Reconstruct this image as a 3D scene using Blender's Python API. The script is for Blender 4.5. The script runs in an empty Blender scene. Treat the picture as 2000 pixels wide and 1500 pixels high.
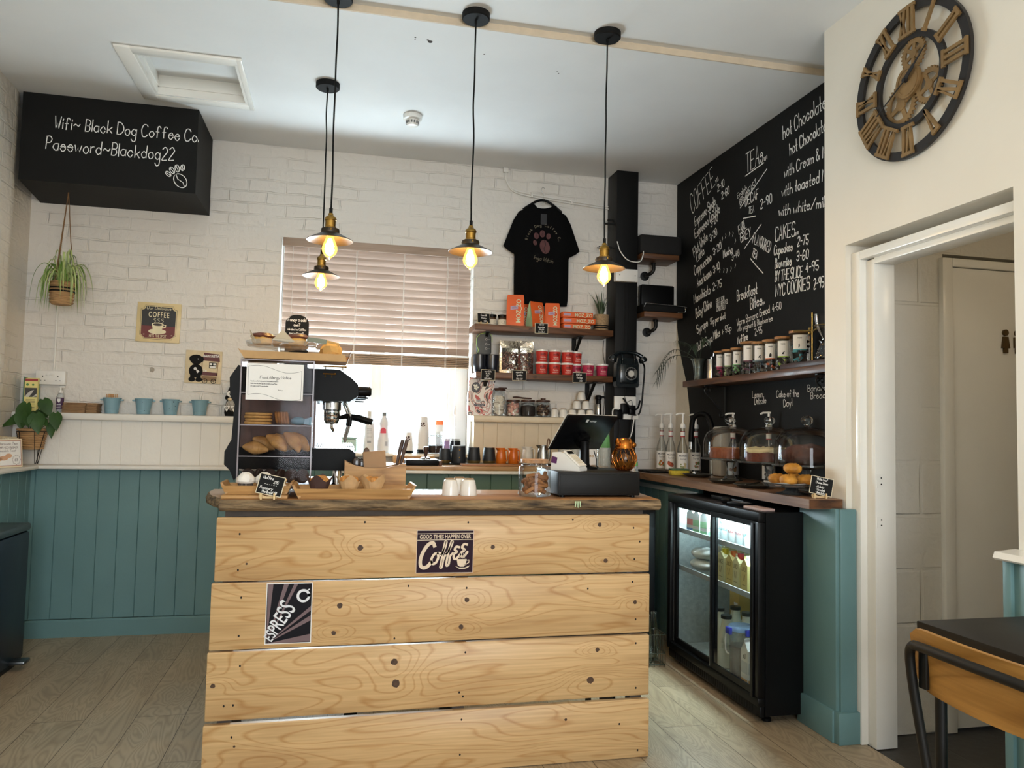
import bpy, bmesh, math, random
from mathutils import Vector, Matrix
random.seed(11)
S = bpy.context.scene
C = S.collection
PI = math.pi
R = math.radians

# --- camera, world, light, exposure
cam = bpy.data.cameras.new('camera')
cam.sensor_width = 36.0
cam.lens = 1501.5 / 2000 * 36.0
cam.clip_start = 0.02
co = bpy.data.objects.new('camera', cam)
C.objects.link(co)
co.matrix_world = Matrix(((0.97470055, -0.03313469, -0.22104509, 0.0),
                          (-0.2225171, -0.05051468, -0.97361923, 0.0),
                          (0.02109455, 0.99817351, -0.05660972, 1.23),
                          (0, 0, 0, 1)))
S.camera = co

S.view_settings.view_transform = 'Standard'
S.view_settings.look = 'None'
S.view_settings.exposure = -0.05
S.view_settings.gamma = 1.0
S.view_settings.use_curve_mapping = False
S.cycles.max_bounces = 10
S.cycles.transparent_max_bounces = 24
S.cycles.sample_clamp_indirect = 6.0
S.cycles.caustics_reflective = False
S.cycles.caustics_refractive = False

w = bpy.data.worlds.new('overcast_sky')
S.world = w
w.use_nodes = True
wn = w.node_tree.nodes
bg = wn['Background']
sky = wn.new('ShaderNodeTexSky')
sky.sky_type = 'HOSEK_WILKIE'
sky.turbidity = 8.0
sky.sun_direction = (-0.3, 0.5, 0.8)
mixw = wn.new('ShaderNodeMix')
mixw.data_type = 'RGBA'
mixw.inputs[0].default_value = 0.75
mixw.inputs[7].default_value = (0.86, 0.95, 1.0, 1)
w.node_tree.links.new(sky.outputs[0], mixw.inputs[6])
w.node_tree.links.new(mixw.outputs[2], bg.inputs[0])
bg.inputs[1].default_value = 4.0


def lamp(name, kind, loc, power, col, rot=(0, 0, 0), size=None, size_y=None, radius=0.05):
 l = bpy.data.lights.new(name, kind)
 l.energy = power
 l.color = col
 if kind == 'AREA':
  l.shape = 'RECTANGLE'
  l.size = size
  l.size_y = size_y
 else:
  l.shadow_soft_size = radius
 o = bpy.data.objects.new(name, l)
 o.location = loc
 o.rotation_euler = rot
 C.objects.link(o)
 return o


# daylight through the shop front behind the camera, through its door, and through the window over the back counter
lamp('shopfront_daylight', 'AREA', (0.55, -2.93, 1.45), 118, (0.88, 0.94, 1.0), (R(90), 0, 0), 2.3, 1.9)
lamp('back_window_daylight', 'AREA', (0.24, 5.32, 1.35), 150, (0.78, 0.91, 1.0), (R(-118), 0, 0), 1.15, 0.7)
# the warm lamps of the seating area behind the camera and the lobby bulb
for q, (lx, ly) in enumerate([(-0.9, 0.5), (0.95, 0.9), (-0.7, -1.3), (0.9, -1.2)]):
 lamp('seating_bulb', 'POINT', (lx, ly, 2.25), 9, (1.0, 0.80, 0.56), radius=0.06)
lamp('lobby_bulb', 'POINT', (2.75, 2.1, 2.1), 2.2, (1.0, 0.80, 0.55), radius=0.08)


# --- colours and materials
def lin(c):
 if isinstance(c, str):
  c = c.lstrip('#')
  c = [int(c[i:i + 2], 16) / 255 for i in (0, 2, 4)]
  c = [x / 12.92 if x <= 0.04045 else ((x + 0.055) / 1.055) ** 2.4 for x in c]
 return (c[0], c[1], c[2], 1.0)


def _mat(name):
 m = bpy.data.materials.new(name)
 m.use_nodes = True
 nt = m.node_tree
 return m, nt, nt.nodes, nt.links, nt.nodes['Principled BSDF']


def mat(name, col, rough=0.5, metal=0.0, var=0.08, scale=18.0, bump=0.0, bscale=None, stretch=(1, 1, 1), col2=None, emit=None, spec=0.5, coat=0.0):
 """Principled surface whose colour wanders a little with noise; optional noise bump."""
 m, nt, n, l, p = _mat(name)
 c = lin(col)
 p.inputs['Roughness'].default_value = rough
 p.inputs['Metallic'].default_value = metal
 p.inputs['Specular IOR Level'].default_value = spec
 p.inputs['Coat Weight'].default_value = coat
 tc = n.new('ShaderNodeTexCoord')
 mp = n.new('ShaderNodeMapping')
 mp.inputs['Scale'].default_value = stretch
 l.new(tc.outputs['Object'], mp.inputs[0])
 nz = n.new('ShaderNodeTexNoise')
 nz.inputs['Scale'].default_value = scale
 nz.inputs['Detail'].default_value = 5
 l.new(mp.outputs[0], nz.inputs[0])
 cr = n.new('ShaderNodeValToRGB')
 cr.color_ramp.elements[0].position = 0.3
 cr.color_ramp.elements[1].position = 0.7
 a = [max(0, x * (1 - var)) for x in c[:3]] + [1]
 b = lin(col2) if col2 else [min(1, x * (1 + var)) for x in c[:3]] + [1]
 cr.color_ramp.elements[0].color = a
 cr.color_ramp.elements[1].color = b
 l.new(nz.outputs[0], cr.inputs[0])
 l.new(cr.outputs[0], p.inputs['Base Color'])
 if bump:
  nb = nz
  if bscale:
   nb = n.new('ShaderNodeTexNoise')
   nb.inputs['Scale'].default_value = bscale
   nb.inputs['Detail'].default_value = 4
   l.new(mp.outputs[0], nb.inputs[0])
  bp = n.new('ShaderNodeBump')
  bp.inputs['Strength'].default_value = 1.0
  bp.inputs['Distance'].default_value = bump
  l.new(nb.outputs[0], bp.inputs['Height'])
  l.new(bp.outputs[0], p.inputs['Normal'])
 if emit:
  p.inputs['Emission Color'].default_value = lin(emit[0])
  p.inputs['Emission Strength'].default_value = emit[1]
 return m


def thin_glass(name, tint=(0.97, 0.98, 0.98), rough=0.02, gloss=1.0, film=0.0, filmcol=(0.8, 0.85, 0.85)):
 """A thin clear wall of glass or plastic: see-through with a Fresnel reflection (film adds a milky share)."""
 m, nt, n, l, p = _mat(name)
 n.remove(p)
 out = n['Material Output']
 tr = n.new('ShaderNodeBsdfTransparent')
 tr.inputs[0].default_value = (*tint, 1)
 gl = n.new('ShaderNodeBsdfGlossy')
 gl.inputs['Roughness'].default_value = rough
 fr = n.new('ShaderNodeFresnel')
 fr.inputs[0].default_value = 1.5
 nz = n.new('ShaderNodeTexNoise')
 nz.inputs['Scale'].default_value = 30
 mu = n.new('ShaderNodeMath')
 mu.operation = 'MULTIPLY'
 mu.inputs[1].default_value = gloss
 l.new(fr.outputs[0], mu.inputs[0])
 mx = n.new('ShaderNodeMixShader')
 l.new(mu.outputs[0], mx.inputs[0])
 l.new(tr.outputs[0], mx.inputs[1])
 l.new(gl.outputs[0], mx.inputs[2])
 last = mx
 if film:
  df = n.new('ShaderNodeBsdfDiffuse')
  df.inputs[0].default_value = (*filmcol, 1)
  m2 = n.new('ShaderNodeMixShader')
  ma = n.new('ShaderNodeMath')
  ma.operation = 'MULTIPLY'
  ma.inputs[1].default_value = film * 2
  l.new(nz.outputs[0], ma.inputs[0])
  l.new(ma.outputs[0], m2.inputs[0])
  l.new(mx.outputs[0], m2.inputs[1])
  l.new(df.outputs[0], m2.inputs[2])
  last = m2
 l.new(last.outputs[0], out.inputs[0])
 return m


def solid_glass(name, col=(1, 1, 1), rough=0.0, ior=1.45):
 m, nt, n, l, p = _mat(name)
 p.inputs['Base Color'].default_value = (*col, 1)
 p.inputs['Transmission Weight'].default_value = 1.0
 p.inputs['Roughness'].default_value = rough
 p.inputs['IOR'].default_value = ior
 return m


def brick_mat(name, axis, col, bw=0.225, bh=0.075, mortar=0.007, dist=0.008, rough=0.45, wob=0.022):
 """Thickly painted masonry: one paint colour over bricks that only the relief shows."""
 m, nt, n, l, p = _mat(name)
 tc = n.new('ShaderNodeTexCoord')
 sp = n.new('ShaderNodeSeparateXYZ')
 l.new(tc.outputs['Object'], sp.inputs[0])
 cb = n.new('ShaderNodeCombineXYZ')
 l.new(sp.outputs[axis], cb.inputs[0])
 l.new(sp.outputs[2], cb.inputs[1])
 nz = n.new('ShaderNodeTexNoise')
 nz.inputs['Scale'].default_value = 5.0
 nz.inputs['Detail'].default_value = 6
 l.new(tc.outputs['Object'], nz.inputs[0])
 vm = n.new('ShaderNodeVectorMath')
 vm.operation = 'MULTIPLY_ADD'
 vm.inputs[1].default_value = (wob * 2, wob * 2, 0)
 l.new(nz.outputs['Color'], vm.inputs[0])
 l.new(cb.outputs[0], vm.inputs[2])
 bt = n.new('ShaderNodeTexBrick')
 bt.inputs['Scale'].default_value = 1.0
 bt.inputs['Brick Width'].default_value = bw
 bt.inputs['Row Height'].default_value = bh
 bt.inputs['Mortar Size'].default_value = mortar
 bt.inputs['Mortar Smooth'].default_value = 0.6
 l.new(vm.outputs[0], bt.inputs['Vector'])
 n2 = n.new('ShaderNodeTexNoise')
 n2.inputs['Scale'].default_value = 26
 n2.inputs['Detail'].default_value = 6
 l.new(tc.outputs['Object'], n2.inputs[0])
 n3 = n.new('ShaderNodeTexNoise')
 n3.inputs['Scale'].default_value = 3.2
 n3.inputs['Detail'].default_value = 3
 l.new(tc.outputs['Object'], n3.inputs[0])
 # joints come and go under the paint
 rr = n.new('ShaderNodeMapRange')
 rr.inputs[1].default_value = 0.40
 rr.inputs[2].default_value = 0.66
 l.new(n3.outputs[0], rr.inputs[0])
 mm = n.new('ShaderNodeMath')
 mm.operation = 'MULTIPLY'
 l.new(bt.outputs['Fac'], mm.inputs[0])
 l.new(rr.outputs[0], mm.inputs[1])
 hh = n.new('ShaderNodeMath')
 hh.operation = 'MULTIPLY_ADD'
 hh.inputs[1].default_value = -0.8
 l.new(mm.outputs[0], hh.inputs[0])
 l.new(n2.outputs[0], hh.inputs[2])
 bp = n.new('ShaderNodeBump')
 bp.inputs['Strength'].default_value = 0.9
 bp.inputs['Distance'].default_value = dist
 l.new(hh.outputs[0], bp.inputs['Height'])
 l.new(bp.outputs[0], p.inputs['Normal'])
 cr = n.new('ShaderNodeValToRGB')
 c = lin(col)
 cr.color_ramp.elements[0].color = [x * 0.93 for x in c[:3]] + [1]
 cr.color_ramp.elements[1].color = c
 l.new(n3.outputs[0], cr.inputs[0])
 l.new(cr.outputs[0], p.inputs['Base Color'])
 p.inputs['Roughness'].default_value = rough
 return m


def wood_mat(name, c1, c2, axis=0, scale=1.0, rough=0.5, rings=7.0, dist=4.0, bump=0.0006, c3=None, coat=0.0):
 """Sawn timber, grain running along the given axis."""
 m, nt, n, l, p = _mat(name)
 tc = n.new('ShaderNodeTexCoord')
 oi = n.new('ShaderNodeObjectInfo')
 ad = n.new('ShaderNodeVectorMath')
 ad.operation = 'MULTIPLY_ADD'
 ad.inputs[1].default_value = (3.1, 5.7, 2.3)
 l.new(oi.outputs['Random'], ad.inputs[0])
 l.new(tc.outputs['Object'], ad.inputs[2])
 mp = n.new('ShaderNodeMapping')
 st = [1.0, 1.0, 1.0]
 st[axis] = 0.16
 mp.inputs['Scale'].default_value = [s * scale for s in st]
 l.new(ad.outputs[0], mp.inputs[0])
 nz = n.new('ShaderNodeTexNoise')
 nz.inputs['Scale'].default_value = 3.2
 nz.inputs['Detail'].default_value = 2
 nz.inputs['Distortion'].default_value = 0.6
 l.new(mp.outputs[0], nz.inputs[0])
 mu = n.new('ShaderNodeMath')
 mu.operation = 'MULTIPLY'
 mu.inputs[1].default_value = rings * 2
 l.new(nz.outputs[0], mu.inputs[0])
 fr = n.new('ShaderNodeMath')
 fr.operation = 'PINGPONG'
 fr.inputs[1].default_value = 0.5
 l.new(mu.outputs[0], fr.inputs[0])
 mp2 = n.new('ShaderNodeMapping')
 st2 = [26.0, 26.0, 26.0]
 st2[axis] = 0.9
 mp2.inputs['Scale'].default_value = [s * scale for s in st2]
 l.new(ad.outputs[0], mp2.inputs[0])
 fine = n.new('ShaderNodeTexNoise')
 fine.inputs['Scale'].default_value = 3.0
 fine.inputs['Detail'].default_value = 4
 l.new(mp2.outputs[0], fine.inputs[0])
 cr = n.new('ShaderNodeValToRGB')
 cr.color_ramp.elements[0].position = 0.0
 cr.color_ramp.elements[0].color = lin(c2)
 cr.color_ramp.elements[1].position = 0.55
 cr.color_ramp.elements[1].color = lin(c1)
 e = cr.color_ramp.elements.new(0.2)
 e.color = [(a + b * 2) / 3 for a, b in zip(lin(c2), lin(c1))]
 l.new(fr.outputs[0], cr.inputs[0])
 mx = n.new('ShaderNodeMix')
 mx.data_type = 'RGBA'
 mx.blend_type = 'MULTIPLY'
 mx.inputs[0].default_value = 0.5
 cf = n.new('ShaderNodeValToRGB')
 cf.color_ramp.elements[0].position = 0.3
 cf.color_ramp.elements[0].color = lin(c3) if c3 else (0.55, 0.5, 0.45, 1)
 cf.color_ramp.elements[1].position = 0.65
 cf.color_ramp.elements[1].color = (1, 1, 1, 1)
 l.new(fine.outputs[0], cf.inputs[0])
 l.new(cr.outputs[0], mx.inputs[6])
 l.new(cf.outputs[0], mx.inputs[7])
 l.new(mx.outputs[2], p.inputs['Base Color'])
 p.inputs['Roughness'].default_value = rough
 p.inputs['Coat Weight'].default_value = coat
 bp = n.new('ShaderNodeBump')
 bp.inputs['Distance'].default_value = bump
 l.new(fine.outputs[0], bp.inputs['Height'])
 l.new(bp.outputs[0], p.inputs['Normal'])
 return m


# --- mesh building
def catmull(pts, n=6, closed=False):
 P = [Vector(p) for p in pts]
 if len(P) < 3:
  return P
 out = []
 L = len(P)
 rng = range(L if closed else L - 1)
 for i in rng:
  if closed:
   a, b, c, d = P[i - 1], P[i], P[(i + 1) % L], P[(i + 2) % L]
  else:
   b, c = P[i], P[i + 1]
   a = P[i - 1] if i else b * 2 - c
   d = P[i + 2] if i + 2 < L else c * 2 - b
  for k in range(n):
   t = k / n
   out.append(0.5 * ((2 * b) + (c - a) * t + (2 * a - 5 * b + 4 * c - d) * t * t + (3 * b - a - 3 * c + d) * t ** 3))
 if not closed:
  out.append(P[-1])
 return out


class B:
 """Collects shapes; obj() links them as one mesh object. k is the material slot of what is added next."""

 def __init__(s):
  s.v, s.f, s.m, s.k = [], [], [], 0

 def add(s, vs, fs):
  o = len(s.v)
  s.v += [Vector(v) for v in vs]
  for f in fs:
   s.f.append([o + i for i in f])
   s.m.append(s.k)
  return s

 def xf(s, start, M):
  for i in range(start, len(s.v)):
   s.v[i] = M @ s.v[i]
  return s

 def box(s, x0, x1, y0, y1, z0, z1, bev=0.0, seg=2):
  if bev <= 0:
   return s.add([(x0, y0, z0), (x1, y0, z0), (x1, y1, z0), (x0, y1, z0), (x0, y0, z1), (x1, y0, z1), (x1, y1, z1), (x0, y1, z1)],
                         [(0, 3, 2, 1), (4, 5, 6, 7), (0, 1, 5, 4), (1, 2, 6, 5), (2, 3, 7, 6), (3, 0, 4, 7)])
  t = bmesh.new()
  bmesh.ops.create_cube(t, size=1.0)
  for v in t.verts:
   v.co = Vector((x0 + (v.co.x + 0.5) * (x1 - x0), y0 + (v.co.y + 0.5) * (y1 - y0), z0 + (v.co.z + 0.5) * (z1 - z0)))
  bev = min(bev, 0.49 * min(x1 - x0, y1 - y0, z1 - z0))
  bmesh.ops.bevel(t, geom=t.edges[:], offset=bev, segments=seg, profile=0.5, affect='EDGES')
  t.verts.index_update()
  s.add([v.co.copy() for v in t.verts], [[v.index for v in f.verts] for f in t.faces])
  t.free()
  return s

 def prism(s, poly, axis, a, b):
  """A closed outline in the two other axes (x,y | x,z | y,z), run along axis from a to b."""
  n = len(poly)

  def P(q, h):
   return {'z': (q[0], q[1], h), 'y': (q[0], h, q[1]), 'x': (h, q[0], q[1])}[axis]
  vs = [P(q, a) for q in poly] + [P(q, b) for q in poly]
  fs = [tuple(range(n))[::-1], tuple(range(n, 2 * n))] + [(i, (i + 1) % n, n + (i + 1) % n, n + i) for i in range(n)]
  return s.add(vs, fs)

 def lathe(s, prof, seg=24, c=(0, 0, 0), axis='z', a0=0.0, a1=2 * PI, sx=1.0, sy=1.0):
  full = abs(a1 - a0 - 2 * PI) < 1e-6
  n = seg if full else seg + 1
  vs, idx = [], []
  for r, h in prof:
   ring = []
   if r < 1e-6:
    vs.append((0, 0, h))
    ring = [len(vs) - 1] * n
   else:
    for k in range(n):
     t = a0 + (a1 - a0) * k / seg
     vs.append((r * math.cos(t) * sx, r * math.sin(t) * sy, h))
     ring.append(len(vs) - 1)
   idx.append(ring)
  fs = []
  for i in range(len(idx) - 1):
   for k in range(seg):
    q = [idx[i][k], idx[i][(k + 1) % n], idx[i + 1][(k + 1) % n], idx[i + 1][k]]
    u = []
    for x in q:
     if x not in u:
      u.append(x)
    if len(u) > 2:
     fs.append(u)
  out = []
  for x, y, z in vs:
   p = {'z': (x, y, z), 'y': (x, -z, y), 'x': (z, x, y)}[axis]
   if axis == 'y':
    p = (x, z, -y)
   out.append((p[0] + c[0], p[1] + c[1], p[2] + c[2]))
  return s.add(out, fs)

 def cyl(s, c, r, h, seg=20, axis='z', bev=0.0):
  pr = [(0, 0), (r - bev, 0), (r, bev), (r, h - bev), (r - bev, h), (0, h)] if bev else [(0, 0), (r, 0), (r, h), (0, h)]
  return s.lathe(pr, seg, c, axis)

 def ball(s, c, r, seg=14, rings=8):
  if not isinstance(r, (tuple, list)):
   r = (r, r, r)
  vs = [(c[0], c[1], c[2] - r[2])]
  for i in range(1, rings):
   p = -PI / 2 + PI * i / rings
   for k in range(seg):
    t = 2 * PI * k / seg
    vs.append((c[0] + r[0] * math.cos(p) * math.cos(t), c[1] + r[1] * math.cos(p) * math.sin(t), c[2] + r[2] * math.sin(p)))
  vs.append((c[0], c[1], c[2] + r[2]))
  fs = [(0, 1 + (k + 1) % seg, 1 + k) for k in range(seg)]
  for i in range(rings - 2):
   a = 1 + i * seg
   fs += [(a + k, a + (k + 1) % seg, a + seg + (k + 1) % seg, a + seg + k) for k in range(seg)]
  a = 1 + (rings - 2) * seg
  fs += [(a + k, a + (k + 1) % seg, len(vs) - 1) for k in range(seg)]
  return s.add(vs, fs)

 def tube(s, pts, r, seg=8, closed=False, smooth=0):
  P = catmull(pts, smooth, closed) if smooth else [Vector(p) for p in pts]
  n = len(P)
  rad = r if isinstance(r, (list, tuple)) else [r] * n
  if len(rad) != n:
   rad = [rad[0] + (rad[-1] - rad[0]) * i / (n - 1) for i in range(n)]
  T = []
  for i in range(n):
   a = P[i - 1] if (i or closed) else P[i]
   b = P[(i + 1) % n] if (i < n - 1 or closed) else P[i]
   d = b - a
   T.append(d.normalized() if d.length > 1e-9 else Vector((0, 0, 1)))
  u = T[0].orthogonal().normalized()
  vs = []
  for i in range(n):
   u = (u - T[i] * u.dot(T[i]))
   u = u.normalized() if u.length > 1e-6 else T[i].orthogonal().normalized()
   w_ = T[i].cross(u)
   for k in range(seg):
    t = 2 * PI * k / seg
    vs.append(P[i] + (u * math.cos(t) + w_ * math.sin(t)) * rad[i])
  fs = []
  for i in range(n if closed else n - 1):
   a, b = i * seg, ((i + 1) % n) * seg
   fs += [(a + k, a + (k + 1) % seg, b + (k + 1) % seg, b + k) for k in range(seg)]
  if not closed:
   fs += [tuple(range(seg))[::-1], tuple(range((n - 1) * seg, n * seg))]
  return s.add(vs, fs)

 def strip(s, pts, w, u, v, o, off=0.0):
  """A flat ribbon drawn through 2-D points in the plane o + x*u + y*v."""
  P = [Vector((p[0], p[1])) for p in pts]
  n = len(P)
  if n < 2:
   return s
  vs = []
  for i in range(n):
   d = (P[min(i + 1, n - 1)] - P[max(i - 1, 0)])
   d = d.normalized() if d.length > 1e-9 else Vector((1, 0))
   nn = Vector((-d.y, d.x)) * w / 2
   e = d * (w * 0.35) * (-1 if i == 0 else 1 if i == n - 1 else 0)
   for q in (P[i] + nn + e, P[i] - nn + e):
    vs.append(o + u * q.x + v * q.y)
  return s.add(vs, [(2 * i, 2 * i + 1, 2 * i + 3, 2 * i + 2) for i in range(n - 1)])

 def poly(s, pts, u, v, o):
  return s.add([o + u * p[0] + v * p[1] for p in pts], [tuple(range(len(pts)))])

 def leaf(s, pts, w, side, fold=0.25, up=Vector((0, 0, 1))):
  """A tapering leaf blade along a curve."""
  P = catmull(pts, 5)
  n = len(P)
  vs = []
  for i in range(n):
   t = i / (n - 1)
   ww = w * (math.sin(PI * min(1, 0.12 + t * 0.88)) ** 0.7) if side != 'grass' else w * (1 - t) ** 0.6 * (0.6 + 0.4 * math.sin(PI * t))
   d = (P[min(i + 1, n - 1)] - P[max(i - 1, 0)]).normalized()
   x = d.cross(up)
   x = x.normalized() if x.length > 1e-4 else Vector((1, 0, 0))
   nn = x.cross(d)
   vs += [P[i] - x * ww / 2 + nn * ww * fold, P[i], P[i] + x * ww / 2 + nn * ww * fold]
  fs = []
  for i in range(n - 1):
   a = 3 * i
   fs += [(a, a + 1, a + 4, a + 3), (a + 1, a + 2, a + 5, a + 4)]
  return s.add(vs, fs)


X3, Y3, Z3 = Vector((1, 0, 0)), Vector((0, 1, 0)), Vector((0, 0, 1))


def obj(name, b, mats, parent=None, loc=None, rotz=0.0, rot=None, sharp=38):
 me = bpy.data.meshes.new(name)
 me.from_pydata(b.v, [], b.f)
 for m in (mats if isinstance(mats, (list, tuple)) else [mats]):
  me.materials.append(m)
 me.polygons.foreach_set('material_index', b.m)
 me.polygons.foreach_set('use_smooth', [True] * len(b.f))
 me.update()
 bm = bmesh.new()
 bm.from_mesh(me)
 bmesh.ops.recalc_face_normals(bm, faces=bm.faces[:])
 bm.to_mesh(me)
 bm.free()
 try:
  me.set_sharp_from_angle(angle=R(sharp))
 except Exception:
  pass
 o = bpy.data.objects.new(name, me)
 if loc is not None:
  o.location = loc
 o.rotation_euler = rot if rot else (0, 0, rotz)
 C.objects.link(o)
 if parent:
  o.parent = parent
 return o


def tag(o, label, cat, group=None):
 o['label'] = label
 o['category'] = cat
 if group:
  o['group'] = group
 return o


def thing(name, label, cat, loc=(0, 0, 0), rotz=0.0, group=None):
 o = bpy.data.objects.new(name, None)
 o.empty_display_size = 0.02
 o.location = loc
 o.rotation_euler = (0, 0, rotz)
 C.objects.link(o)
 return tag(o, label, cat, group)


def struct(name, b, m, parent=None):
 o = obj(name, b, m, parent)
 if not parent:
  o['kind'] = 'structure'
 return o


def copy_of(root, loc, rotz=0.0, label=None, mats=None):
 """A copy of a thing, its parts and their sub-parts (mesh data shared). mats: {part name: material} for a copy in another colour."""
 def cp(o, par):
  c = o.copy()
  base = o.name.split('.')[0]
  if mats and base in mats and c.data:
   c.data = o.data.copy()
   c.data.materials[0] = mats[base]
  C.objects.link(c)
  c.parent = par
  for ch in kids.get(o.name, []):
   cp(ch, c)
  return c
 kids = {}
 for o in C.objects:
  if o.parent:
   kids.setdefault(o.parent.name, []).append(o)
 r = cp(root, None)
 r.location = loc
 r.rotation_euler = (0, 0, rotz)
 if label:
  r['label'] = label
 return r


# --- handwriting (single strokes) and printed letters
GL = {}
for _row in '''A 032943,1535|B 0309,092938372606,062635342303|C 4839190705133344|D 0309,092947452303|E 49090343,0636|F 490903,0636|G 483919070513334446,4626
H 0903,4943,0646|I 0903|J 4944331304|K 0903,4906,1743|L 090343|M 0309254943|N 03094349|O 190705133345473919|P 0309,092938372606|Q 190705133345473919,2543
R 0309,092938372606,2643|S 483919080716364544331304|T 0949,2923|U 090513334549|V 092349|W 0913263349|X 0943,4903|Y 0926,492623|Z 09490343
a 36160504132334,3633|b 0903,0516263534231304|c 3526160504132334|d 3933,3526160504132334|e 05353526160504132334|f 38291813,0626|g 3631201001,3526160504132334
h 0903,0516263533|i 0603,0708|j 16111001,1718|k 0903,3604,1533|l 0903|m 0603,05162523,25364543|n 0603,0516263533|o 160504132334352616|p 0600,0516263534231304
q 3630,3526160504132334|r 0603,051626|s 352616052534231304|t 19141323,0626|u 0604132334,3633|v 062346|w 0613253346|x 0633,3603|y 0623,4611|z 06360333
0 190804132334382919|1 071913|2 08192938370333|3 08192938372616,263534231304|4 290535,2723|5 390906263534231304|6 3829190604132334352605|7 093913
8 16070819293837261605041323343526|9 37261607081929383723|. 0304|, 0402|- 0626|+ 0535,1713|! 0905,0403|? 08192938371615,1413|' 0907|& 4308192805132345|/ 0349|~ 05163546|: 0304,0607
£ 382918130343,0626'''.replace('\n', '|').split('|'):
 _k, _d = _row.split(' ', 1)
 GL[_k] = [[(int(q[i]), int(q[i + 1])) for i in range(0, len(q), 2)] for q in _d.split(',')]
_ANG = set('AEFHIKLMNTVWXYZkvwxyzilt1470/')


def hand_width(t, h):
 return sum((2.2 if ch == ' ' else max(p[0] for q in GL.get(ch, [[(2, 3)]]) for p in q) + 1.4) for ch in t) * h / 6


def hand(b, t, o, u, v, h, w=0.006, align='l', sx=1.0, slant=0.0, jit=0.12, rot=0.0):
 """Chalk-pen handwriting: o the start (or middle) of the baseline, u along it, v up, h the height of a capital."""
 o, u, v = Vector(o), Vector(u), Vector(v)
 if rot:
  u, v = u * math.cos(rot) + v * math.sin(rot), v * math.cos(rot) - u * math.sin(rot)
 k = h / 6
 W = hand_width(t, h) * sx
 x = -W / 2 if align == 'c' else -W if align == 'r' else 0.0
 rnd = random.Random(len(t) * 31 + sum(map(ord, t)))
 for ch in t:
  if ch == ' ' or ch not in GL:
   x += 2.2 * k * sx
   continue
  adv = max(p[0] for q in GL[ch] for p in q) + 1.4
  dy = rnd.uniform(-jit, jit) * k * 2
  for q in GL[ch]:
   pts = [((px + rnd.uniform(-jit, jit)), (py - 3 + rnd.uniform(-jit, jit))) for px, py in q]
   if len(pts) >= 4 and ch not in _ANG:
    pts = [(p[0], p[1]) for p in catmull([(p[0], p[1], 0) for p in pts], 4)]
   b.strip([(x + p[0] * k * sx + p[1] * k * slant, dy + p[1] * k) for p in pts], w, u, v, o)
  x += adv * k * sx
 return W


_FONTCACHE = {}


def letters(b, t, o, u, v, h, align='c', bold=0.0, sx=1.0, sp=1.0, shear=0.0, rot=0.0):
 """Printed letters, filled flat; h the height of a capital, o the (middle of the) baseline."""
 o, u, v = Vector(o), Vector(u), Vector(v)
 if rot:
  u, v = u * math.cos(rot) + v * math.sin(rot), v * math.cos(rot) - u * math.sin(rot)
 key = (t, bold, sp, shear)
 if key not in _FONTCACHE:
  cu = bpy.data.curves.new('letters', 'FONT')
  cu.body = t
  cu.size = 1.0
  cu.offset = bold
  cu.space_character = sp
  cu.shear = shear
  cu.resolution_u = 3
  ob = bpy.data.objects.new('letters', cu)
  C.objects.link(ob)
  bpy.context.view_layer.update()
  me = bpy.data.meshes.new_from_object(ob.evaluated_get(bpy.context.evaluated_depsgraph_get()))
  _FONTCACHE[key] = ([(q.co.x, q.co.y) for q in me.vertices], [tuple(f.vertices) for f in me.polygons])
  bpy.data.objects.remove(ob)
  bpy.data.curves.remove(cu)
  bpy.data.meshes.remove(me)
 vs, fs = _FONTCACHE[key]
 if not vs:
  return 0
 k = h / 0.69
 x0, x1 = min(p[0] for p in vs), max(p[0] for p in vs)
 sh = -(x0 + x1) / 2 if align == 'c' else -x0 if align == 'l' else -x1
 b.add([o + u * ((p[0] + sh) * k * sx) + v * (p[1] * k) for p in vs], fs)
 return (x1 - x0) * k * sx


def circle(cx, cy, r, n=20, ry=None, rot=0.0):
 ry = ry or r
 out = []
 for i in range(n):
  t = 2 * PI * i / n
  x, y = r * math.cos(t), ry * math.sin(t)
  out.append((cx + x * math.cos(rot) - y * math.sin(rot), cy + x * math.sin(rot) + y * math.cos(rot)))
 return out


def grooved(b, a0, a1, z0, z1, face, back, pitch, horiz='x', groove=0.006, depth=0.005, start=None):
 """Tongue-and-groove boarding: boards of the given pitch with V joints, face towards the room."""
 pts = []
 x = a0 if start is None else start
 pts.append((a0, face))
 sgn = 1 if back > face else -1
 while x < a1 - 0.02:
  if x > a0 + 0.01:
   pts += [(x - groove / 2, face), (x, face + sgn * depth), (x + groove / 2, face)]
  x += pitch
 pts += [(a1, face), (a1, back), (a0, back)]
 if horiz == 'x':
  b.prism(pts, 'z', z0, z1)
 else:
  b.prism([(q[1], q[0]) for q in pts], 'z', z0, z1)
 return b

# --- shared materials
M_white = mat('white_paint', '#e6e3dc', 0.45, var=0.03, scale=4, bump=0.0012, bscale=60)
M_ceil = mat('ceiling_paint', '#e2e3e2', 0.8, var=0.03, scale=2.5, bump=0.002, bscale=9)
M_plaster = mat('cream_plaster', '#e3ddd0', 0.55, var=0.03, scale=3, bump=0.0015, bscale=14)
M_brick = brick_mat('painted_brick', 0, '#e2ddd5')
M_brickL = brick_mat('painted_brick_side', 1, '#e2dbcf')
M_block = brick_mat('painted_blockwork', 0, '#d9d6cd', bw=0.44, bh=0.225, mortar=0.010, dist=0.008, wob=0.004)
M_rough = mat('rough_plaster', '#dcd4c3', 0.5, var=0.05, scale=6, bump=0.02, bscale=14)
M_gloss = mat('white_gloss', '#ebe9e2', 0.22, var=0.02, scale=5, bump=0.0006, bscale=30)
M_teal = mat('teal_paint', '#66898b', 0.42, var=0.04, scale=5, bump=0.0005, bscale=80)
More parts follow.
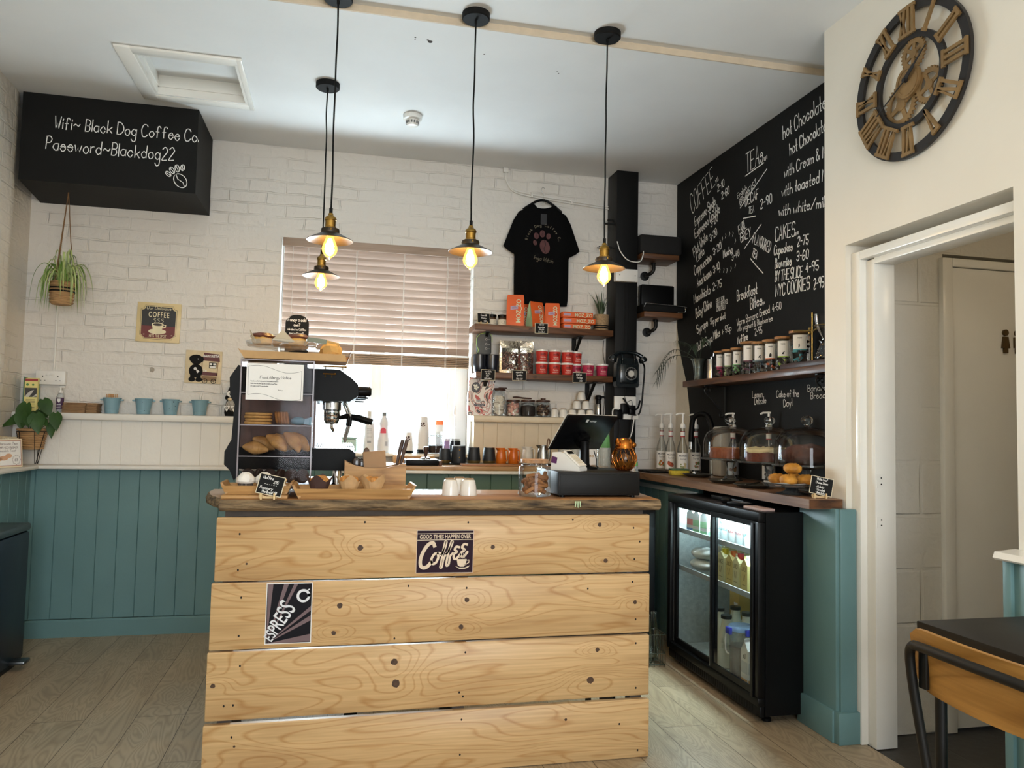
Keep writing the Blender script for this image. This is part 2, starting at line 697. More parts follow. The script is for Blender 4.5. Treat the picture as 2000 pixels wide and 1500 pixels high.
M_tealdark = mat('green_paint', '#55705f', 0.45, var=0.05, scale=5)
M_chalk = mat('chalkboard_paint', '#121211', 0.65, var=0.18, scale=5, bump=0.0004, bscale=60, spec=0.2)
M_ink = mat('chalk_pen', '#f4f3ef', 0.8, var=0.02)
M_black = mat('black_plastic', '#0b0b0c', 0.38, var=0.1, scale=20, spec=0.14)
M_blackmat = mat('black_matt', '#0e0e0e', 0.7, var=0.1, scale=14, spec=0.2)
M_iron = mat('black_iron', '#0e0e0d', 0.45, metal=0.0, spec=0.35, var=0.15, scale=30, bump=0.0004)
M_whiteplas = mat('white_plastic', '#e8e6e1', 0.3, var=0.02)
M_steel = mat('brushed_steel', '#b9b9b6', 0.25, metal=1.0, var=0.06, scale=8, stretch=(1, 1, 40))
M_chrome = mat('chrome', '#d9dadc', 0.08, metal=1.0, var=0.02)
M_brass = mat('aged_brass', '#a3803f', 0.3, metal=1.0, var=0.12, scale=30)
M_paper = mat('white_paper', '#eceae6', 0.7, var=0.02)
M_kraft = mat('kraft_card', '#c19a68', 0.75, var=0.06, scale=30)
M_cream = mat('cream_paper', '#e8dcc0', 0.7, var=0.03)
M_china = mat('white_china', '#e9e6df', 0.15, var=0.02, coat=0.3)
M_glass = thin_glass('clear_glass', (0.95, 0.97, 0.97), 0.02, 0.55)
M_pane = thin_glass('window_pane', (0.97, 0.99, 0.99), 0.01, 0.4)
M_acryl = thin_glass('tinted_acrylic', (0.90, 0.885, 0.89), 0.03, 0.09)
M_knob = solid_glass('solid_glass', (0.97, 0.98, 0.98))
M_walnut = wood_mat('dark_stained_wood', '#6e4527', '#452a17', 0, 1.4, 0.45, 6)
M_walnutY = wood_mat('dark_stained_wood_along_y', '#70482a', '#452a17', 1, 1.4, 0.4, 6, coat=0.1)
M_oak = wood_mat('pale_tray_wood', '#c79b62', '#a67a45', 0, 1.6, 0.5, 5)
M_greenleaf = mat('green_leaf', '#2f4d22', 0.45, var=0.3, scale=14, spec=0.3)
M_wicker = mat('woven_rush', '#a8845a', 0.8, var=0.35, scale=60, bump=0.004, bscale=70, stretch=(0.35, 0.35, 2.4))

# --- floor, ceiling, walls
def floor_mat():
 m, nt, n, l, p = _mat('oak_laminate')
 tc = n.new('ShaderNodeTexCoord')
 sp = n.new('ShaderNodeSeparateXYZ')
 l.new(tc.outputs['Object'], sp.inputs[0])
 cb = n.new('ShaderNodeCombineXYZ')
 l.new(sp.outputs[1], cb.inputs[0])
 l.new(sp.outputs[0], cb.inputs[1])
 ofs = n.new('ShaderNodeVectorMath')
 ofs.inputs[1].default_value = (0.34, 0.19, 0)
 l.new(cb.outputs[0], ofs.inputs[0])
 bt = n.new('ShaderNodeTexBrick')
 bt.inputs['Scale'].default_value = 1.0
 bt.inputs['Brick Width'].default_value = 1.285
 bt.inputs['Row Height'].default_value = 0.193
 bt.inputs['Mortar Size'].default_value = 0.0013
 bt.inputs['Mortar Smooth'].default_value = 0.2
 bt.offset = 0.37
 bt.inputs['Color1'].default_value = (0, 0, 0, 1)
 bt.inputs['Color2'].default_value = (1, 1, 1, 1)
 bt.inputs['Mortar'].default_value = (0.5, 0.5, 0.5, 1)
 l.new(ofs.outputs[0], bt.inputs['Vector'])
 # grain, shifted board by board
 sh = n.new('ShaderNodeVectorMath')
 sh.operation = 'MULTIPLY_ADD'
 sh.inputs[1].default_value = (7, 13, 5)
 l.new(bt.outputs['Color'], sh.inputs[0])
 l.new(tc.outputs['Object'], sh.inputs[2])
 mp = n.new('ShaderNodeMapping')
 mp.inputs['Scale'].default_value = (5.0, 0.9, 1)
 l.new(sh.outputs[0], mp.inputs[0])
 nz = n.new('ShaderNodeTexNoise')
 nz.inputs['Scale'].default_value = 1.5
 nz.inputs['Detail'].default_value = 2
 nz.inputs['Distortion'].default_value = 0.7
 l.new(mp.outputs[0], nz.inputs[0])
 mu = n.new('ShaderNodeMath')
 mu.operation = 'MULTIPLY'
 mu.inputs[1].default_value = 22
 l.new(nz.outputs[0], mu.inputs[0])
 pp = n.new('ShaderNodeMath')
 pp.operation = 'PINGPONG'
 pp.inputs[1].default_value = 0.5
 l.new(mu.outputs[0], pp.inputs[0])
 cr = n.new('ShaderNodeValToRGB')
 cr.color_ramp.elements[0].color = lin('#a08e74')
 cr.color_ramp.elements[1].color = lin('#b5a388')
 cr.color_ramp.elements[1].position = 0.4
 l.new(pp.outputs[0], cr.inputs[0])
 n2 = n.new('ShaderNodeTexNoise')
 n2.inputs['Scale'].default_value = 2.2
 n2.inputs['Detail'].default_value = 6
 l.new(mp.outputs[0], n2.inputs[0])
 c2 = n.new('ShaderNodeValToRGB')
 c2.color_ramp.elements[0].position = 0.3
 c2.color_ramp.elements[0].color = (0.76, 0.73, 0.70, 1)
 c2.color_ramp.elements[1].position = 0.66
 c2.color_ramp.elements[1].color = (1, 1, 1, 1)
 l.new(n2.outputs[0], c2.inputs[0])
 mx = n.new('ShaderNodeMix')
 mx.data_type = 'RGBA'
 mx.blend_type = 'MULTIPLY'
 mx.inputs[0].default_value = 0.85
 l.new(cr.outputs[0], mx.inputs[6])
 l.new(c2.outputs[0], mx.inputs[7])
 seam = n.new('ShaderNodeMix')
 seam.data_type = 'RGBA'
 seam.inputs[7].default_value = lin('#4a3d2e')
 l.new(bt.outputs['Fac'], seam.inputs[0])
 l.new(mx.outputs[2], seam.inputs[6])
 l.new(seam.outputs[2], p.inputs['Base Color'])
 p.inputs['Roughness'].default_value = 0.38
 bp = n.new('ShaderNodeBump')
 bp.inputs['Distance'].default_value = 0.0008
 bp.invert = True
 l.new(bt.outputs['Fac'], bp.inputs['Height'])
 l.new(bp.outputs[0], p.inputs['Normal'])
 return m


CZ, CZ2 = 2.98, 3.01           # ceiling over the counter, and in front of the step
BY = 5.0                       # brick face of the back wall
b = B()
b.box(-1.95, 2.10, -3.0, 5.2, -0.12, 0.0)
b.box(2.10, 2.45, 2.92, 5.2, -0.12, 0.0)
struct('floor', b, floor_mat())
b = B()
b.box(2.10, 3.6, 1.2, 2.92, -0.13, -0.004)
struct('floor_lobby', b, brick_mat('dark_floor_tiles', 0, '#3a3733', bw=0.3, bh=0.3, mortar=0.004, dist=0.002, wob=0))

b = B()
HX0, HX1, HY0, HY1 = -1.00, -0.53, 3.885, 4.36      # loft hatch opening
YS = 3.25                                          # the step in the ceiling
b.box(-1.95, HX0, YS, 5.2, CZ, CZ + 0.16)
b.box(HX1, 2.6, YS, 5.2, CZ, CZ + 0.16)
b.box(HX0, HX1, YS, HY0, CZ, CZ + 0.16)
b.box(HX0, HX1, HY1, 5.2, CZ, CZ + 0.16)
b.box(-1.95, 2.6, -3.0, YS, CZ2, CZ2 + 0.14)
struct('ceiling', b, M_ceil)
b = B()
b.box(-1.75, 2.31, YS - 0.008, YS, CZ - 0.001, CZ2)
struct('trim_1', b, mat('bare_fillet', '#cdbda6', 0.6, var=0.06, scale=20))
# a drilled hole and filler marks in the ceiling
b = B()
for (x, y, r) in [(0.36, 3.42, 0.011), (0.29, 3.40, 0.004), (0.291, 3.42, 0.003), (0.62, 3.47, 0.004), (1.0, 3.55, 0.003), (1.012, 3.565, 0.003), (0.348, 3.408, 0.006)]:
 b.lathe([(0, CZ - 0.0012), (r, CZ - 0.0008), (r, CZ + 0.001)], 10, (x, y, 0))
tag(obj('ceiling_hole', b, mat('hole_dark', '#3a302a', 0.9)), 'small drilled hole and flaked marks in the white ceiling near the bare strip', 'hole')

# back wall with the window opening
WX0, WX1, WZ0, WZ1 = -0.372, 0.86, 1.03, 2.40
b = B()
b.box(-1.95, WX0, BY, BY + 0.28, 0, CZ2)
b.box(WX1, 2.5, BY, BY + 0.28, 0, CZ2)
b.box(WX0, WX1, BY, BY + 0.28, 0, WZ0)
b.box(WX0, WX1, BY, BY + 0.28, WZ1, CZ2)
struct('wall_back', b, M_brick)
# left wall, front wall with the shop window, right walls
b = B()
b.box(-1.95, -1.80, 4.62, 5.0, 0, CZ2)
b.prism([(-1.95, -3.0), (-1.72, -3.0), (-1.72, 4.50), (-1.727, 4.56), (-1.75, 4.60), (-1.80, 4.62), (-1.95, 4.62)], 'z', 0, CZ2)
struct('wall_left', b, M_brickL)
b = B()
b.box(-1.95, -0.7, -3.15, -3.0, 0, CZ2)
b.box(1.8, 2.3, -3.15, -3.0, 0, CZ2)
b.box(-0.7, 1.8, -3.15, -3.0, 0, 0.45)
b.box(-0.7, 1.8, -3.15, -3.0, 2.45, CZ2)
struct('wall_front', b, M_plaster)
# the wall with the clock: doorway between y = 1.98 and 2.78
DY0, DY1, DZ = 1.972, 2.79, 2.02
b = B()
b.box(2.05, 2.21, -3.0, DY0, 0, CZ2)
b.box(2.05, 2.21, DY1, 2.93, 0, CZ2)
b.box(2.05, 2.21, DY0, DY1, DZ, CZ2)
struct('wall_right', b, M_plaster)
b = B()
b.box(2.315, 2.55, 2.93, 5.0, 0, CZ2)
b.box(2.21, 2.55, 2.88, 2.93, 0, CZ2)
struct('wall_recess', b, M_rough)

# lobby behind the doorway
b = B()
b.box(2.21, 2.535, 2.80, 2.88, 0, 2.5)
b.box(2.535, 3.6, 2.80, 2.88, 2.02, 2.5)
b.box(3.42, 3.6, 2.80, 2.88, 0, 2.02)
struct('wall_lobby', b, M_block)
b = B()
b.box(3.5, 3.6, 1.2, 2.80, 0, 2.5)
b.box(2.21, 3.6, 1.1, 1.2, 0, 2.5)
b.box(2.21, 3.6, 1.2, 2.80, 2.40, 2.5)
b.box(2.21, 3.5, 2.45, 2.57, 2.30, 2.40)
b.box(2.21, 3.6, 2.86, 2.90, 0, 2.5)  # unseen backing behind the door, added to block sky light leaking under it
struct('wall_lobby_side', b, M_plaster)
b = B()
b.box(2.515, 2.565, 2.775, 2.81, 0, 2.0, 0.003)
b.box(2.565, 3.40, 2.775, 2.81, 1.965, 2.0, 0.003)
b.box(3.40, 3.44, 2.775, 2.81, 0, 2.0, 0.003)
struct('trim_2', b, M_gloss)
b = B()
b.box(2.567, 3.398, 2.79, 2.83, 0.012, 1.962, 0.002)
d1 = struct('door_1', b, M_gloss)
M_bronze = mat('bronze_sign', '#5b4a30', 0.4, metal=0.7, var=0.15)
b = B()
for x, w_ in ((2.842, 0), (2.905, 1)):
 b.prism(circle(x, 1.690, 0.014), 'y', 2.780, 2.7895)
 if w_ == 0:
  b.prism([(x - 0.012, 1.672), (x + 0.012, 1.672), (x + 0.020, 1.622), (x + 0.010, 1.622), (x + 0.010, 1.600), (x - 0.010, 1.600), (x - 0.010, 1.622), (x - 0.020, 1.622)], 'y', 2.780, 2.7895)
 else:
  b.prism([(x - 0.018, 1.672), (x + 0.018, 1.672), (x + 0.018, 1.625), (x + 0.011, 1.625), (x + 0.011, 1.600), (x - 0.011, 1.600), (x - 0.011, 1.625), (x - 0.018, 1.625)], 'y', 2.780, 2.7895)
tag(obj('toilet_sign', b, M_bronze), 'bronze woman and man figures on the white lobby door', 'toilet sign')

# door frame in the opening of the clock wall
b = B()
b.box(2.075, 2.20, 2.735, 2.79, 0, 1.985, 0.003)
b.box(2.105, 2.20, 2.685, 2.735, 0, 1.945, 0.002)
b.box(2.075, 2.20, DY0, 2.735, 1.95, 1.985, 0.003)
b.box(2.105, 2.20, DY0 + 0.02, 2.685, 1.925, 1.95, 0.002)
b.box(2.075, 2.20, DY0, DY0 + 0.02, 0, 1.95, 0.003)
fr = struct('trim_3', b, M_gloss)
b = B()
for z0, z1 in ((1.02, 1.075), (0.86, 0.905)):
 b.box(2.112, 2.150, 2.6835, 2.686, z0, z1)
b.k = 1
for z in (1.035, 1.06, 0.872, 0.893):
 b.prism(circle(2.131, z, 0.003, 8), 'y', 2.682, 2.6836)
obj('latch_plate', b, [M_gloss, M_blackmat], fr)

# --- teal boarding, ledges
b = B()
grooved(b, -1.67, 0.15, 0.10, 0.945, 4.85, 4.99, 0.109, start=-1.645)
struct('trim_4', b, M_teal)
b = B()
b.prism([(4.832, 0.0), (4.832, 0.088), (4.840, 0.097), (4.86, 0.097), (4.86, 0.0)], 'x', -1.67, 0.15)
struct('baseboard_back', b, M_teal)
b = B()
grooved(b, -3.0, 4.85, 0.10, 0.945, -1.67, -1.719, 0.109, horiz='y', start=-2.95)
struct('trim_5', b, M_teal)
b = B()
b.box(-1.719, -1.652, -3.0, 4.845, 0, 0.097, 0.004)
struct('baseboard_left', b, M_teal)
b = B()
b.box(-1.799, -0.40, 4.760, 4.905, 0.945, 0.966, 0.006)
b.box(-1.799, -1.70, 4.625, 4.764, 0.946, 0.9655)
b.box(-1.719, -1.60, -3.0, 4.762, 0.945, 0.966, 0.006)
struct('trim_6', b, M_white)
b = B()
grooved(b, -1.795, WX0 - 0.02, 0.966, 1.225, 4.905, 4.99, 0.109, start=-1.66, groove=0.004, depth=0.003)
b.box(-1.795, WX0 - 0.02, 4.868, 4.999, 1.222, 1.262, 0.010)
struct('trim_7', b, M_white)
b = B()
grooved(b, 0.868, 1.79, 1.0, 1.265, 4.905, 4.99, 0.092, start=0.93, groove=0.004, depth=0.003)
b.box(0.855, 1.79, 4.862, 4.999, 1.262, 1.304, 0.012)
struct('trim_8', b, mat('cream_boards', '#dccdb2', 0.45, var=0.03))

# teal boxing round the end of the clock wall, and the dado beyond the doorway
b = B()
b.box(1.985, 2.048, 2.77, 3.02, 0, 0.927, 0.004)
b.box(1.999, 2.073, 2.757, 2.79, 0, 0.927, 0.003)
b.box(1.972, 2.048, 2.775, 3.02, 0, 0.125, 0.004)
b.box(1.980, 2.078, 2.742, 2.79, 0, 0.125, 0.004)
struct('trim_9', b, M_teal)
b = B()
b.box(1.998, 2.048, -2.9, DY0 - 0.03, 0, 0.862, 0.003)
b.box(1.985, 2.07, DY0 - 0.032, DY0 - 0.002, 0, 0.862, 0.004)
struct('trim_10', b, M_teal)
b = B()
b.prism([(1.965, 0.866), (1.972, 0.884), (2.049, 0.890), (2.049, 0.862), (1.972, 0.860)], 'y', -2.9, DY0 + 0.012)
struct('trim_11', b, M_gloss)

# --- the window over the back counter
b = B()
y0, y1 = 5.16, 5.23
M_upvc = mat('window_frame_white', '#e9ecee', 0.3, var=0.01)
for x0, x1 in ((WX0, WX0 + 0.055), (0.215, 0.285), (0.735, WX1)):
 b.box(x0, x1, y0, y1, WZ0, WZ1, 0.006)
for z0, z1 in ((WZ0, WZ0 + 0.06), (WZ1 - 0.06, WZ1)):
 b.box(WX0 + 0.05, 0.22, y0 + 0.003, y1 - 0.003, z0, z1)
 b.box(0.28, 0.74, y0 + 0.003, y1 - 0.003, z0, z1)
for x0, x1 in ((WX0 + 0.05, 0.22), (0.28, 0.74)):           # inner sash beads
 b.box(x0, x0 + 0.02, y0 + 0.01, y1 - 0.01, WZ0 + 0.05, WZ1 - 0.05, 0.003)
 b.box(x1 - 0.02, x1, y0 + 0.01, y1 - 0.01, WZ0 + 0.05, WZ1 - 0.05, 0.003)
 b.box(x0, x1, y0 + 0.01, y1 - 0.01, WZ0 + 0.05, WZ0 + 0.075, 0.003)
wf = struct('window_1', b, M_upvc)
b = B()
b.box(WX0 + 0.05, 0.22, 5.193, 5.197, WZ0 + 0.05, WZ1 - 0.05)
b.box(0.28, 0.745, 5.193, 5.197, WZ0 + 0.05, WZ1 - 0.05)
obj('window_pane', b, M_pane, wf)
b = B()
b.box(WX0 - 0.01, WX1 + 0.0, 4.93, 5.17, WZ0, WZ0 + 0.022, 0.006)
obj('window_sill', b, M_gloss, wf)
# shop front behind the camera
b = B()
for x0, x1 in ((-0.7, -0.63), (0.5, 0.57), (1.73, 1.8)):
 b.box(x0, x1, -3.12, -3.05, 0.45, 2.45)
b.box(-0.64, 1.74, -3.118, -3.052, 0.45, 0.52)
b.box(-0.64, 1.74, -3.118, -3.052, 2.38, 2.45)
struct('window_2', b, M_upvc)

# --- loft hatch
t = thing('loft_hatch', 'white recessed loft hatch with moulded frame in the ceiling', 'loft hatch', (-0.765, 4.12, CZ))
b = B()
for (x0, x1, y0, y1) in ((-0.31, -0.235, -0.30, 0.31), (0.235, 0.262, -0.30, 0.31), (-0.24, 0.24, -0.2995, -0.236), (-0.24, 0.24, 0.240, 0.3095)):
 b.box(x0, x1, y0, y1, -0.014 if abs(x0) != 0.24 else -0.0135, -0.0005, 0.004)
for (x0, x1, y0, y1) in ((-0.235, -0.222, -0.236, 0.24), (0.222, 0.235, -0.236, 0.24), (-0.223, 0.223, -0.2355, -0.222), (-0.223, 0.223, 0.222, 0.2395)):
 b.box(x0, x1, y0, y1, -0.010, 0.095)
 b.box(x0 - 0.006 if x0 > 0.2 else x0, x1 + 0.006 if x1 < -0.2 else x1, y0 - 0.006 if y0 > 0.2 else y0, y1 + 0.006 if y1 < -0.2 else y1, 0.03, 0.05)
obj('frame', b, M_gloss, t)
b = B()
b.box(-0.232, 0.232, -0.232, 0.238, 0.095, 0.11)
obj('panel', b, M_ceil, t)

# --- pendants
M_shade = mat('dark_bronze_shade', '#3b3228', 0.38, metal=0.6, var=0.15, scale=30)
M_shadein = mat('shade_inside', '#4c4137', 0.45, metal=0.4, var=0.05)
M_bulb = thin_glass('amber_bulb_glass', (1.0, 0.84, 0.45), 0.02, 0.5)
_n, _l = M_bulb.node_tree.nodes, M_bulb.node_tree.links       # the lit glass itself glows amber
_em = _n.new('ShaderNodeEmission')
_em.inputs[0].default_value = (1.0, 0.62, 0.16, 1)
_em.inputs[1].default_value = 0.85
_ad = _n.new('ShaderNodeAddShader')
_o = _n['Material Output']
_l.new(_o.inputs[0].links[0].from_socket, _ad.inputs[0])
_l.new(_em.outputs[0], _ad.inputs[1])
_l.new(_ad.outputs[0], _o.inputs[0])
M_fil = mat('glowing_filament', '#ffd27a', 0.5, emit=('#ffc35c', 26))


def pendant(x, y, ceil, rim, label):
 t = thing('pendant_lamp', label, 'pendant lamp', (x, y, rim), group='bronze pendant lamps over the counter')
 b = B()
 b.lathe([(0, ceil - rim - 0.028), (0.056, ceil - rim - 0.028), (0.060, ceil - rim - 0.024), (0.060, ceil - rim - 0.0005), (0, ceil - rim - 0.0005)], 32)
 b.cyl((0, 0, ceil - rim - 0.045), 0.006, 0.018, 12)
 obj('canopy', b, M_blackmat, t)
 b = B()
 rnd = random.Random(int(x * 100) + 5)
 pts = [(rnd.uniform(-0.003, 0.003), 0, 0.125 + (ceil - rim - 0.165) * k / 7) for k in range(8)]
 pts[0] = (0, 0, 0.12)
 pts[-1] = (0, 0, ceil - rim - 0.04)
 b.tube(pts, 0.0036, 8, smooth=4)
 b.cyl((0, 0, 0.108), 0.007, 0.026, 12)
 obj('cord', b, M_blackmat, t)
 b = B()
 b.lathe([(0.0, 0.112), (0.009, 0.112), (0.012, 0.102), (0.021, 0.096), (0.024, 0.088), (0.024, 0.083), (0.021, 0.081), (0.021, 0.056), (0.025, 0.053), (0.025, 0.045), (0.0, 0.045)], 20)
 obj('lamp_holder', b, M_brass, t)
 b = B()
 b.lathe([(0.026, 0.048), (0.036, 0.047), (0.037, 0.036), (0.036, 0.030), (0.094, 0.0), (0.0925, -0.0015), (0.034, 0.0275), (0.026, 0.0275), (0.026, 0.048)], 40)
 b.k = 1
 b.lathe([(0.0925, -0.0017), (0.034, 0.0272)], 40)
 b.k = 2
 for a in (0.6, 2.7, 4.8):
  b.cyl((0.036 * math.cos(a), 0.036 * math.sin(a), 0.036), 0.004, 0.007, 8)
 obj('shade', b, [M_shade, M_shadein, M_brass], t)
 b = B()
 b.lathe([(0.013, 0.03), (0.014, 0.016), (0.022, -0.004), (0.030, -0.026), (0.0315, -0.036), (0.028, -0.050), (0.018, -0.063), (0.007, -0.071), (0.002, -0.078), (0, -0.079)], 24)
 bulb = obj('bulb', b, M_bulb, t)
 b = B()
 b.lathe([(0, 0.012), (0.008, 0.008), (0.013, -0.006), (0.017, -0.026), (0.014, -0.044), (0.006, -0.056), (0, -0.058)], 14)
 obj('filament', b, M_fil, bulb)
 l = lamp('bulb_light', 'POINT', (0, 0, -0.024), 17, (1.0, 0.70, 0.38), radius=0.024)
 l.parent = bulb


pendant(-0.050, 3.185, CZ2, 1.975, 'bronze pendant lamp hanging nearest the loft hatch, over the display case, in front of another')
pendant(0.530, 3.185, CZ2, 1.970, 'bronze pendant lamp hanging in front of the window blind edge, middle of the front three')
pendant(1.130, 3.190, CZ2, 1.940, 'bronze pendant lamp hanging in front of the black post, beside the T-shirt')
pendant(-0.100, 3.990, CZ, 1.978, 'bronze pendant lamp furthest back, hanging lowest in front of the blind')

t = thing('smoke_detector', 'round white smoke detector on the ceiling', 'smoke detector', (0.363, 4.277, CZ))
b = B()
b.lathe([(0, -0.0005), (0.052, -0.0005), (0.054, -0.004), (0.052, -0.026), (0.040, -0.032), (0, -0.032)], 32)
obj('base', b, M_whiteplas, t)
b = B()
b.lathe([(0.037, -0.031), (0.036, -0.045), (0.030, -0.062), (0.020, -0.066), (0, -0.066)], 28)
b.k = 1
for k in range(14):
 a = 2 * PI * k / 14
 s0 = len(b.v)
 b.box(0.0335, 0.0375, -0.0045, 0.0045, -0.052, -0.038)
 b.xf(s0, Matrix.Rotation(a, 4, 'Z'))
obj('sensor_head', b, [M_whiteplas, mat('vent_grey', '#6b6b69', 0.6)], t)

# --- boxed-in duct painted as a chalkboard, with its writing
bx0, bx1, by0, by1, bz0, bz1 = -1.700, -0.812, 4.53, 4.999, 2.50, CZ - 0.001
t = thing('chalkboard_box', 'black chalkboard boxing under the ceiling with the wifi password', 'chalkboard', (-1.25, 4.76, bz0))
b = B()
b.prism([(bx0, by0), (bx1, by0), (bx1 + 0.004, by1), (bx0 - 0.05, by1)], 'z', bz0, bz1)
for v in b.v:
 v -= Vector((-1.25, 4.76, bz0))
obj('boxing', b, M_chalk, t)
b = B()
o = Vector((-1.25, 4.76, bz0))


def bp_(x, z):
 return Vector((x, by0 - 0.0015, z)) - o


hand(b, 'Wifi~ Black Dog Coffee Co.', bp_(-1.540, 2.795), X3, Z3, 0.066, 0.0046, sx=0.685, slant=0.05)
hand(b, 'Password~Blackdog22', bp_(-1.575, 2.675), X3, Z3, 0.070, 0.0046, sx=0.685, slant=0.05)
for (cx, cz, r1, r2, rt) in [(-0.893, 2.565, 0.042, 0.031, 2.2), (-0.957, 2.598, 0.0175, 0.010, 2.4), (-0.938, 2.620, 0.020, 0.011, 2.1), (-0.912, 2.633, 0.021, 0.011, 1.8), (-0.884, 2.640, 0.017, 0.010, 1.5)]:
 c = circle(cx, cz, r1, 26, r2, rt)
 b.strip([(p[0], p[1]) for p in c + c[:2]], 0.004, X3, Z3, Vector((0, by0 - 0.0015, 0)) - o)
 dx, dz = r1 * 0.9 * math.cos(rt), r1 * 0.9 * math.sin(rt)
 b.strip([(cx - dx, cz - dz), (cx - dx * 0.3 + r2 * 0.25, cz - dz * 0.3), (cx + dx * 0.3 - r2 * 0.25, cz + dz * 0.3), (cx + dx, cz + dz)], 0.0035, X3, Z3, Vector((0, by0 - 0.0015, 0)) - o)
obj('lettering', b, M_ink, t)

# --- gear clock
M_clockblack = mat('clock_black_ring', '#242120', 0.45, metal=0.3, var=0.12, scale=20)
M_clockgold = mat('clock_gold', '#8a6d45', 0.45, metal=0.35, var=0.22, scale=14)
CX, CY, CZc = 2.05, 2.392, 2.545
t = thing('wall_clock', 'large round skeleton gear clock with gold Roman numerals above the doorway', 'clock', (CX, CY, CZc))


def cp(a, z, d):                     # a runs to the viewer's right, d is the distance off the wall
 return Vector((-d, -a, z))


def flat(b, poly, d0, d1):
 n = len(poly)
 vs = [cp(p[0], p[1], d0) for p in poly] + [cp(p[0], p[1], d1) for p in poly]
 b.add(vs, [tuple(range(n)), tuple(range(2 * n - 1, n - 1, -1))] + [(i, n + i, n + (i + 1) % n, (i + 1) % n) for i in range(n)])


def ring(b, r0, r1, d0, d1, n=72, cx=0, cz=0):
 o, i_ = circle(cx, cz, r1, n), circle(cx, cz, r0, n)
 vs = [cp(*p, d0) for p in o] + [cp(*p, d1) for p in o] + [cp(*p, d0) for p in i_] + [cp(*p, d1) for p in i_]
 fs = []
 for k in range(n):
  j = (k + 1) % n
  fs += [(k, j, n + j, n + k), (2 * n + k, 3 * n + k, 3 * n + j, 2 * n + j), (n + k, n + j, 3 * n + j, 3 * n + k), (k, 2 * n + k, 2 * n + j, j)]
 b.add(vs, fs)


b = B()
ring(b, 0.256, 0.290, 0.012, 0.026)
ring(b, 0.152, 0.178, 0.012, 0.026)
obj('ring_frame', b, M_clockblack, t)
NUM = {12: 'XII', 1: 'I', 2: 'II', 3: 'III', 4: 'IV', 5: 'V', 6: 'VI', 7: 'VII', 8: 'VIII', 9: 'IX', 10: 'X', 11: 'XI'}
for hnum in range(1, 13):
 b = B()
 a = R(30 * hnum)
 ca, sa = math.cos(a), math.sin(a)

 def pl(x, y):                    # x across the numeral, y outward from the centre
  return (x * ca + y * sa, -x * sa + y * ca)
 wid = {'I': 0.021, 'V': 0.040, 'X': 0.040}
 tot = sum(wid[c_] for c_ in NUM[hnum])
 x = -tot / 2
 r0, r1 = 0.170, 0.280

 def bar(xa, xb, wa=0.012):
  flat(b, [pl(xa - wa / 2, r0), pl(xa + wa / 2, r0), pl(xb + wa / 2, r1), pl(xb - wa / 2, r1)], 0.024, 0.034)

 def serif(xa, xb, r):
  flat(b, [pl(xa, r - 0.006), pl(xb, r - 0.006), pl(xb, r + 0.006), pl(xa, r + 0.006)], 0.0245, 0.0345)
 for c_ in NUM[hnum]:
  m_ = x + wid[c_] / 2
  if c_ == 'I':
   bar(m_, m_)
  elif c_ == 'V':
   bar(m_, m_ - 0.013)
   bar(m_ + 0.001, m_ + 0.014, 0.008)
  else:
   bar(m_ - 0.013, m_ + 0.013)
   bar(m_ + 0.013, m_ - 0.013, 0.008)
  x += wid[c_]
 serif(-tot / 2, tot / 2, r1 - 0.004)
 if 'V' not in NUM[hnum] or len(NUM[hnum]) > 1:
  serif(-tot / 2, tot / 2, r0 + 0.004)
 obj('numeral', b, M_clockgold, t)


def gear(cx, cz, r, teeth, hole, spokes, d):
 b = B()
 n = teeth * 4
 outer = []
 for k in range(n):
  rr = r if k % 4 in (0, 1) else r * 0.90
  a_ = 2 * PI * k / n
  outer.append((cx + rr * math.cos(a_), cz + rr * math.sin(a_)))
 inner = circle(cx, cz, r * hole, n)
 d0, d1 = d, d + 0.007
 vs = [cp(*p, d0) for p in outer] + [cp(*p, d1) for p in outer] + [cp(*p, d0) for p in inner] + [cp(*p, d1) for p in inner]
 fs = []
 for k in range(n):
  j = (k + 1) % n
  fs += [(k, j, n + j, n + k), (2 * n + k, 3 * n + k, 3 * n + j, 2 * n + j), (n + k, n + j, 3 * n + j, 3 * n + k), (k, 2 * n + k, 2 * n + j, j)]
 b.add(vs, fs)
 for k in range(spokes):
  a_ = 2 * PI * k / spokes + 0.4
  c_, s_ = math.cos(a_), math.sin(a_)
  w_ = r * 0.11
  q = [(-s_ * w_, c_ * w_), (s_ * w_, -c_ * w_), (s_ * w_ + c_ * r * (hole + 0.03), -c_ * w_ + s_ * r * (hole + 0.03)), (-s_ * w_ + c_ * r * (hole + 0.03), c_ * w_ + s_ * r * (hole + 0.03))]
  flat(b, [(cx + p[0], cz + p[1]) for p in q], d0 + 0.0005, d1 - 0.0005)
 flat(b, circle(cx, cz, r * 0.28), d0 + 0.001, d1 + 0.001)
 obj('gear', b, M_clockgold, t)


gear(0.020, 0.095, 0.062, 26, 0.62, 6, 0.014)
gear(0.100, -0.058, 0.066, 28, 0.66, 4, 0.018)
gear(-0.050, -0.070, 0.082, 32, 0.68, 4, 0.010)
b = B()
flat(b, circle(0.004, -0.006, 0.060, 36), 0.020, 0.034)
ring(b, 0.046, 0.052, 0.033, 0.036, 40, 0.004, -0.006)
obj('centre_disc', b, M_clockgold, t)
b = B()
flat(b, [(0.004, 0.006), (-0.004, -0.004), (-0.150, -0.080), (-0.152, -0.076)], 0.040, 0.042)
flat(b, [(-0.004, 0.003), (0.006, -0.004), (0.110, 0.083), (0.108, 0.086)], 0.043, 0.045)
flat(b, [(-0.006, 0.006), (0.008, -0.008), (0.054, 0.030), (0.044, 0.042)], 0.0431, 0.0449)
flat(b, circle(0, 0, 0.009), 0.034, 0.047)
obj('clock_hands', b, M_clockblack, t)

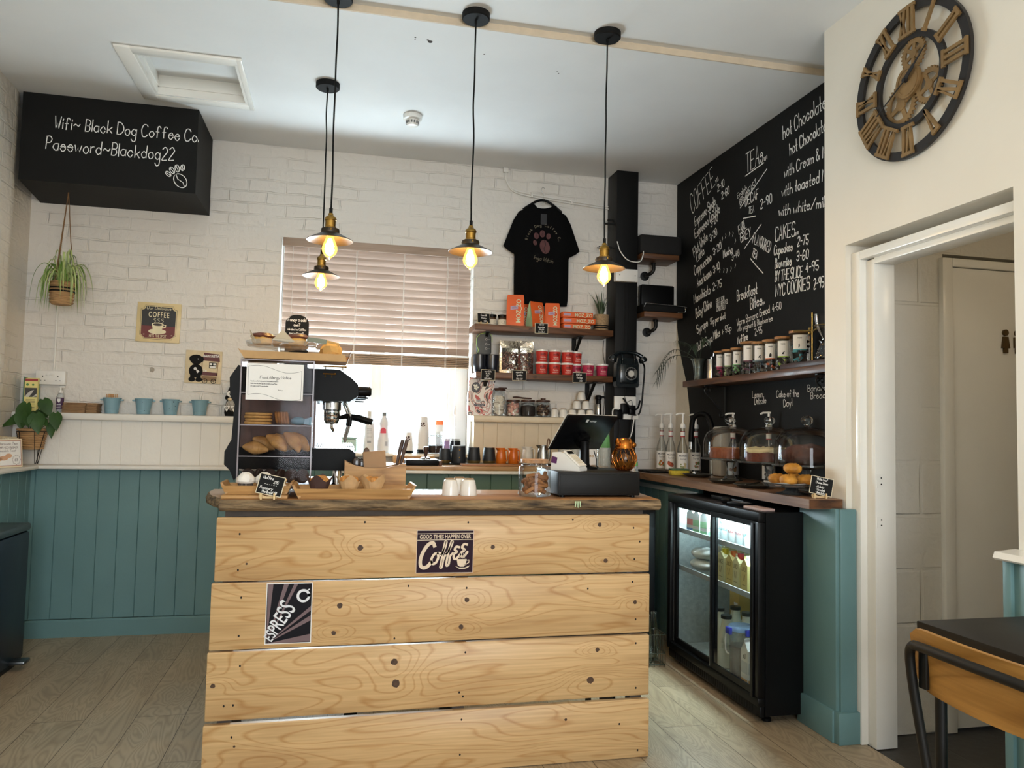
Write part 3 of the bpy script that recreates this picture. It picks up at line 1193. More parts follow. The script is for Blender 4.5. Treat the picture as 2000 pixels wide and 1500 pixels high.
# --- hanging spider plant
px, py, pz = -1.520, 4.72, 1.862
t = thing('hanging_plant', 'spider plant in a rush basket hanging by strings below the chalkboard box', 'hanging plant', (px, py, pz))
b = B()
b.lathe([(0, 0), (0.048, 0), (0.055, 0.01), (0.064, 0.125), (0.060, 0.128), (0.05, 0.10), (0, 0.10)], 24)
for k in range(7):
 r_ = 0.055 + 0.009 * k / 6.5
 b.tube([(r_ * math.cos(q), r_ * math.sin(q), 0.012 + 0.018 * k) for q in [2 * PI * j / 20 for j in range(20)]], 0.0055, 6, True)
b.k = 1
for k in (3, 4):
 b.lathe([(0.0655, 0.014 + 0.018 * k), (0.0665, 0.022 + 0.018 * k)], 24)
obj('basket', b, [M_wicker, M_blackmat], t)
b = B()
hk = (0.006, 0.0, 2.4995 - pz)
for a in (0.4, 2.4, 4.4):
 b.tube([(0.062 * math.cos(a), 0.062 * math.sin(a), 0.12), (0.03 * math.cos(a), 0.03 * math.sin(a), 0.36), hk], 0.0028, 6)
b.tube([(0.006, 0, 2.475 - pz), hk], 0.004, 6)
obj('string_hanger', b, mat('jute_string', '#7a5a3a', 0.9), t)
rnd = random.Random(4)
b = B()
for k in range(74):
 a = rnd.uniform(0, 2 * PI)
 L = rnd.uniform(0.10, 0.23)
 hgt = rnd.uniform(0.02, 0.10)
 if k < 12:
  L, hgt = L * 0.5, rnd.uniform(0.10, 0.17)
 ca, sa = math.cos(a), math.sin(a)
 r0 = 0.015
 dropz = rnd.uniform(0.0, 0.16) if k >= 12 else -0.04
 b.k = 0 if rnd.random() < 0.5 else 1
 pts = [(r0 * ca, r0 * sa, 0.11), ((r0 + L * 0.3) * ca, (r0 + L * 0.3) * sa, 0.14 + hgt), ((r0 + L * 0.55) * ca, (r0 + L * 0.55) * sa, 0.135 + hgt * 0.7 - dropz * 0.25), ((r0 + L * 0.66) * ca, (r0 + L * 0.66) * sa, 0.10 - dropz)]
 b.leaf(pts, rnd.uniform(0.012, 0.019), 'grass', 0.25)
obj('leaves', b, [mat('spider_plant_green', '#6f8f3f', 0.4, var=0.2), mat('spider_plant_cream', '#a9b878', 0.4, var=0.15)], t)

# --- signs on the brick
def wall_sign(name, label, cat, x0, x1, z0, z1, tilt=0.0):
 t = thing(name, label, cat, ((x0 + x1) / 2, BY - 0.008, (z0 + z1) / 2))
 t.rotation_euler = (0, tilt, 0)
 return t, (x1 - x0) / 2, (z1 - z0) / 2


t, hw, hh = wall_sign('coffee_sign', 'square cream edged tin sign with a coffee cup on brick wall', 'sign', -1.193, -0.946, 1.700, 1.939, R(1))
M_signcream = mat('sign_cream', '#dcc795', 0.4, var=0.12, scale=9)
M_signblack = mat('sign_black', '#1f1d1c', 0.4, var=0.1)
M_signred = mat('sign_red', '#6c2523', 0.4, var=0.12)
b = B()
b.box(-hw, hw, -0.002, 0.007, -hh, hh, 0.001)
ob = obj('plate', b, M_signcream, t)
b = B()


def notched(hw, hh, n, q=5):
 out = []
 for sx, sz in ((1, 1), (-1, 1), (-1, -1), (1, -1)):
  c = []
  for k in range(q + 1):
   a = PI / 2 * k / q
   c.append((sx * (hw - n * math.cos(a)), sz * (hh - n * math.sin(a))))
  if sx * sz > 0:
   c = c[::-1]
  out += c
 return out


O = Vector((0, -0.0026, 0))
fr_ = notched(hw - 0.022, hh - 0.018, 0.022)
b.strip(fr_ + fr_[:2], 0.0016, X3, Z3, O)
b.poly(notched(hw - 0.028, hh - 0.024, 0.022), X3, Z3, O)
b.k = 1
b.poly([(-hw + 0.028, -0.022), (hw - 0.028, -0.022), (hw - 0.028, -hh + 0.046), (hw - 0.05, -hh + 0.024), (-hw + 0.05, -hh + 0.024), (-hw + 0.028, -hh + 0.046)], X3, Z3, O - Y3 * 0.0006)
b.k = 2
letters(b, 'COFFEE', O - Y3 * 0.001 + Z3 * 0.032, X3, Z3, 0.031, bold=0.015, sx=0.62, sp=1.3)
letters(b, 'HITS THE SPOT', O - Y3 * 0.0012 - Z3 * 0.090, X3, Z3, 0.016, bold=0.01, sx=0.62)
letters(b, '"', O - Y3 * 0.0012 - Z3 * 0.090 - X3 * 0.078, X3, Z3, 0.017)
letters(b, '"', O - Y3 * 0.0012 - Z3 * 0.090 + X3 * 0.078, X3, Z3, 0.017)
hand(b, 'Our Delicious', O - Y3 * 0.001 + Z3 * 0.078, X3, Z3, 0.018, 0.0018, 'c', slant=0.2)
b.poly(circle(-0.004, -0.055, 0.05, 24, 0.017), X3, Z3, O - Y3 * 0.001)
b.poly([(-0.037, -0.010), (0.030, -0.010), (0.022, -0.040), (0.008, -0.052), (-0.016, -0.052), (-0.030, -0.040)], X3, Z3, O - Y3 * 0.0014)
b.poly(circle(-0.0035, -0.012, 0.0345, 20, 0.012), X3, Z3, O - Y3 * 0.0016)
b.strip([(0.030, -0.014), (0.042, -0.014), (0.041, -0.026), (0.026, -0.032)], 0.006, X3, Z3, O - Y3 * 0.0012)
for cx in (-0.022, 0.0, 0.022):
 b.strip([(p[0], p[1]) for p in catmull([(cx, 0.0, 0), (cx + 0.006, 0.010, 0), (cx - 0.006, 0.018, 0), (cx + 0.002, 0.026, 0), (cx + 0.006, 0.021, 0)], 4)], 0.002, X3, Z3, O - Y3 * 0.001)
b.k = 3
b.poly(circle(-0.0035, -0.013, 0.027, 20, 0.008), X3, Z3, O - Y3 * 0.002)
obj('printed_face', b, [M_signblack, M_signred, mat('sign_ivory', '#e8dcb8', 0.4), mat('sign_coffee', '#2c1c12', 0.4)], t)

t, hw, hh = wall_sign('dog_picture', 'small square picture of a black dog beside a coffee cart', 'picture', -0.908, -0.699, 1.4595, 1.660, R(1))
b = B()
b.box(-hw, hw, -0.002, 0.007, -hh, hh, 0.001)
obj('canvas', b, mat('picture_cream', '#d9c7a3', 0.6, var=0.14, scale=16), t)
b = B()
b.poly([(-0.012, 0.040), (0.094, 0.036), (0.088, 0.082), (0.000, 0.088)], X3, Z3, O)
b.poly([(-0.012, -0.028), (0.084, -0.032), (0.084, -0.052), (-0.012, -0.050)], X3, Z3, O)
b.k = 1
for cx, cz, rx, rz in ((-0.042, 0.042, 0.034, 0.030), (-0.042, -0.025, 0.040, 0.042), (-0.070, 0.048, 0.013, 0.018), (-0.012, 0.046, 0.012, 0.018), (-0.062, -0.078, 0.020, 0.014), (-0.022, -0.078, 0.020, 0.014), (-0.043, 0.060, 0.030, 0.014), (-0.060, -0.060, 0.013, 0.024), (-0.024, -0.060, 0.013, 0.024)):
 b.poly(circle(cx, cz, rx, 18, rz), X3, Z3, O - Y3 * (0.0004 + 0.0001 * abs(cx) * 10))
b.poly([(0.032, 0.030), (0.075, 0.030), (0.075, -0.006), (0.032, -0.006)], X3, Z3, O)
b.k = 2
b.poly([(-0.008, -0.053), (0.080, -0.055), (0.078, -0.085), (-0.006, -0.082)], X3, Z3, O)
b.strip([(-0.008, 0.04), (-0.008, -0.05)], 0.004, X3, Z3, O)
b.strip([(0.084, 0.036), (0.080, -0.05)], 0.004, X3, Z3, O)
b.k = 3
letters(b, 'BARKRISTA', O - Y3 * 0.0006 + X3 * 0.043 + Z3 * 0.062, X3, Z3, 0.014, bold=0.03, sx=0.9)
for cx in (0.012, 0.062):
 c = circle(cx, -0.085, 0.014, 18)
 b.k = 1
 b.strip(c + c[:2], 0.0035, X3, Z3, O - Y3 * 0.0004)
 for a in range(4):
  b.strip([(cx, -0.085), (cx + 0.013 * math.cos(a * 1.57 + .3), -0.085 + 0.013 * math.sin(a * 1.57 + .3))], 0.002, X3, Z3, O - Y3 * 0.0004)
 b.k = 3
for (x0, z0, x1, z1) in ((0.036, 0.026, 0.050, 0.014), (0.056, 0.026, 0.070, 0.014), (0.036, 0.008, 0.070, -0.004), (0.002, -0.012, 0.008, -0.028), (0.012, -0.016, 0.020, -0.028)):
 b.poly([(x0, z0), (x1, z0), (x1, z1), (x0, z1)], X3, Z3, O - Y3 * 0.0009)
b.poly(circle(-0.046, -0.012, 0.009, 10), X3, Z3, O - Y3 * 0.0012)
b.poly([(-0.044, -0.010), (-0.020, -0.028), (-0.034, -0.040)], X3, Z3, O - Y3 * 0.0012)
b.poly(circle(-0.032, 0.048, 0.003, 8), X3, Z3, O - Y3 * 0.0012)
obj('printed_face', b, [mat('cart_maroon', '#5a2323', 0.5), M_blackmat, mat('cart_wood', '#8a6c4c', 0.6), M_paper], t)

# --- double socket and its trunking
t = thing('wall_socket', 'white double wall socket above the leaflets', 'socket', (-1.634, BY, 1.463))
b = B()
b.box(-0.078, 0.078, -0.040, -0.001, -0.040, 0.042, 0.004)
obj('faceplate', b, M_whiteplas, t)
b = B()
for x in (-0.058, 0.022):
 for dx, dz, w_, h_ in ((0.018, 0.008, 0.004, 0.007), (0.008, -0.016, 0.007, 0.003), (0.030, -0.016, 0.007, 0.003)):
  b.box(x + dx - w_ / 2, x + dx + w_ / 2, -0.0408, -0.0398, dz - h_ / 2, dz + h_ / 2)
obj('socket_slots', b, M_blackmat, t)
for x in (-0.014, 0.012):
 b = B()
 b.box(x - 0.010, x + 0.010, -0.043, -0.0395, 0.012, 0.028, 0.001)
 obj('rocker_switch', b, M_whiteplas, t)
b = B()
b.box(-1.632, -1.622, 4.988, 5.001, 1.504, 2.30, 0.002)
tag(obj('cable_trunking', b, M_white), 'thin white trunking running up the brick from the double socket', 'cable trunking')
b = B()
b.add([(-1.110, 4.9988, 1.545), (-1.098, 4.9985, 1.549), (-1.084, 4.9988, 1.545), (-1.080, 4.9988, 1.530), (-1.092, 4.9985, 1.516), (-1.108, 4.9988, 1.520)], [(0, 1, 2, 3, 4, 5)])
tag(obj('paint_chip', b, mat('bare_grey', '#a39b8e', 0.8, var=0.2, scale=90)), 'small grey chip in the white paint below the coffee sign', 'paint chip')

# --- things on the long white ledge
LZ = 1.262
t = thing('leaflet_holder', 'green sided leaflet holder with yellow leaflets on the white ledge', 'leaflets', (-1.722, 4.935, LZ), R(6))
b = B()
b.prism([(-0.034, -0.025), (-0.030, -0.028), (-0.026, 0.03), (-0.034, 0.03)], 'z', 0.001, 0.20)
b.box(-0.034, 0.038, 0.024, 0.030, 0.001, 0.195)
b.box(-0.034, 0.038, -0.02, 0.028, 0.0005, 0.004)
obj('holder', b, mat('holder_green', '#5f8f78', 0.5, var=0.05), t)
b = B()
for k in range(4):
 y = -0.022 + 0.010 * k
 b.box(-0.028, 0.037, y, y + 0.007, 0.004, 0.190 + 0.002 * k)
lf = obj('leaflet', b, mat('leaflet_yellow', '#e6d98a', 0.6, var=0.03), t)
b = B()
O = Vector((0, -0.0226, 0))
b.poly([(-0.028, 0.176), (0.037, 0.176), (0.037, 0.190), (-0.028, 0.190)], X3, Z3, O)
b.k = 1
b.poly([(-0.026, 0.085), (0.035, 0.085), (0.035, 0.138), (-0.026, 0.138)], X3, Z3, O)
for cx, r_ in ((-0.014, 0.007), (0.014, 0.006)):
 b.k = 2
 b.poly(circle(cx, 0.156, r_, 12), X3, Z3, O)
b.k = 3
b.poly([(-0.026, 0.085), (-0.005, 0.085), (0.012, 0.110), (0.020, 0.126), (0.006, 0.122), (-0.010, 0.108)], X3, Z3, O - Y3 * 0.0002)
b.poly([(0.012, 0.085), (0.035, 0.090), (0.035, 0.106)], X3, Z3, O - Y3 * 0.0002)
b.k = 1
for z in (0.070, 0.062, 0.054, 0.046, 0.026):
 b.strip([(-0.018, z), (0.026, z)], 0.002, X3, Z3, O)
obj('print', b, [mat('leaflet_red', '#a03a34', 0.6), mat('print_grey', '#3d3a36', 0.6), mat('leaflet_green', '#4f8a4a', 0.6), mat('print_pale', '#c9c5ba', 0.6)], lf)

t = thing('sanitiser_bottle', 'clear pump bottle with purple label below the socket', 'bottle', (-1.566, 4.93, LZ))
b = B()
b.lathe([(0, 0.001), (0.018, 0.001), (0.0195, 0.004), (0.0195, 0.092), (0.015, 0.104), (0.011, 0.108), (0.011, 0.113), (0, 0.113)], 24)
bd = obj('body', b, thin_glass('hazy_plastic', (0.9, 0.9, 0.92), 0.1, 0.6, 0.35), t)
b = B()
b.lathe([(0.0198, 0.020), (0.0198, 0.086)], 24)
b.k = 1
b.poly([(-0.008, 0.080), (0.008, 0.080), (0.008, 0.066), (0, 0.056), (-0.008, 0.066)], X3, Z3, Vector((0, -0.0203, 0)))
for z in (0.046, 0.038, 0.028):
 b.strip([(-0.010, z), (0.010, z)], 0.003, X3, Z3, Vector((0, -0.0203, 0)))
obj('label', b, [mat('label_purple', '#4b2f52', 0.5), M_paper], bd)
b = B()
b.cyl((0, 0, 0.112), 0.013, 0.016, 16, bev=0.002)
b.cyl((0, 0, 0.128), 0.005, 0.016, 10)
b.box(-0.006, 0.022, -0.007, 0.007, 0.143, 0.153, 0.003)
obj('pump', b, M_whiteplas, t)

t = thing('napkin_stack', 'stack of folded brown paper napkins on the ledge', 'napkins', (-1.447, 4.935, LZ))
b = B()
rnd = random.Random(3)
z = 0.001
for k in range(13):
 h_ = 0.0042
 dx, dy = rnd.uniform(-0.004, 0.004), rnd.uniform(-0.004, 0.003)
 b.box(-0.092 + dx, 0.028 + dx, -0.052 + dy, 0.05 + dy, z, z + h_ * 0.8, 0.001, 1)
 b.box(0.034 + dx, 0.090 + dx, -0.050 - dy, 0.045, z, z + h_ * 0.8, 0.001, 1)
 z += h_ + rnd.uniform(0, 0.0005)
obj('napkins', b, mat('brown_napkin', '#a5835f', 0.85, var=0.12, scale=40), t)


def chipped(name, col, chip):
 m, nt, n, l, p = _mat(name)
 tc = n.new('ShaderNodeTexCoord')
 nz = n.new('ShaderNodeTexNoise')
 nz.inputs['Scale'].default_value = 48
 nz.inputs['Detail'].default_value = 2
 oi = n.new('ShaderNodeObjectInfo')
 va = n.new('ShaderNodeVectorMath')
 va.operation = 'ADD'
 l.new(tc.outputs['Object'], va.inputs[0])
 l.new(oi.outputs['Random'], va.inputs[1])
 l.new(va.outputs[0], nz.inputs[0])
 cr = n.new('ShaderNodeValToRGB')
 cr.color_ramp.interpolation = 'CONSTANT'
 cr.color_ramp.elements[0].color = lin(col)
 cr.color_ramp.elements[1].position = 0.70
 cr.color_ramp.elements[1].color = lin(chip)
 l.new(nz.outputs[0], cr.inputs[0])
 l.new(cr.outputs[0], p.inputs['Base Color'])
 p.inputs['Roughness'].default_value = 0.35
 return m


def make_bucket(label, loc):
 t = thing('tin_bucket', label, 'bucket', loc, group='blue tin buckets on the ledge')
 b = B()
 b.lathe([(0, 0.001), (0.034, 0.001), (0.036, 0.004), (0.0375, 0.020), (0.0385, 0.021), (0.0385, 0.024), (0.0378, 0.025), (0.048, 0.088), (0.051, 0.089), (0.0515, 0.092), (0.050, 0.094), (0.046, 0.092), (0.035, 0.006), (0, 0.006)], 32)
 M_b = chipped('blue_enamel', '#7da0ad', '#26343a')
 obj('body', b, M_b, t)
 for s in (-1, 1):
  b = B()
  b.box(*(sorted((s * 0.046, s * 0.062))), -0.013, 0.013, 0.076, 0.086, 0.003)
  obj('ear', b, M_b, t)
 return t


bk = make_bucket('blue tin bucket holding wooden stirrers on the ledge', (-1.290, 4.932, LZ))
copy_of(bk, (-1.117, 4.932, LZ), 0.15, 'empty blue tin bucket standing beside the one with stirrers')
copy_of(bk, (-0.968, 4.932, LZ), -0.2, 'empty blue tin bucket between two other empty buckets, below the dog picture')
copy_of(bk, (-0.804, 4.932, LZ), 3.05, 'empty blue tin bucket on the ledge nearest the display case')
M_stir = mat('birch_stick', '#c99b6c', 0.7, var=0.1)
b = B()
b.box(-0.0028, 0.0028, -0.0008, 0.0008, 0, 0.108, 0.0006, 1)
st = obj('wooden_stirrer', b, M_stir)
tag(st, 'wooden stirrer standing in the blue bucket beside the napkins', 'stirrer', 'wooden stirrers in the bucket')
rnd = random.Random(8)
for k in range(16):
 o = st if k == 0 else st.copy()
 if k:
  C.objects.link(o)
 a, r_ = rnd.uniform(0, 6.28), rnd.uniform(0.004, 0.024)
 o.location = (-1.295 + r_ * math.cos(a), 4.932 + r_ * math.sin(a), LZ + 0.0085)
 o.rotation_euler = (rnd.uniform(-0.12, 0.12), rnd.uniform(-0.14, 0.10), rnd.uniform(0, 3))

t = thing('gnome', 'black and grey bearded gnome in a spotted hat behind the display case', 'gnome', (-0.615, 4.932, LZ))
b = B()
b.lathe([(0, 0.001), (0.044, 0.001), (0.050, 0.02), (0.048, 0.06), (0.036, 0.10), (0, 0.11)], 20)
obj('body', b, M_blackmat, t)
b = B()
b.lathe([(0.042, 0.100), (0.050, 0.108), (0.034, 0.17), (0.020, 0.22), (0.010, 0.262), (0, 0.275)], 20)
for i, v in enumerate(b.v):
 v.x += 0.035 * max(0, (v.z - 0.12) / 0.15) ** 1.6
b.k = 1
rnd = random.Random(2)
for k in range(16):
 a, h_ = rnd.uniform(-2.6, -0.5), rnd.uniform(0.125, 0.25)
 r_ = 0.047 * (1 - (h_ - 0.11) / 0.17) + 0.003
 b.ball((r_ * math.cos(a) + 0.035 * max(0, (h_ - 0.12) / 0.15) ** 1.6, r_ * math.sin(a), h_), 0.003, 6, 4)
obj('hat', b, [M_blackmat, M_whiteplas], t)
b = B()
b.lathe([(0, -0.004), (0.019, -0.004), (0.019, 0.004), (0, 0.004)], 18, (-0.012, -0.048, 0.135), 'y')
b.k = 1
for dx, dz, r_ in ((-0.006, 0.003, 0.003), (0.006, 0.003, 0.003), (0, -0.006, 0.004)):
 b.ball((-0.012 + dx, -0.053, 0.135 + dz), r_, 6, 4)
obj('hat_badge', b, [M_whiteplas, M_blackmat], t)
b = B()
b.ball((-0.015, -0.048, 0.102), (0.012, 0.012, 0.011), 12, 8)
obj('nose', b, mat('gnome_nose', '#d8c3a0', 0.7), t)
b = B()
for k in range(15):
 x0 = -0.034 + 0.0045 * k
 b.k = k % 2
 b.tube([(x0 * 0.5, -0.044, 0.098), (x0 * 1.0, -0.056, 0.07), (x0 * 1.05 + rnd.uniform(-0.004, 0.004), -0.052, 0.030 + 0.02 * abs(k - 7) / 7)], [0.005, 0.0012], 6, smooth=4)
obj('beard', b, [mat('beard_grey', '#86827c', 0.8), mat('beard_pale', '#b9b5ad', 0.8)], t)
for ch, x in (('O', -0.028), ('C', 0.012)):
 b = B()
 b.prism([(x - 0.019, 0.062), (x + 0.019, 0.062), (x, 0.026)], 'y', -0.0625, -0.0605)
 b.k = 1
 letters(b, ch, (x, -0.0630, 0.044), X3, Z3, 0.013, bold=0.03)
 obj('bunting_flag', b, [M_paper, M_blackmat], t)

# --- plant in a rush pot on hairpin legs
px, py = -1.662, 4.818
t = thing('potted_plant', 'heart-leaved plant in a rush pot on thin black wire legs', 'plant', (px, py, 0.966))
b = B()
b.lathe([(0, 0.085), (0.050, 0.085), (0.054, 0.09), (0.072, 0.200), (0.069, 0.202), (0.062, 0.185), (0, 0.185)], 24)
for k in range(9):
 r_ = 0.055 + 0.0185 * k / 8
 b.tube([(r_ * math.cos(q), r_ * math.sin(q), 0.092 + 0.013 * k) for q in [2 * PI * j / 22 for j in range(22)]], 0.0055, 6, True)
obj('rush_pot', b, M_wicker, t)
b = B()
b.tube([(0.077 * math.cos(q), 0.077 * math.sin(q), 0.186) for q in [2 * PI * j / 28 for j in range(28)]], 0.0024, 6, True)
obj('hoop', b, M_iron, t)
for a in (-2.55, -0.75, 1.1):
 b = B()
 q = [(0.077 * math.cos(a - 0.36), 0.077 * math.sin(a - 0.36), 0.186), (0.044 * math.cos(a - 0.05), 0.044 * math.sin(a - 0.05), 0.004), (0.044 * math.cos(a + 0.05), 0.044 * math.sin(a + 0.05), 0.004), (0.077 * math.cos(a + 0.36), 0.077 * math.sin(a + 0.36), 0.186)]
 b.tube(q, 0.0022, 6)
 obj('leg', b, M_iron, t)
b = B()
rnd = random.Random(21)


def heart_leaf(b, base, tip, w, fold=0.12):
 base, tip = Vector(base), Vector(tip)
 d = tip - base
 L = d.length
 d.normalize()
 side = d.cross(Vector((0, -0.75, 0.65))).normalized()
 up = side.cross(d)
 prof = [(-0.10, 0.30), (0.0, 0.62), (0.12, 0.86), (0.28, 1.0), (0.45, 0.93), (0.62, 0.70), (0.78, 0.42), (0.90, 0.18), (1.0, 0.0)]
 mid = [base + d * (L * max(0, q[0])) + up * (-L * 0.16 * max(0, q[0]) ** 2) for q in prof]
 vs, n = [], len(prof)
 for i, (s_, ww) in enumerate(prof):
  e = d * (L * min(0, s_))
  vs += [mid[i] + e - side * w / 2 * ww + up * w * fold * ww, mid[i], mid[i] + e + side * w / 2 * ww + up * w * fold * ww]
 fs = []
 for i in range(n - 1):
  a = 3 * i
  fs += [(a, a + 1, a + 4, a + 3), (a + 1, a + 2, a + 5, a + 4)]
 b.add(vs, fs)


LV = [((-0.02, -0.03, 0.255), (-0.030, -0.075, 0.215), 0.06), ((-0.03, -0.02, 0.34), (-0.055, -0.05, 0.205), 0.085), ((0.045, 0.0, 0.365), (0.095, -0.03, 0.275), 0.075), ((-0.05, -0.02, 0.255), (-0.150, -0.05, 0.215), 0.06),
      ((0.03, -0.05, 0.285), (0.055, -0.085, 0.175), 0.09), ((0.115, -0.01, 0.29), (0.135, -0.05, 0.195), 0.07), ((0.10, -0.02, 0.235), (0.110, -0.05, 0.150), 0.05), ((0.0, 0.02, 0.30), (0.03, -0.04, 0.26), 0.06),
      ((-0.06, 0.0, 0.275), (-0.120, -0.02, 0.255), 0.045), ((0.02, 0.03, 0.30), (0.07, 0.0, 0.27), 0.06), ((0.05, -0.03, 0.25), (0.095, -0.07, 0.225), 0.05), ((-0.01, -0.05, 0.27), (0.005, -0.09, 0.215), 0.05), ((-0.045, -0.04, 0.29), (-0.035, -0.075, 0.195), 0.07)]
for q0, q1, w_ in LV:
 heart_leaf(b, q0, q1, w_)
 b.tube([(q0[0] * 0.25, q0[1] * 0.25, 0.185), (q0[0] * 0.6, q0[1] * 0.6, q0[2] - 0.02), q0], 0.0017, 5, smooth=3)
obj('leaves', b, M_greenleaf, t)

# --- price card and boxes on the side ledge
t = thing('price_card', 'framed five pound afternoon treat card on the side ledge', 'card', (-1.660, 4.49, 0.966))
t.rotation_euler = (R(-6), 0, R(63))
b = B()
b.box(-0.095, 0.095, -0.003, 0.004, 0.001, 0.150, 0.001)
b.k = 1
b.box(-0.088, 0.088, -0.0036, -0.0025, 0.008, 0.143)
b.k = 2
b.box(-0.083, 0.083, -0.0042, -0.003, 0.013, 0.138)
obj('card', b, [M_cream, mat('card_border_pink', '#b98f7e', 0.6), M_paper], t)
b = B()
O = Vector((0, -0.0047, 0))
hand(b, 'Afternoon Tea', O + Z3 * 0.118, X3, Z3, 0.014, 0.0014, 'c', slant=0.25)
hand(b, 'TO THE MOON & BACK', O + Z3 * 0.100, X3, Z3, 0.010, 0.0014, 'c')
hand(b, 'Chocolate Treat', O + Z3 * 0.083, X3, Z3, 0.011, 0.0012, 'c', slant=0.25)
pts = []
for k in range(16):
 r_ = 0.026 if k % 2 == 0 else 0.021
 pts.append((0.055 + r_ * math.cos(k * PI / 8), 0.040 + r_ * math.sin(k * PI / 8)))
b.strip(pts + pts[:2], 0.0016, X3, Z3, O)
letters(b, '£5', O + X3 * 0.055 + Z3 * 0.033, X3, Z3, 0.015)
b.k = 1
for cx, cz, rx, rz in ((-0.02, 0.050, 0.028, 0.012), (0.01, 0.062, 0.02, 0.012), (-0.045, 0.045, 0.018, 0.010)):
 b.poly(circle(cx, cz, rx, 14, rz), X3, Z3, O + Y3 * 0.0003)
obj('print', b, [mat('print_maroon', '#4d2f3a', 0.7), mat('food_tint', '#d2a583', 0.7)], t)
t = thing('card_pack', 'pale stack of cards behind the five pound card', 'cards', (-1.745, 4.70, 0.966))
b = B()
rnd = random.Random(5)
for k in range(9):
 x = -0.044 + 0.0095 * k
 b.box(x, x + 0.008, -0.055 + rnd.uniform(-.004, .004), 0.05, 0.001, 0.155 + rnd.uniform(-0.006, 0.006), 0.001, 1)
obj('cards', b, M_cream, t)

# --- pedal bin
t = thing('pedal_bin', 'dark blue-grey pedal bin against the side wall', 'bin', (-1.58, 4.17, 0))
M_bin = mat('bin_slate', '#1c2834', 0.4, var=0.08, spec=0.3)
b = B()
b.box(-0.068, 0.075, -0.30, 0.24, 0.02, 0.655, 0.015)
obj('body', b, M_bin, t)
b = B()
b.box(-0.069, 0.078, -0.305, 0.245, 0.657, 0.695, 0.012)
obj('lid', b, mat('bin_lid', '#3c4a4c', 0.4, var=0.06), t)
b = B()
b.box(-0.064, 0.070, -0.29, 0.23, 0.0, 0.022, 0.004)
obj('base', b, M_black, t)
b = B()
b.box(0.072, 0.145, 0.05, 0.13, 0.030, 0.048, 0.006)
b.box(0.06, 0.10, 0.075, 0.105, 0.034, 0.044)
obj('pedal', b, mat('pedal_metal', '#6d7072', 0.3, metal=0.9), t)

# --- venetian blind
M_slat = wood_mat('pale_blind_slat', '#c6b3a7', '#b9a598', 0, 1.0, 0.5, 4)
M_blindwood = wood_mat('blind_oak', '#b39a80', '#9a8168', 0, 1.2, 0.5, 5)
t = thing('venetian_blind', 'pale wooden venetian blind lowered over most of the window', 'blind', (0.243, 5.04, 2.35))
b = B()
b.box(-0.608, 0.608, -0.048, -0.034, -0.004, 0.050, 0.003)
b.box(-0.600, 0.600, -0.034, 0.03, 0.005, 0.046)
obj('valance', b, wood_mat('blind_valance', '#b09a88', '#9d8674', 0, 1.0, 0.5, 4), t)
b = B()
nsl = 14
for k in range(nsl):
 z = -0.020 - 0.0468 * k
 s0 = len(b.v)
 b.box(-0.600, 0.600, -0.025, 0.025, -0.0016, 0.0016, 0.001, 1)
 b.xf(s0, Matrix.Translation((0, 0, z)) @ Matrix.Rotation(R(-57), 4, 'X'))
obj('slats', b, M_slat, t)
b = B()
for k in range(6):
 b.box(-0.600, 0.600, -0.027, 0.025, -0.738 + 0.012 * k + 0.001, -0.738 + 0.012 * (k + 1) - (0.001 if k < 5 else 0), 0.002)
obj('bottom_rail', b, M_blindwood, t)
for x in (-0.455, -0.150, 0.155, 0.440):
 b = B()
 b.box(x - 0.0018, x + 0.0018, -0.0285, -0.0275, -0.735, 0.0)
 b.tube([(x + 0.006, -0.029, 0), (x + 0.006, -0.029, -0.735)], 0.0009, 5)
 b.box(x - 0.0018, x + 0.0018, 0.0275, 0.0285, -0.735, 0.0)
 obj('ladder_tape', b, M_whiteplas, t)
for x in (-0.545, 0.512):
 b = B()
 b.tube([(x, -0.036, 0), (x + 0.003, -0.036, -0.3), (x, -0.036, -0.66 if x < 0 else -0.99)], 0.0011, 5)
 obj('pull_cord', b, M_whiteplas, t)
b = B()
b.lathe([(0, -1.045), (0.008, -1.042), (0.0085, -1.02), (0.004, -0.985), (0, -0.983)], 12, (0.512, -0.036, 0))
obj('tassel', b, M_whiteplas, t)
b = B()
b.tube([(0.512, -0.036, -1.04), (0.513, -0.036, -1.25)], 0.0011, 5)
obj('pull_cord', b, M_whiteplas, t)

# --- on the window sill
SZ = WZ0 + 0.0222


def bottle(name, label, cat, x, y, z, prof, cap, m, mcap, group=None):
 t = thing(name, label, cat, (x, y, z), group=group)
 b = B()
 b.lathe([(0, 0.001)] + prof + [(0, prof[-1][1])], 24)
 bd = obj('body', b, m, t)
 b = B()
 b.lathe([(0, cap[0]), (cap[2], cap[0]), (cap[2], cap[1]), (0, cap[1])], 18)
 obj('cap', b, mcap, t)
 return t, bd


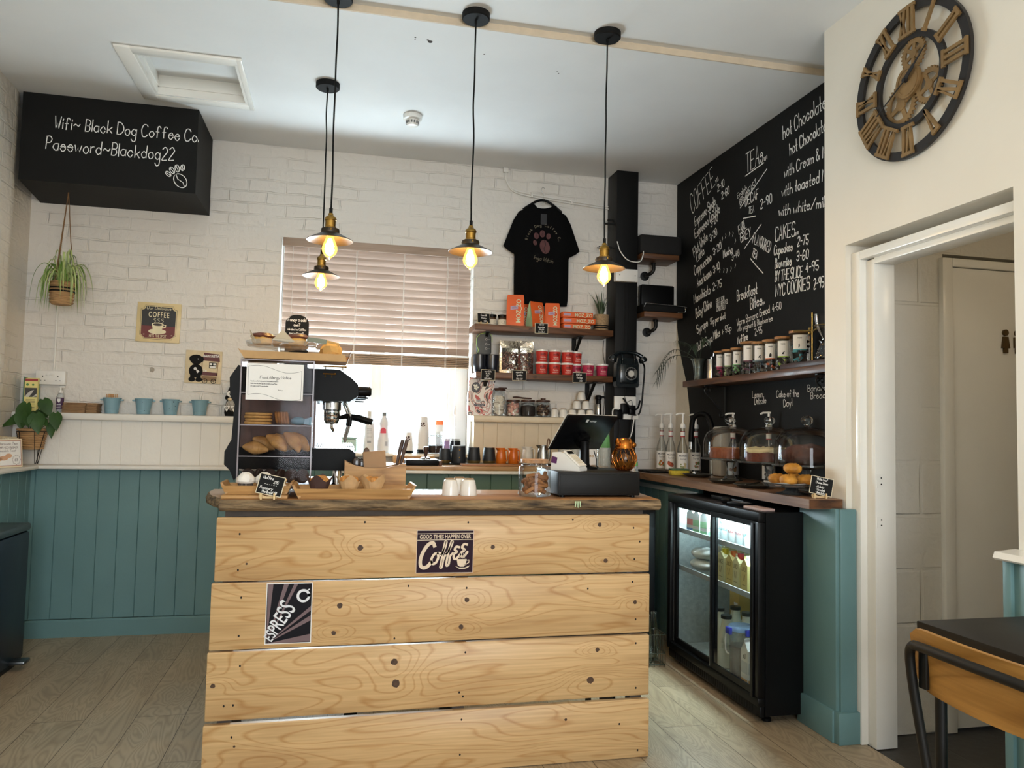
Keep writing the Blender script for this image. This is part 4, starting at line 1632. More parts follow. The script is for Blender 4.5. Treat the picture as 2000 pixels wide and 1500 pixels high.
M_milkplas = mat('white_bottle_plastic', '#e3e6ea', 0.35, var=0.02)
t, bd = bottle('detergent_bottle', 'tall plain white bottle on the window sill behind the coffee machine handle', 'bottle', 0.206, 5.0, SZ,
               [(0.034, 0.001), (0.036, 0.006), (0.036, 0.165), (0.030, 0.195), (0.016, 0.222), (0.014, 0.232)], (0.232, 0.262, 0.0155), M_milkplas, mat('cap_pale', '#d9d5cd', 0.4))
b = B()
for z in (0.12, 0.13, 0.14, 0.15, 0.10):
 b.strip([(-0.014, z), (0.016, z)], 0.0018, X3, Z3, Vector((0, -0.0366, 0)))
b.poly([(-0.012, 0.062), (0.012, 0.062), (0.012, 0.076), (-0.012, 0.076)], X3, Z3, Vector((0, -0.0366, 0)))
obj('label_print', b, mat('label_grey', '#9aa0a8', 0.6), bd)
t, bd = bottle('sauce_bottle', 'curvy white bottle with a red patch on the window sill', 'bottle', 0.299, 5.0, SZ,
               [(0.042, 0.001), (0.0435, 0.006), (0.0425, 0.08), (0.031, 0.145), (0.029, 0.160), (0.033, 0.180), (0.034, 0.190), (0.028, 0.208), (0.017, 0.226), (0.014, 0.236)], (0.236, 0.258, 0.0155), M_milkplas, mat('cap_grey', '#6b6f6d', 0.4))
b = B()
b.poly([(-0.024, 0.125), (0.012, 0.125), (0.010, 0.150), (0.0, 0.160), (-0.012, 0.160), (-0.022, 0.148)], X3, Z3, Vector((0, -0.0425, 0)))
b.k = 1
b.poly([(0.006, 0.045), (0.022, 0.045), (0.022, 0.072), (0.006, 0.072)], X3, Z3, Vector((0, -0.0438, 0)))
obj('label_print', b, [mat('label_red', '#d8455a', 0.5), mat('label_grey2', '#b4b8c2', 0.6)], bd)

M_cup = mat('paper_cup', '#e9e7e4', 0.55, var=0.02)
M_paw = mat('paw_brown', '#4b2b28', 0.6)


def cup_proto(r0, r1, h):
 b = B()
 b.lathe([(0, h), (r0, h), (r1, 0.004), (r1 + 0.0015, 0.004), (r1 + 0.0015, 0.0005), (r1 - 0.0005, 0.0005), (r0 - 0.0006, h - 0.005), (0, h - 0.005)], 24)
 o = obj('paper_cup', b, M_cup)
 return o


def paw(b, cx, cz, s, u, v, o, rot=0.0):
 for dx, dz, rx, rz in ((0, -0.2, 0.36, 0.46), (-0.62, 0.15, 0.17, 0.24), (-0.25, 0.58, 0.19, 0.27), (0.25, 0.58, 0.19, 0.27), (0.62, 0.15, 0.17, 0.24)):
  x, z = dx * math.cos(rot) - dz * math.sin(rot), dx * math.sin(rot) + dz * math.cos(rot)
  b.poly(circle(cx + x * s, cz + z * s, rx * s, 14, rz * s, rot), u, v, o)


def cup_stack(x, y, z, n, r0, r1, h, step, what, grp):
 c0 = cup_proto(r0, r1, h)
 tag(c0, 'white paper cup upside down in the %s stack on the window sill' % what, 'paper cup', grp)
 for k in range(n):
  o = c0 if k == 0 else c0.copy()
  if k:
   C.objects.link(o)
  o.location = (x, y, z + step * k)
 b = B()
 paw(b, -0.004, h * 0.55, 0.020, X3, Z3, Vector((0, -(r0 + r1) / 2 - 0.0012, 0)), 2.6)
 top = C.objects[o.name]
 tp = obj('paw_print', b, M_paw, top)
 top['label'] = 'topmost paper cup with a brown paw print on the %s stack' % what
 return z


def lid_stack(x, y, n, r, grp):
 b = B()
 b.lathe([(0, 0.001), (r, 0.001), (r + 0.002, 0.004), (r, 0.007), (r - 0.004, 0.008), (0, 0.008)], 24)
 l0 = obj('cup_topper', b, M_black)
 tag(l0, 'black cup lid under the %s' % grp, 'lid', 'black lids under the ' + grp)
 for k in range(n):
  o = l0 if k == 0 else l0.copy()
  if k:
   C.objects.link(o)
  o.location = (x, y, SZ + 0.0082 * k)
 return SZ + 0.0082 * n


z = lid_stack(0.457, 4.99, 2, 0.036, 'shorter cup stack')
cup_stack(0.457, 4.99, z, 4, 0.022, 0.031, 0.078, 0.013, 'shorter', 'paper cups in the shorter stack')
z = lid_stack(0.550, 4.99, 3, 0.040, 'taller cup stack')
cup_stack(0.550, 4.99, z, 8, 0.026, 0.038, 0.105, 0.015, 'taller', 'paper cups in the taller stack')


def clip_jar(name, label, cat, x, y, z, r, h, lidm, fill, fillh, lidh=0.016, fillname='contents', wire=True, group=None, rim=0.85):
 """Glass storage jar with a lid and something in it."""
 t = thing(name, label, cat, (x, y, z), group=group)
 b = B()
 b.lathe([(0, 0.002), (r * 0.9, 0.002), (r, r * 0.12), (r, h * 0.80), (r * 0.93, h * 0.90), (r * rim, h * 0.94), (r * rim, h)], 28)
 obj('glass', b, M_glass, t)
 if lidm:
  b = B()
  b.lathe([(0, h), (r * rim + 0.003, h), (r * rim + 0.004, h + lidh * 0.3), (r * rim + 0.003, h + lidh), (0, h + lidh)], 28)
  obj('lid', b, lidm, t)
 if wire:
  b = B()
  b.tube([(r * rim * math.cos(q), r * rim * math.sin(q), h * 0.93) for q in [2 * PI * j / 24 for j in range(24)]], 0.0014, 5, True)
  b.tube([(-0.012, -r * 0.9, h * 0.93), (-0.010, -r * 1.02, h * 0.86), (0.0, -r * 1.04, h * 0.80), (0.010, -r * 1.02, h * 0.86), (0.012, -r * 0.9, h * 0.93)], 0.0013, 5, smooth=3)
  b.tube([(-0.012, -r * 0.95, h * 0.98), (0, -r * 1.05, h * 0.90), (0.012, -r * 0.95, h * 0.98)], 0.0013, 5, smooth=3)
  obj('wire_clip', b, M_steel, t)
 if fill:
  fill(t, r * 0.94, fillh, fillname)
 return t


def fill_powder(m):
 def f(t, r, h, nm):
  b = B()
  b.lathe([(0, 0.004), (r * 0.92, 0.004), (r, 0.012), (r, h * 0.9), (r * 0.5, h), (0, h * 1.03)], 24)
  o = obj(nm, b, m, t)
  o['kind'] = 'stuff'
 return f


def fill_bits(mats, n, size, seed, shape='ball'):
 """Many loose bits heaped in the jar."""
 def f(t, r, h, nm):
  b = B()
  rnd = random.Random(seed)
  for k in range(n):
   a, q = rnd.uniform(0, 2 * PI), math.sqrt(rnd.random()) * (r - size * 0.9)
   z = size * 1.1 + (h - size) * rnd.random()
   b.k = rnd.randrange(len(mats))
   s0 = len(b.v)
   if shape == 'ball':
    b.ball((0, 0, 0), (size, size, size * rnd.uniform(0.6, 0.9)), 8, 5)
   elif shape == 'disc':
    b.cyl((0, 0, -size * 0.25), size, size * 0.5, 12, bev=size * 0.15)
   else:
    b.box(-size, size, -size * 0.35, size * 0.35, -size * 0.35, size * 0.35, size * 0.12, 1)
   b.xf(s0, Matrix.Translation((q * math.cos(a), q * math.sin(a), z)) @ Matrix.Rotation(rnd.uniform(0, 6), 4, 'X') @ Matrix.Rotation(rnd.uniform(0, 6), 4, 'Z'))
  o = obj(nm, b, mats, t)
  o['kind'] = 'stuff'
 return f


M_coffee = mat('ground_coffee', '#33241c', 0.9, var=0.3, scale=60)
clip_jar('glass_jar', 'clip-top glass jar of dark coffee on the window sill', 'jar', 0.634, 5.0, SZ, 0.048, 0.125, M_glass, fill_powder(M_coffee), 0.055)
t, bd = bottle('spray_bottle', 'small lilac bottle on the window sill beside the coffee jar', 'bottle', 0.708, 5.0, SZ, [(0.0175, 0.001), (0.0185, 0.004), (0.0185, 0.080), (0.019, 0.081)], (0.081, 0.095, 0.019), mat('lilac_plastic', '#b39ad0', 0.4), mat('lilac_cap', '#d8cfe6', 0.4))
t = thing('black_canister', 'short black canister on the sill at the window corner', 'canister', (0.772, 5.065, SZ))
b = B()
b.lathe([(0, 0.001), (0.036, 0.001), (0.038, 0.004), (0.036, 0.082), (0, 0.082)], 24)
obj('body', b, M_black, t)
b = B()
b.lathe([(0, 0.082), (0.030, 0.082), (0.030, 0.096), (0, 0.096)], 24)
obj('lid', b, mat('canister_lid', '#8f8f8b', 0.4), t)
t = thing('plastic_tub', 'pale turquoise plastic tub on the sill behind the machine', 'tub', (0.085, 5.02, SZ))
b = B()
b.box(-0.05, 0.045, -0.04, 0.04, 0.001, 0.085, 0.010)
obj('body', b, mat('tub_turquoise', '#b9d8d2', 0.3), t)
b = B()
b.box(-0.053, 0.048, -0.043, 0.043, 0.085, 0.097, 0.004)
obj('lid', b, mat('tub_lid', '#9fc7c4', 0.3), t)
t = thing('juice_carton', 'carton with an orange band behind the coffee jar', 'carton', (0.665, 5.085, SZ))
b = B()
b.box(-0.024, 0.024, -0.022, 0.022, 0.001, 0.185, 0.002)
b.k = 1
b.box(-0.0245, 0.0245, -0.0225, 0.0225, 0.185, 0.214, 0.002)
obj('carton', b, [M_paper, mat('band_orange', '#e8743a', 0.5)], t)

# --- the plank-fronted bar counter
M_pine = wood_mat('knotty_pine', '#cf9f62', '#ab7638', 0, 0.9, 0.5, 9, bump=0.0004, c3='#c9b190')
M_knot = mat('knot', '#4a3320', 0.6, var=0.35, scale=90)
M_nail = mat('nail_hole', '#1c1510', 0.8)
TZ = 0.968
t = thing('bar_counter', 'bar counter clad in knotty pine planks with a live-edge top', 'counter', (0.39, 2.95, 0))
o0 = Vector((0.39, 2.95, 0))
KN = {1: [(0.097, 0.797, 0.010), (0.572, 0.793, 0.008), (0.982, 0.871, 0.008), (1.008, 0.736, 0.008), (-0.282, 0.748, 0.004)],
      2: [(0.033, 0.598, 0.010), (0.481, 0.606, 0.009), (0.462, 0.51, 0.009), (0.015, 0.505, 0.008), (1.128, 0.578, 0.008)],
      3: [(0.227, 0.397, 0.012), (0.235, 0.322, 0.014), (0.954, 0.297, 0.013), (0.98, 0.407, 0.008), (-0.374, 0.345, 0.008)],
      4: [(-0.298, 0.142, 0.004), (0.861, 0.159, 0.005)]}
NL = {1: [(-0.308, 0.849), (-0.309, 0.728), (0.11, 0.886), (0.479, 0.883), (0.876, 0.89), (1.118, 0.858), (1.123, 0.74), (1.144, 0.806)],
      2: [(-0.295, 0.635), (-0.298, 0.507), (0.269, 0.66), (0.479, 0.648), (0.939, 0.634), (1.117, 0.655), (1.131, 0.514), (0.225, 0.478)],
      3: [(-0.29, 0.407), (-0.307, 0.278), (-0.337, 0.277), (0.48, 0.419), (0.475, 0.264), (0.461, 0.279), (1.133, 0.425), (1.135, 0.259)],
      4: [(-0.308, 0.173), (0.472, 0.183), (0.469, 0.061), (1.145, 0.029), (1.071, 0.13)]}


def pine_mat(knots, seed):
 """Pine whose growth rings bend round the plank's own knots."""
 m, nt, n, l, p = _mat('knotty_pine_plank')
 tc = n.new('ShaderNodeTexCoord')
 sp = n.new('ShaderNodeSeparateXYZ')
 l.new(tc.outputs['Object'], sp.inputs[0])
 mp = n.new('ShaderNodeMapping')
 mp.inputs['Location'].default_value = (seed * 3.7, 0, seed * 1.9)
 mp.inputs['Scale'].default_value = (0.8, 1, 4.2)
 l.new(tc.outputs['Object'], mp.inputs[0])
 nz = n.new('ShaderNodeTexNoise')
 nz.inputs['Scale'].default_value = 1.6
 nz.inputs['Detail'].default_value = 1.5
 nz.inputs['Distortion'].default_value = 0.35
 l.new(mp.outputs[0], nz.inputs[0])
 h = n.new('ShaderNodeMath')
 h.operation = 'MULTIPLY'
 h.inputs[1].default_value = 17.0
 l.new(nz.outputs[0], h.inputs[0])
 last = h
 for kx, kz, kr in knots:
  if kr < 0.007:
   continue
  sub = n.new('ShaderNodeVectorMath')
  sub.operation = 'SUBTRACT'
  sub.inputs[1].default_value = (kx - o0.x, 0, kz)
  l.new(tc.outputs['Object'], sub.inputs[0])
  sc = n.new('ShaderNodeVectorMath')
  sc.operation = 'MULTIPLY'
  sc.inputs[1].default_value = (1 / (kr * 7), 0, 1 / (kr * 3.2))
  l.new(sub.outputs[0], sc.inputs[0])
  ln = n.new('ShaderNodeVectorMath')
  ln.operation = 'LENGTH'
  l.new(sc.outputs[0], ln.inputs[0])
  mr = n.new('ShaderNodeMapRange')
  mr.interpolation_type = 'SMOOTHERSTEP'
  mr.inputs[1].default_value = 0.0
  mr.inputs[2].default_value = 1.9
  mr.inputs[3].default_value = 2.9
  mr.inputs[4].default_value = 0.0
  l.new(ln.outputs['Value'], mr.inputs[0])
  ad = n.new('ShaderNodeMath')
  l.new(last.outputs[0], ad.inputs[0])
  l.new(mr.outputs[0], ad.inputs[1])
  last = ad
 mu = n.new('ShaderNodeMath')
 mu.operation = 'PINGPONG'
 mu.inputs[1].default_value = 0.5
 l.new(last.outputs[0], mu.inputs[0])
 cr = n.new('ShaderNodeValToRGB')
 cr.color_ramp.elements[0].color = lin('#c59a66')
 cr.color_ramp.elements[1].color = lin('#d8b584')
 cr.color_ramp.elements[1].position = 0.16
 l.new(mu.outputs[0], cr.inputs[0])
 mp2 = n.new('ShaderNodeMapping')
 mp2.inputs['Scale'].default_value = (1.6, 30, 60)
 l.new(tc.outputs['Object'], mp2.inputs[0])
 fine = n.new('ShaderNodeTexNoise')
 fine.inputs['Scale'].default_value = 2.0
 fine.inputs['Detail'].default_value = 4
 l.new(mp2.outputs[0], fine.inputs[0])
 cf = n.new('ShaderNodeValToRGB')
 cf.color_ramp.elements[0].position = 0.3
 cf.color_ramp.elements[0].color = (0.80, 0.74, 0.66, 1)
 cf.color_ramp.elements[1].position = 0.7
 cf.color_ramp.elements[1].color = (1.05, 1.04, 1.02, 1)
 l.new(fine.outputs[0], cf.inputs[0])
 st = n.new('ShaderNodeTexNoise')
 st.inputs['Scale'].default_value = 3.4
 st.inputs['Detail'].default_value = 3
 l.new(mp.outputs[0], st.inputs[0])
 cs = n.new('ShaderNodeValToRGB')
 cs.color_ramp.elements[0].position = 0.28
 cs.color_ramp.elements[0].color = (0.80, 0.74, 0.70, 1)
 cs.color_ramp.elements[1].position = 0.5
 cs.color_ramp.elements[1].color = (1, 1, 1, 1)
 l.new(st.outputs[0], cs.inputs[0])
 a = n.new('ShaderNodeMix')
 a.data_type = 'RGBA'
 a.blend_type = 'MULTIPLY'
 a.inputs[0].default_value = 0.8
 l.new(cr.outputs[0], a.inputs[6])
 l.new(cf.outputs[0], a.inputs[7])
 c = n.new('ShaderNodeMix')
 c.data_type = 'RGBA'
 c.blend_type = 'MULTIPLY'
 c.inputs[0].default_value = 0.7
 l.new(a.outputs[2], c.inputs[6])
 l.new(cs.outputs[0], c.inputs[7])
 l.new(c.outputs[2], p.inputs['Base Color'])
 p.inputs['Roughness'].default_value = 0.42
 bp = n.new('ShaderNodeBump')
 bp.inputs['Distance'].default_value = 0.0003
 l.new(fine.outputs[0], bp.inputs['Height'])
 l.new(bp.outputs[0], p.inputs['Normal'])
 return m


for i, (x0, x1, za, zb, zc, zd) in enumerate([(-0.384, 1.184, 0.690, 0.692, 0.905, 0.908), (-0.392, 1.187, 0.461, 0.464, 0.684, 0.6835), (-0.396, 1.188, 0.228, 0.231, 0.454, 0.4545), (-0.400, 1.190, 0.002, 0.002, 0.214, 0.216)]):
 b = B()
 e = 0.003
 # a plank with eased arrises, its ends a touch out of level as sawn
 q = [(2.7805, za, zb), (2.7805 - 0.0, zc, zd)]
 ring = [(x0, za + e), (x0 + e, za), (x1 - e, zb), (x1, zb + e), (x1, zd - e), (x1 - e, zd), (x0 + e, zc), (x0, zc - e)]
 inner = [(x + (e if x < 0.4 else -e), z + (e if z < (za + zd) / 2 else -e)) for x, z in ring]
 n_ = len(ring)
 vs = [(x, 2.780, z) for x, z in inner] + [(x, 2.783, z) for x, z in ring] + [(x, 2.802, z) for x, z in ring]
 fs = [tuple(range(n_)), tuple(range(3 * n_ - 1, 2 * n_ - 1, -1))]
 for r_ in (0, 1):
  fs += [(r_ * n_ + k, r_ * n_ + (k + 1) % n_, (r_ + 1) * n_ + (k + 1) % n_, (r_ + 1) * n_ + k) for k in range(n_)]
 b.add(vs, fs)
 rnd = random.Random(i)
 b.k = 1
 for kx, kz, kr in KN[i + 1]:
  c_ = [(kx + kr * rnd.uniform(0.85, 1.12) * math.cos(2 * PI * j / 14), kz + kr * rnd.uniform(0.85, 1.1) * math.sin(2 * PI * j / 14)) for j in range(14)]
  b.poly(c_, X3, Z3, Vector((0, 2.7797, 0)))
 b.k = 2
 for kx, kz in NL[i + 1]:
  b.poly(circle(kx, kz, 0.0034, 8, 0.0042), X3, Z3, Vector((0, 2.7796, 0)))
 for v in b.v:
  v -= o0
 obj('front_plank', b, [pine_mat(KN[i + 1], i + 1), M_knot, M_nail], t)
b = B()
for x in (-0.36, 0.44, 1.12):
 b.box(x, x + 0.045, 2.8025, 2.85, 0.0, 0.90)
 b.box(x, x + 0.045, 3.10, 3.145, 0.0, 0.90)
 b.box(x + 0.002, x + 0.043, 2.85, 3.10, 0.86, 0.90)
b.box(-0.36, 1.165, 2.803, 2.83, 0.900, 0.9275)
b.box(-0.36, 1.165, 3.11, 3.14, 0.900, 0.9275)
b.box(-0.355, 1.16, 2.83, 3.12, 0.435, 0.455)
for v in b.v:
 v -= o0
obj('frame', b, mat('counter_frame', '#4a4038', 0.7, var=0.15), t)
# live-edge top: wandering bark front and a curved bark end
b = B()
rnd = random.Random(12)
NS = 90
xs = [-0.385 + (1.195 + 0.385) * k / NS for k in range(NS + 1)]


def wob(x, s, f):
 return s * (math.sin(x * 7.1 * f + 1.3) + 0.6 * math.sin(x * 17.3 * f + 0.4) + 0.35 * math.sin(x * 41.0 * f + 2.0)) / 1.95


outline = []                                    # walk round the rim: left end, front, right end, back
for k in range(14):
 s_ = k / 14
 outline.append((-0.462 + 0.10 * s_ ** 2.2 + wob(s_, 0.004, 1.0), 3.18 - 0.43 * s_))
for x in xs:
 outline.append((x + 0.012, 2.742 + wob(x, 0.006, 1.0) - (0.012 if x > 1.0 else 0) * (x - 1.0) / 0.2))
outline += [(1.215, 2.78), (1.235, 2.95), (1.255, 3.10), (1.262, 3.18)]
n_ = len(outline)
cen = Vector((0.4, 2.98))
LV_ = [(TZ, 0.006, 0), (TZ - 0.006, 0.0, 1), (TZ - 0.018, -0.006, 1), (TZ - 0.030, -0.003, 1), (TZ - 0.038, 0.012, 1), (TZ - 0.040, 0.022, 1)]
vs = []
for z, ins, _m in LV_:
 for i, (x, y) in enumerate(outline):
  live = 1.0 if i < 14 + NS + 1 else 0.0
  j = (rnd.uniform(-0.0025, 0.0025) if live and _m else 0)
  dx = (ins + j if i < 14 else 0) * (1 if live else 0)
  dy = (ins + j if 14 <= i < 15 + NS else 0)
  vs.append((x + dx, y + dy, z + (rnd.uniform(-0.0012, 0.0012) if _m and live and z > TZ - 0.036 else 0)))
b.add(vs, [tuple(range(n_))])
b.f.append(list(range((len(LV_) - 1) * n_, len(LV_) * n_))[::-1])
b.m.append(0)
for L in range(len(LV_) - 1):
 for k in range(n_):
  b.f.append([L * n_ + k, L * n_ + (k + 1) % n_, (L + 1) * n_ + (k + 1) % n_, (L + 1) * n_ + k])
  b.m.append(1 if k < 14 + NS + 1 else 0)
for v in b.v:
 v -= o0
M_slabtop = wood_mat('waxed_slab', '#a87b50', '#8a6140', 0, 0.9, 0.28, 5, bump=0.0003, coat=0.25)
M_bark = mat('bark_edge', '#3a2a1f', 0.8, var=0.5, scale=30, bump=0.02, bscale=36, stretch=(0.28, 1, 2.0), col2='#a58a66')
obj('worktop', b, [M_slabtop, M_bark], t, sharp=60)
b = B()
for k, x in enumerate((0.868, 0.876, 0.884)):
 b.prism([(x, TZ - 0.004), (x + 0.005, TZ - 0.004), (x + 0.004 + 0.002 * (k - 1), TZ - 0.026 - 0.003 * (k == 1)), (x + 0.001 + 0.002 * (k - 1), TZ - 0.026)], 'y', 2.728, 2.731)
for v in b.v:
 v -= o0
obj('paint_drip', b, mat('pale_green_wax', '#b9d2a8', 0.5), t)

# stickers on the planks
t = thing('coffee_sticker', 'purple sticker reading good times happen over coffee on the top plank', 'sticker', (0.397, 2.7795, 0.780))
b = B()
b.box(-0.1035, 0.1035, -0.0018, -0.0004, -0.077, 0.0765)
b.k = 1
b.box(-0.1015, 0.1015, -0.0022, -0.0015, -0.075, 0.0745)
obj('panel', b, [mat('sticker_edge', '#d9c2b0', 0.5), mat('sticker_purple', '#26101f', 0.5, var=0.1, scale=8, spec=0.15)], t, rot=(0, R(0.4), 0))
b = B()
O = Vector((0, -0.0026, 0))
for z in (0.0640, 0.0412):
 b.strip([(-0.101, z), (0.101, z + 0.0008)], 0.0022, X3, Z3, O)
letters(b, 'GOOD TIMES HAPPEN OVER', O + Z3 * 0.0465, X3, Z3, 0.0135, bold=0.01, sx=0.74)


def brush(pts, w, nn=6):
 P = [(p[0], p[1]) for p in catmull([(q[0], q[1], 0) for q in pts], nn)]
 b.strip(P, w, X3, Z3, O)


def px2(l):                          # sketch units across the sticker -> metres
 return [((x - 50) / 50 * 0.1015, (50 - y) / 50 * 0.0745) for x, y in l]


brush(px2([(31, 37), (28, 29), (20, 33), (12, 48), (7, 66), (7, 82), (12, 88), (19, 85), (26, 75)]), 0.0125)
brush(px2([(37, 54), (31, 56), (26, 68), (28, 79), (34, 76), (38, 64), (37, 54), (42, 55)]), 0.0085)
brush(px2([(42, 60), (49, 44), (52, 28), (50, 26), (47, 44), (43, 78), (42, 88), (45, 86), (47, 70), (52, 54)]), 0.0075)
brush(px2([(52, 56), (59, 42), (63, 28), (61, 26), (57, 44), (53, 74), (53, 84), (57, 80), (59, 62), (64, 54)]), 0.0075)
brush(px2([(75, 40), (70, 39), (67, 46), (71, 51), (66, 57), (66, 67), (71, 67), (77, 57)]), 0.0085)
brush(px2([(89, 34), (84, 33), (80, 41), (85, 47), (79, 53), (79, 62), (84, 62), (90, 52)]), 0.0085)
b.poly(px2([(71, 69), (89, 69), (87, 83), (84, 87), (77, 87), (73, 83)]), X3, Z3, O)
b.poly(px2([(68, 85), (76, 89), (86, 89), (95, 84), (92, 89), (86, 92), (76, 92)]), X3, Z3, O - Y3 * 0.0002)
b.strip(px2([(88, 72), (93, 71), (93, 77), (86, 83)]), 0.003, X3, Z3, O)
for x in (77, 82, 86):
 b.strip([(q[0], q[1]) for q in catmull([(*p, 0) for p in px2([(x, 67), (x - 1.5, 63), (x + 1.5, 58), (x, 54)])], 4)], 0.0012, X3, Z3, O)
obj('lettering', b, mat('sticker_cream', '#e2cdb4', 0.5), t)

t = thing('espresso_sticker', 'white edged dark espresso sticker with slanting rays on the second plank', 'sticker', (-0.137, 2.7795, 0.5785))
b = B()
b.box(-0.0765, 0.0765, -0.0018, -0.0004, -0.103, 0.1025)
b.k = 1
b.box(-0.0735, 0.0735, -0.0022, -0.0015, -0.100, 0.0995)
obj('panel', b, [M_paper, mat('sticker_black', '#0d0b12', 0.5, spec=0.15)], t)
b = B()


def pe(x, y):                        # 0..1 across and down
 return (-0.0735 + 0.147 * x, 0.0995 - 0.1995 * y)


org = (0.02, 1.0)
for q in ([(0.01, 0.0), (0.13, 0.0)], [(0.37, 0.0), (0.48, 0.0)], [(0.60, 0.0), (0.69, 0.0)], [(1.0, 0.38), (1.0, 0.46)], [(1.0, 0.54), (1.0, 0.63)], [(1.0, 0.86), (1.0, 0.99)]):
 b.poly([pe(*org), pe(*q[0]), pe(*q[1])], X3, Z3, O + Y3 * 0.0001)
b.k = 1
ex, ey = pe(0.13, 0.975)
ang = math.atan2(0.152, 0.108)
# the word grows along the diagonal
s_ = 0.0
for ch, hgt in zip('ESPRESS', (0.032, 0.036, 0.040, 0.044, 0.048, 0.053, 0.058)):
 w_ = letters(b, ch, O + X3 * (ex + s_ * math.cos(ang)) + Z3 * (ey + s_ * math.sin(ang)), X3, Z3, hgt, 'l', bold=0.01, sx=0.62, rot=ang)
 s_ += w_ + 0.0022
oc = pe(0.815, 0.21)
c_ = circle(oc[0], oc[1], 0.0185, 26)
b.strip(c_ + c_[:2], 0.0085, X3, Z3, O)
b.strip([(oc[0] + 0.013, oc[1] + 0.018), (oc[0] + 0.019, oc[1] + 0.022)], 0.004, X3, Z3, O)
obj('lettering', b, [mat('ray_mauve', '#6b5558', 0.4, var=0.15, scale=8), mat('letter_silver', '#dfe1e6', 0.35)], t)

# --- side counter carrying the machine
t = thing('side_counter', 'dark stand carrying the coffee machine behind the bar counter', 'counter', (-0.15, 3.60, 0))
b = B()
b.box(-0.27, 0.28, -0.405, 0.36, 0.93, 0.967, 0.003)
obj('worktop', b, M_walnut, t)
for x in (-0.24, 0.22):
 for y in (-0.37, 0.29):
  b = B()
  b.box(x, x + 0.05, y, y + 0.05, 0, 0.93)
  obj('leg', b, M_blackmat, t)

# --- espresso machine, seen from its side
t = thing('coffee_machine', 'black two-group espresso machine with walnut side panel, seen side-on', 'coffee machine', (-0.17, 3.52, TZ))
mo = Vector((-0.17, 3.52, TZ))
M_mach = mat('machine_black', '#08090a', 0.5, var=0.1, scale=10, spec=0.15)
ya, yb = -0.31, 0.32


def mprism(poly, y0, y1):
 return [(x - mo.x, z - mo.z) for x, z in poly], y0, y1


def mp_(name, poly, y0, y1, m):
 b = B()
 q = [(x - mo.x, z - mo.z) for x, z in poly]
 b.prism(q, 'y', y0, y1)
 return obj(name, b, m, t)


mp_('hood', [(-0.385, 1.340), (-0.395, 1.400), (-0.375, 1.450), (0.005, 1.452), (0.055, 1.418), (0.082, 1.392), (0.084, 1.345), (0.050, 1.322), (-0.100, 1.322), (-0.100, 1.34)], ya - 0.005, yb, M_mach)
mp_('column', [(-0.385, 1.13), (-0.090, 1.13), (-0.090, 1.34), (-0.385, 1.34)], ya + 0.012, yb - 0.01, M_mach)
mp_('side_panel', [(-0.368, 1.132), (-0.083, 1.132), (-0.083, 1.322), (-0.103, 1.322), (-0.103, 1.338), (-0.368, 1.338)], ya - 0.008, ya + 0.011, wood_mat('walnut_panel', '#6b4a3a', '#4d3327', 2, 1.4, 0.45, 5))
mp_('base', [(-0.385, 1.045), (0.06, 1.040), (0.084, 1.075), (0.080, 1.112), (0.055, 1.130), (-0.385, 1.130)], ya - 0.005, yb, M_mach)
mp_('back_frame', [(-0.385, 1.00), (-0.402, 1.040), (-0.424, 1.062), (-0.424, 1.112), (-0.400, 1.160), (-0.393, 1.30), (-0.412, 1.335), (-0.416, 1.405), (-0.385, 1.455), (-0.369, 1.45), (-0.369, 1.02)], ya - 0.012, ya + 0.010, M_black)
b = B()
b.box(-0.082 - mo.x, -0.078 - mo.x, ya + 0.01, yb - 0.02, 1.133 - mo.z, 1.32 - mo.z)
obj('splash_plate', b, M_chrome, t)
b = B()
b.box(-0.085 - mo.x, 0.075 - mo.x, ya + 0.01, yb - 0.02, 1.124 - mo.z, 1.131 - mo.z)
for k in range(17):
 x = -0.075 + 0.009 * k
 b.box(x - mo.x, x + 0.004 - mo.x, ya + 0.012, yb - 0.02, 1.131 - mo.z, 1.1395 - mo.z)
obj('drip_grate', b, M_steel, t)
for (x, y) in ((-0.345, ya + 0.05), (0.01, ya + 0.05), (-0.345, yb - 0.06), (0.01, yb - 0.06)):
 b = B()
 b.lathe([(0, 0.0005), (0.022, 0.0005), (0.024, 0.012), (0.018, 0.020), (0.018, 0.073), (0, 0.073)], 18, (x - mo.x, y, 0))
 obj('foot', b, M_chrome, t)
for y in (-0.16, 0.12):
 b = B()
 b.lathe([(0, 1.255 - mo.z), (0.030, 1.255 - mo.z), (0.034, 1.262 - mo.z), (0.034, 1.285 - mo.z), (0.040, 1.290 - mo.z), (0.040, 1.323 - mo.z), (0, 1.323 - mo.z)], 24, (-0.020 - mo.x, y, 0))
 obj('group_head', b, M_chrome, t)
 b = B()
 b.lathe([(0, 1.228 - mo.z), (0.024, 1.230 - mo.z), (0.033, 1.245 - mo.z), (0.033, 1.262 - mo.z), (0, 1.262 - mo.z)], 22, (-0.020 - mo.x, y, 0))
 b.tube([(-0.020 - mo.x, y, 1.235 - mo.z), (-0.020 - mo.x, y, 1.214 - mo.z), (-0.012 - mo.x, y + 0.015, 1.200 - mo.z)], 0.006, 8)
 b.k = 1
 b.tube([(0.012 - mo.x, y, 1.256 - mo.z), (0.040 - mo.x, y - 0.01, 1.264 - mo.z), (0.090 - mo.x, y - 0.02, 1.258 - mo.z), (0.150 - mo.x, y - 0.03, 1.240 - mo.z)], [0.008, 0.011, 0.014, 0.013], 12)
 obj('portafilter', b, [M_chrome, M_black], t)
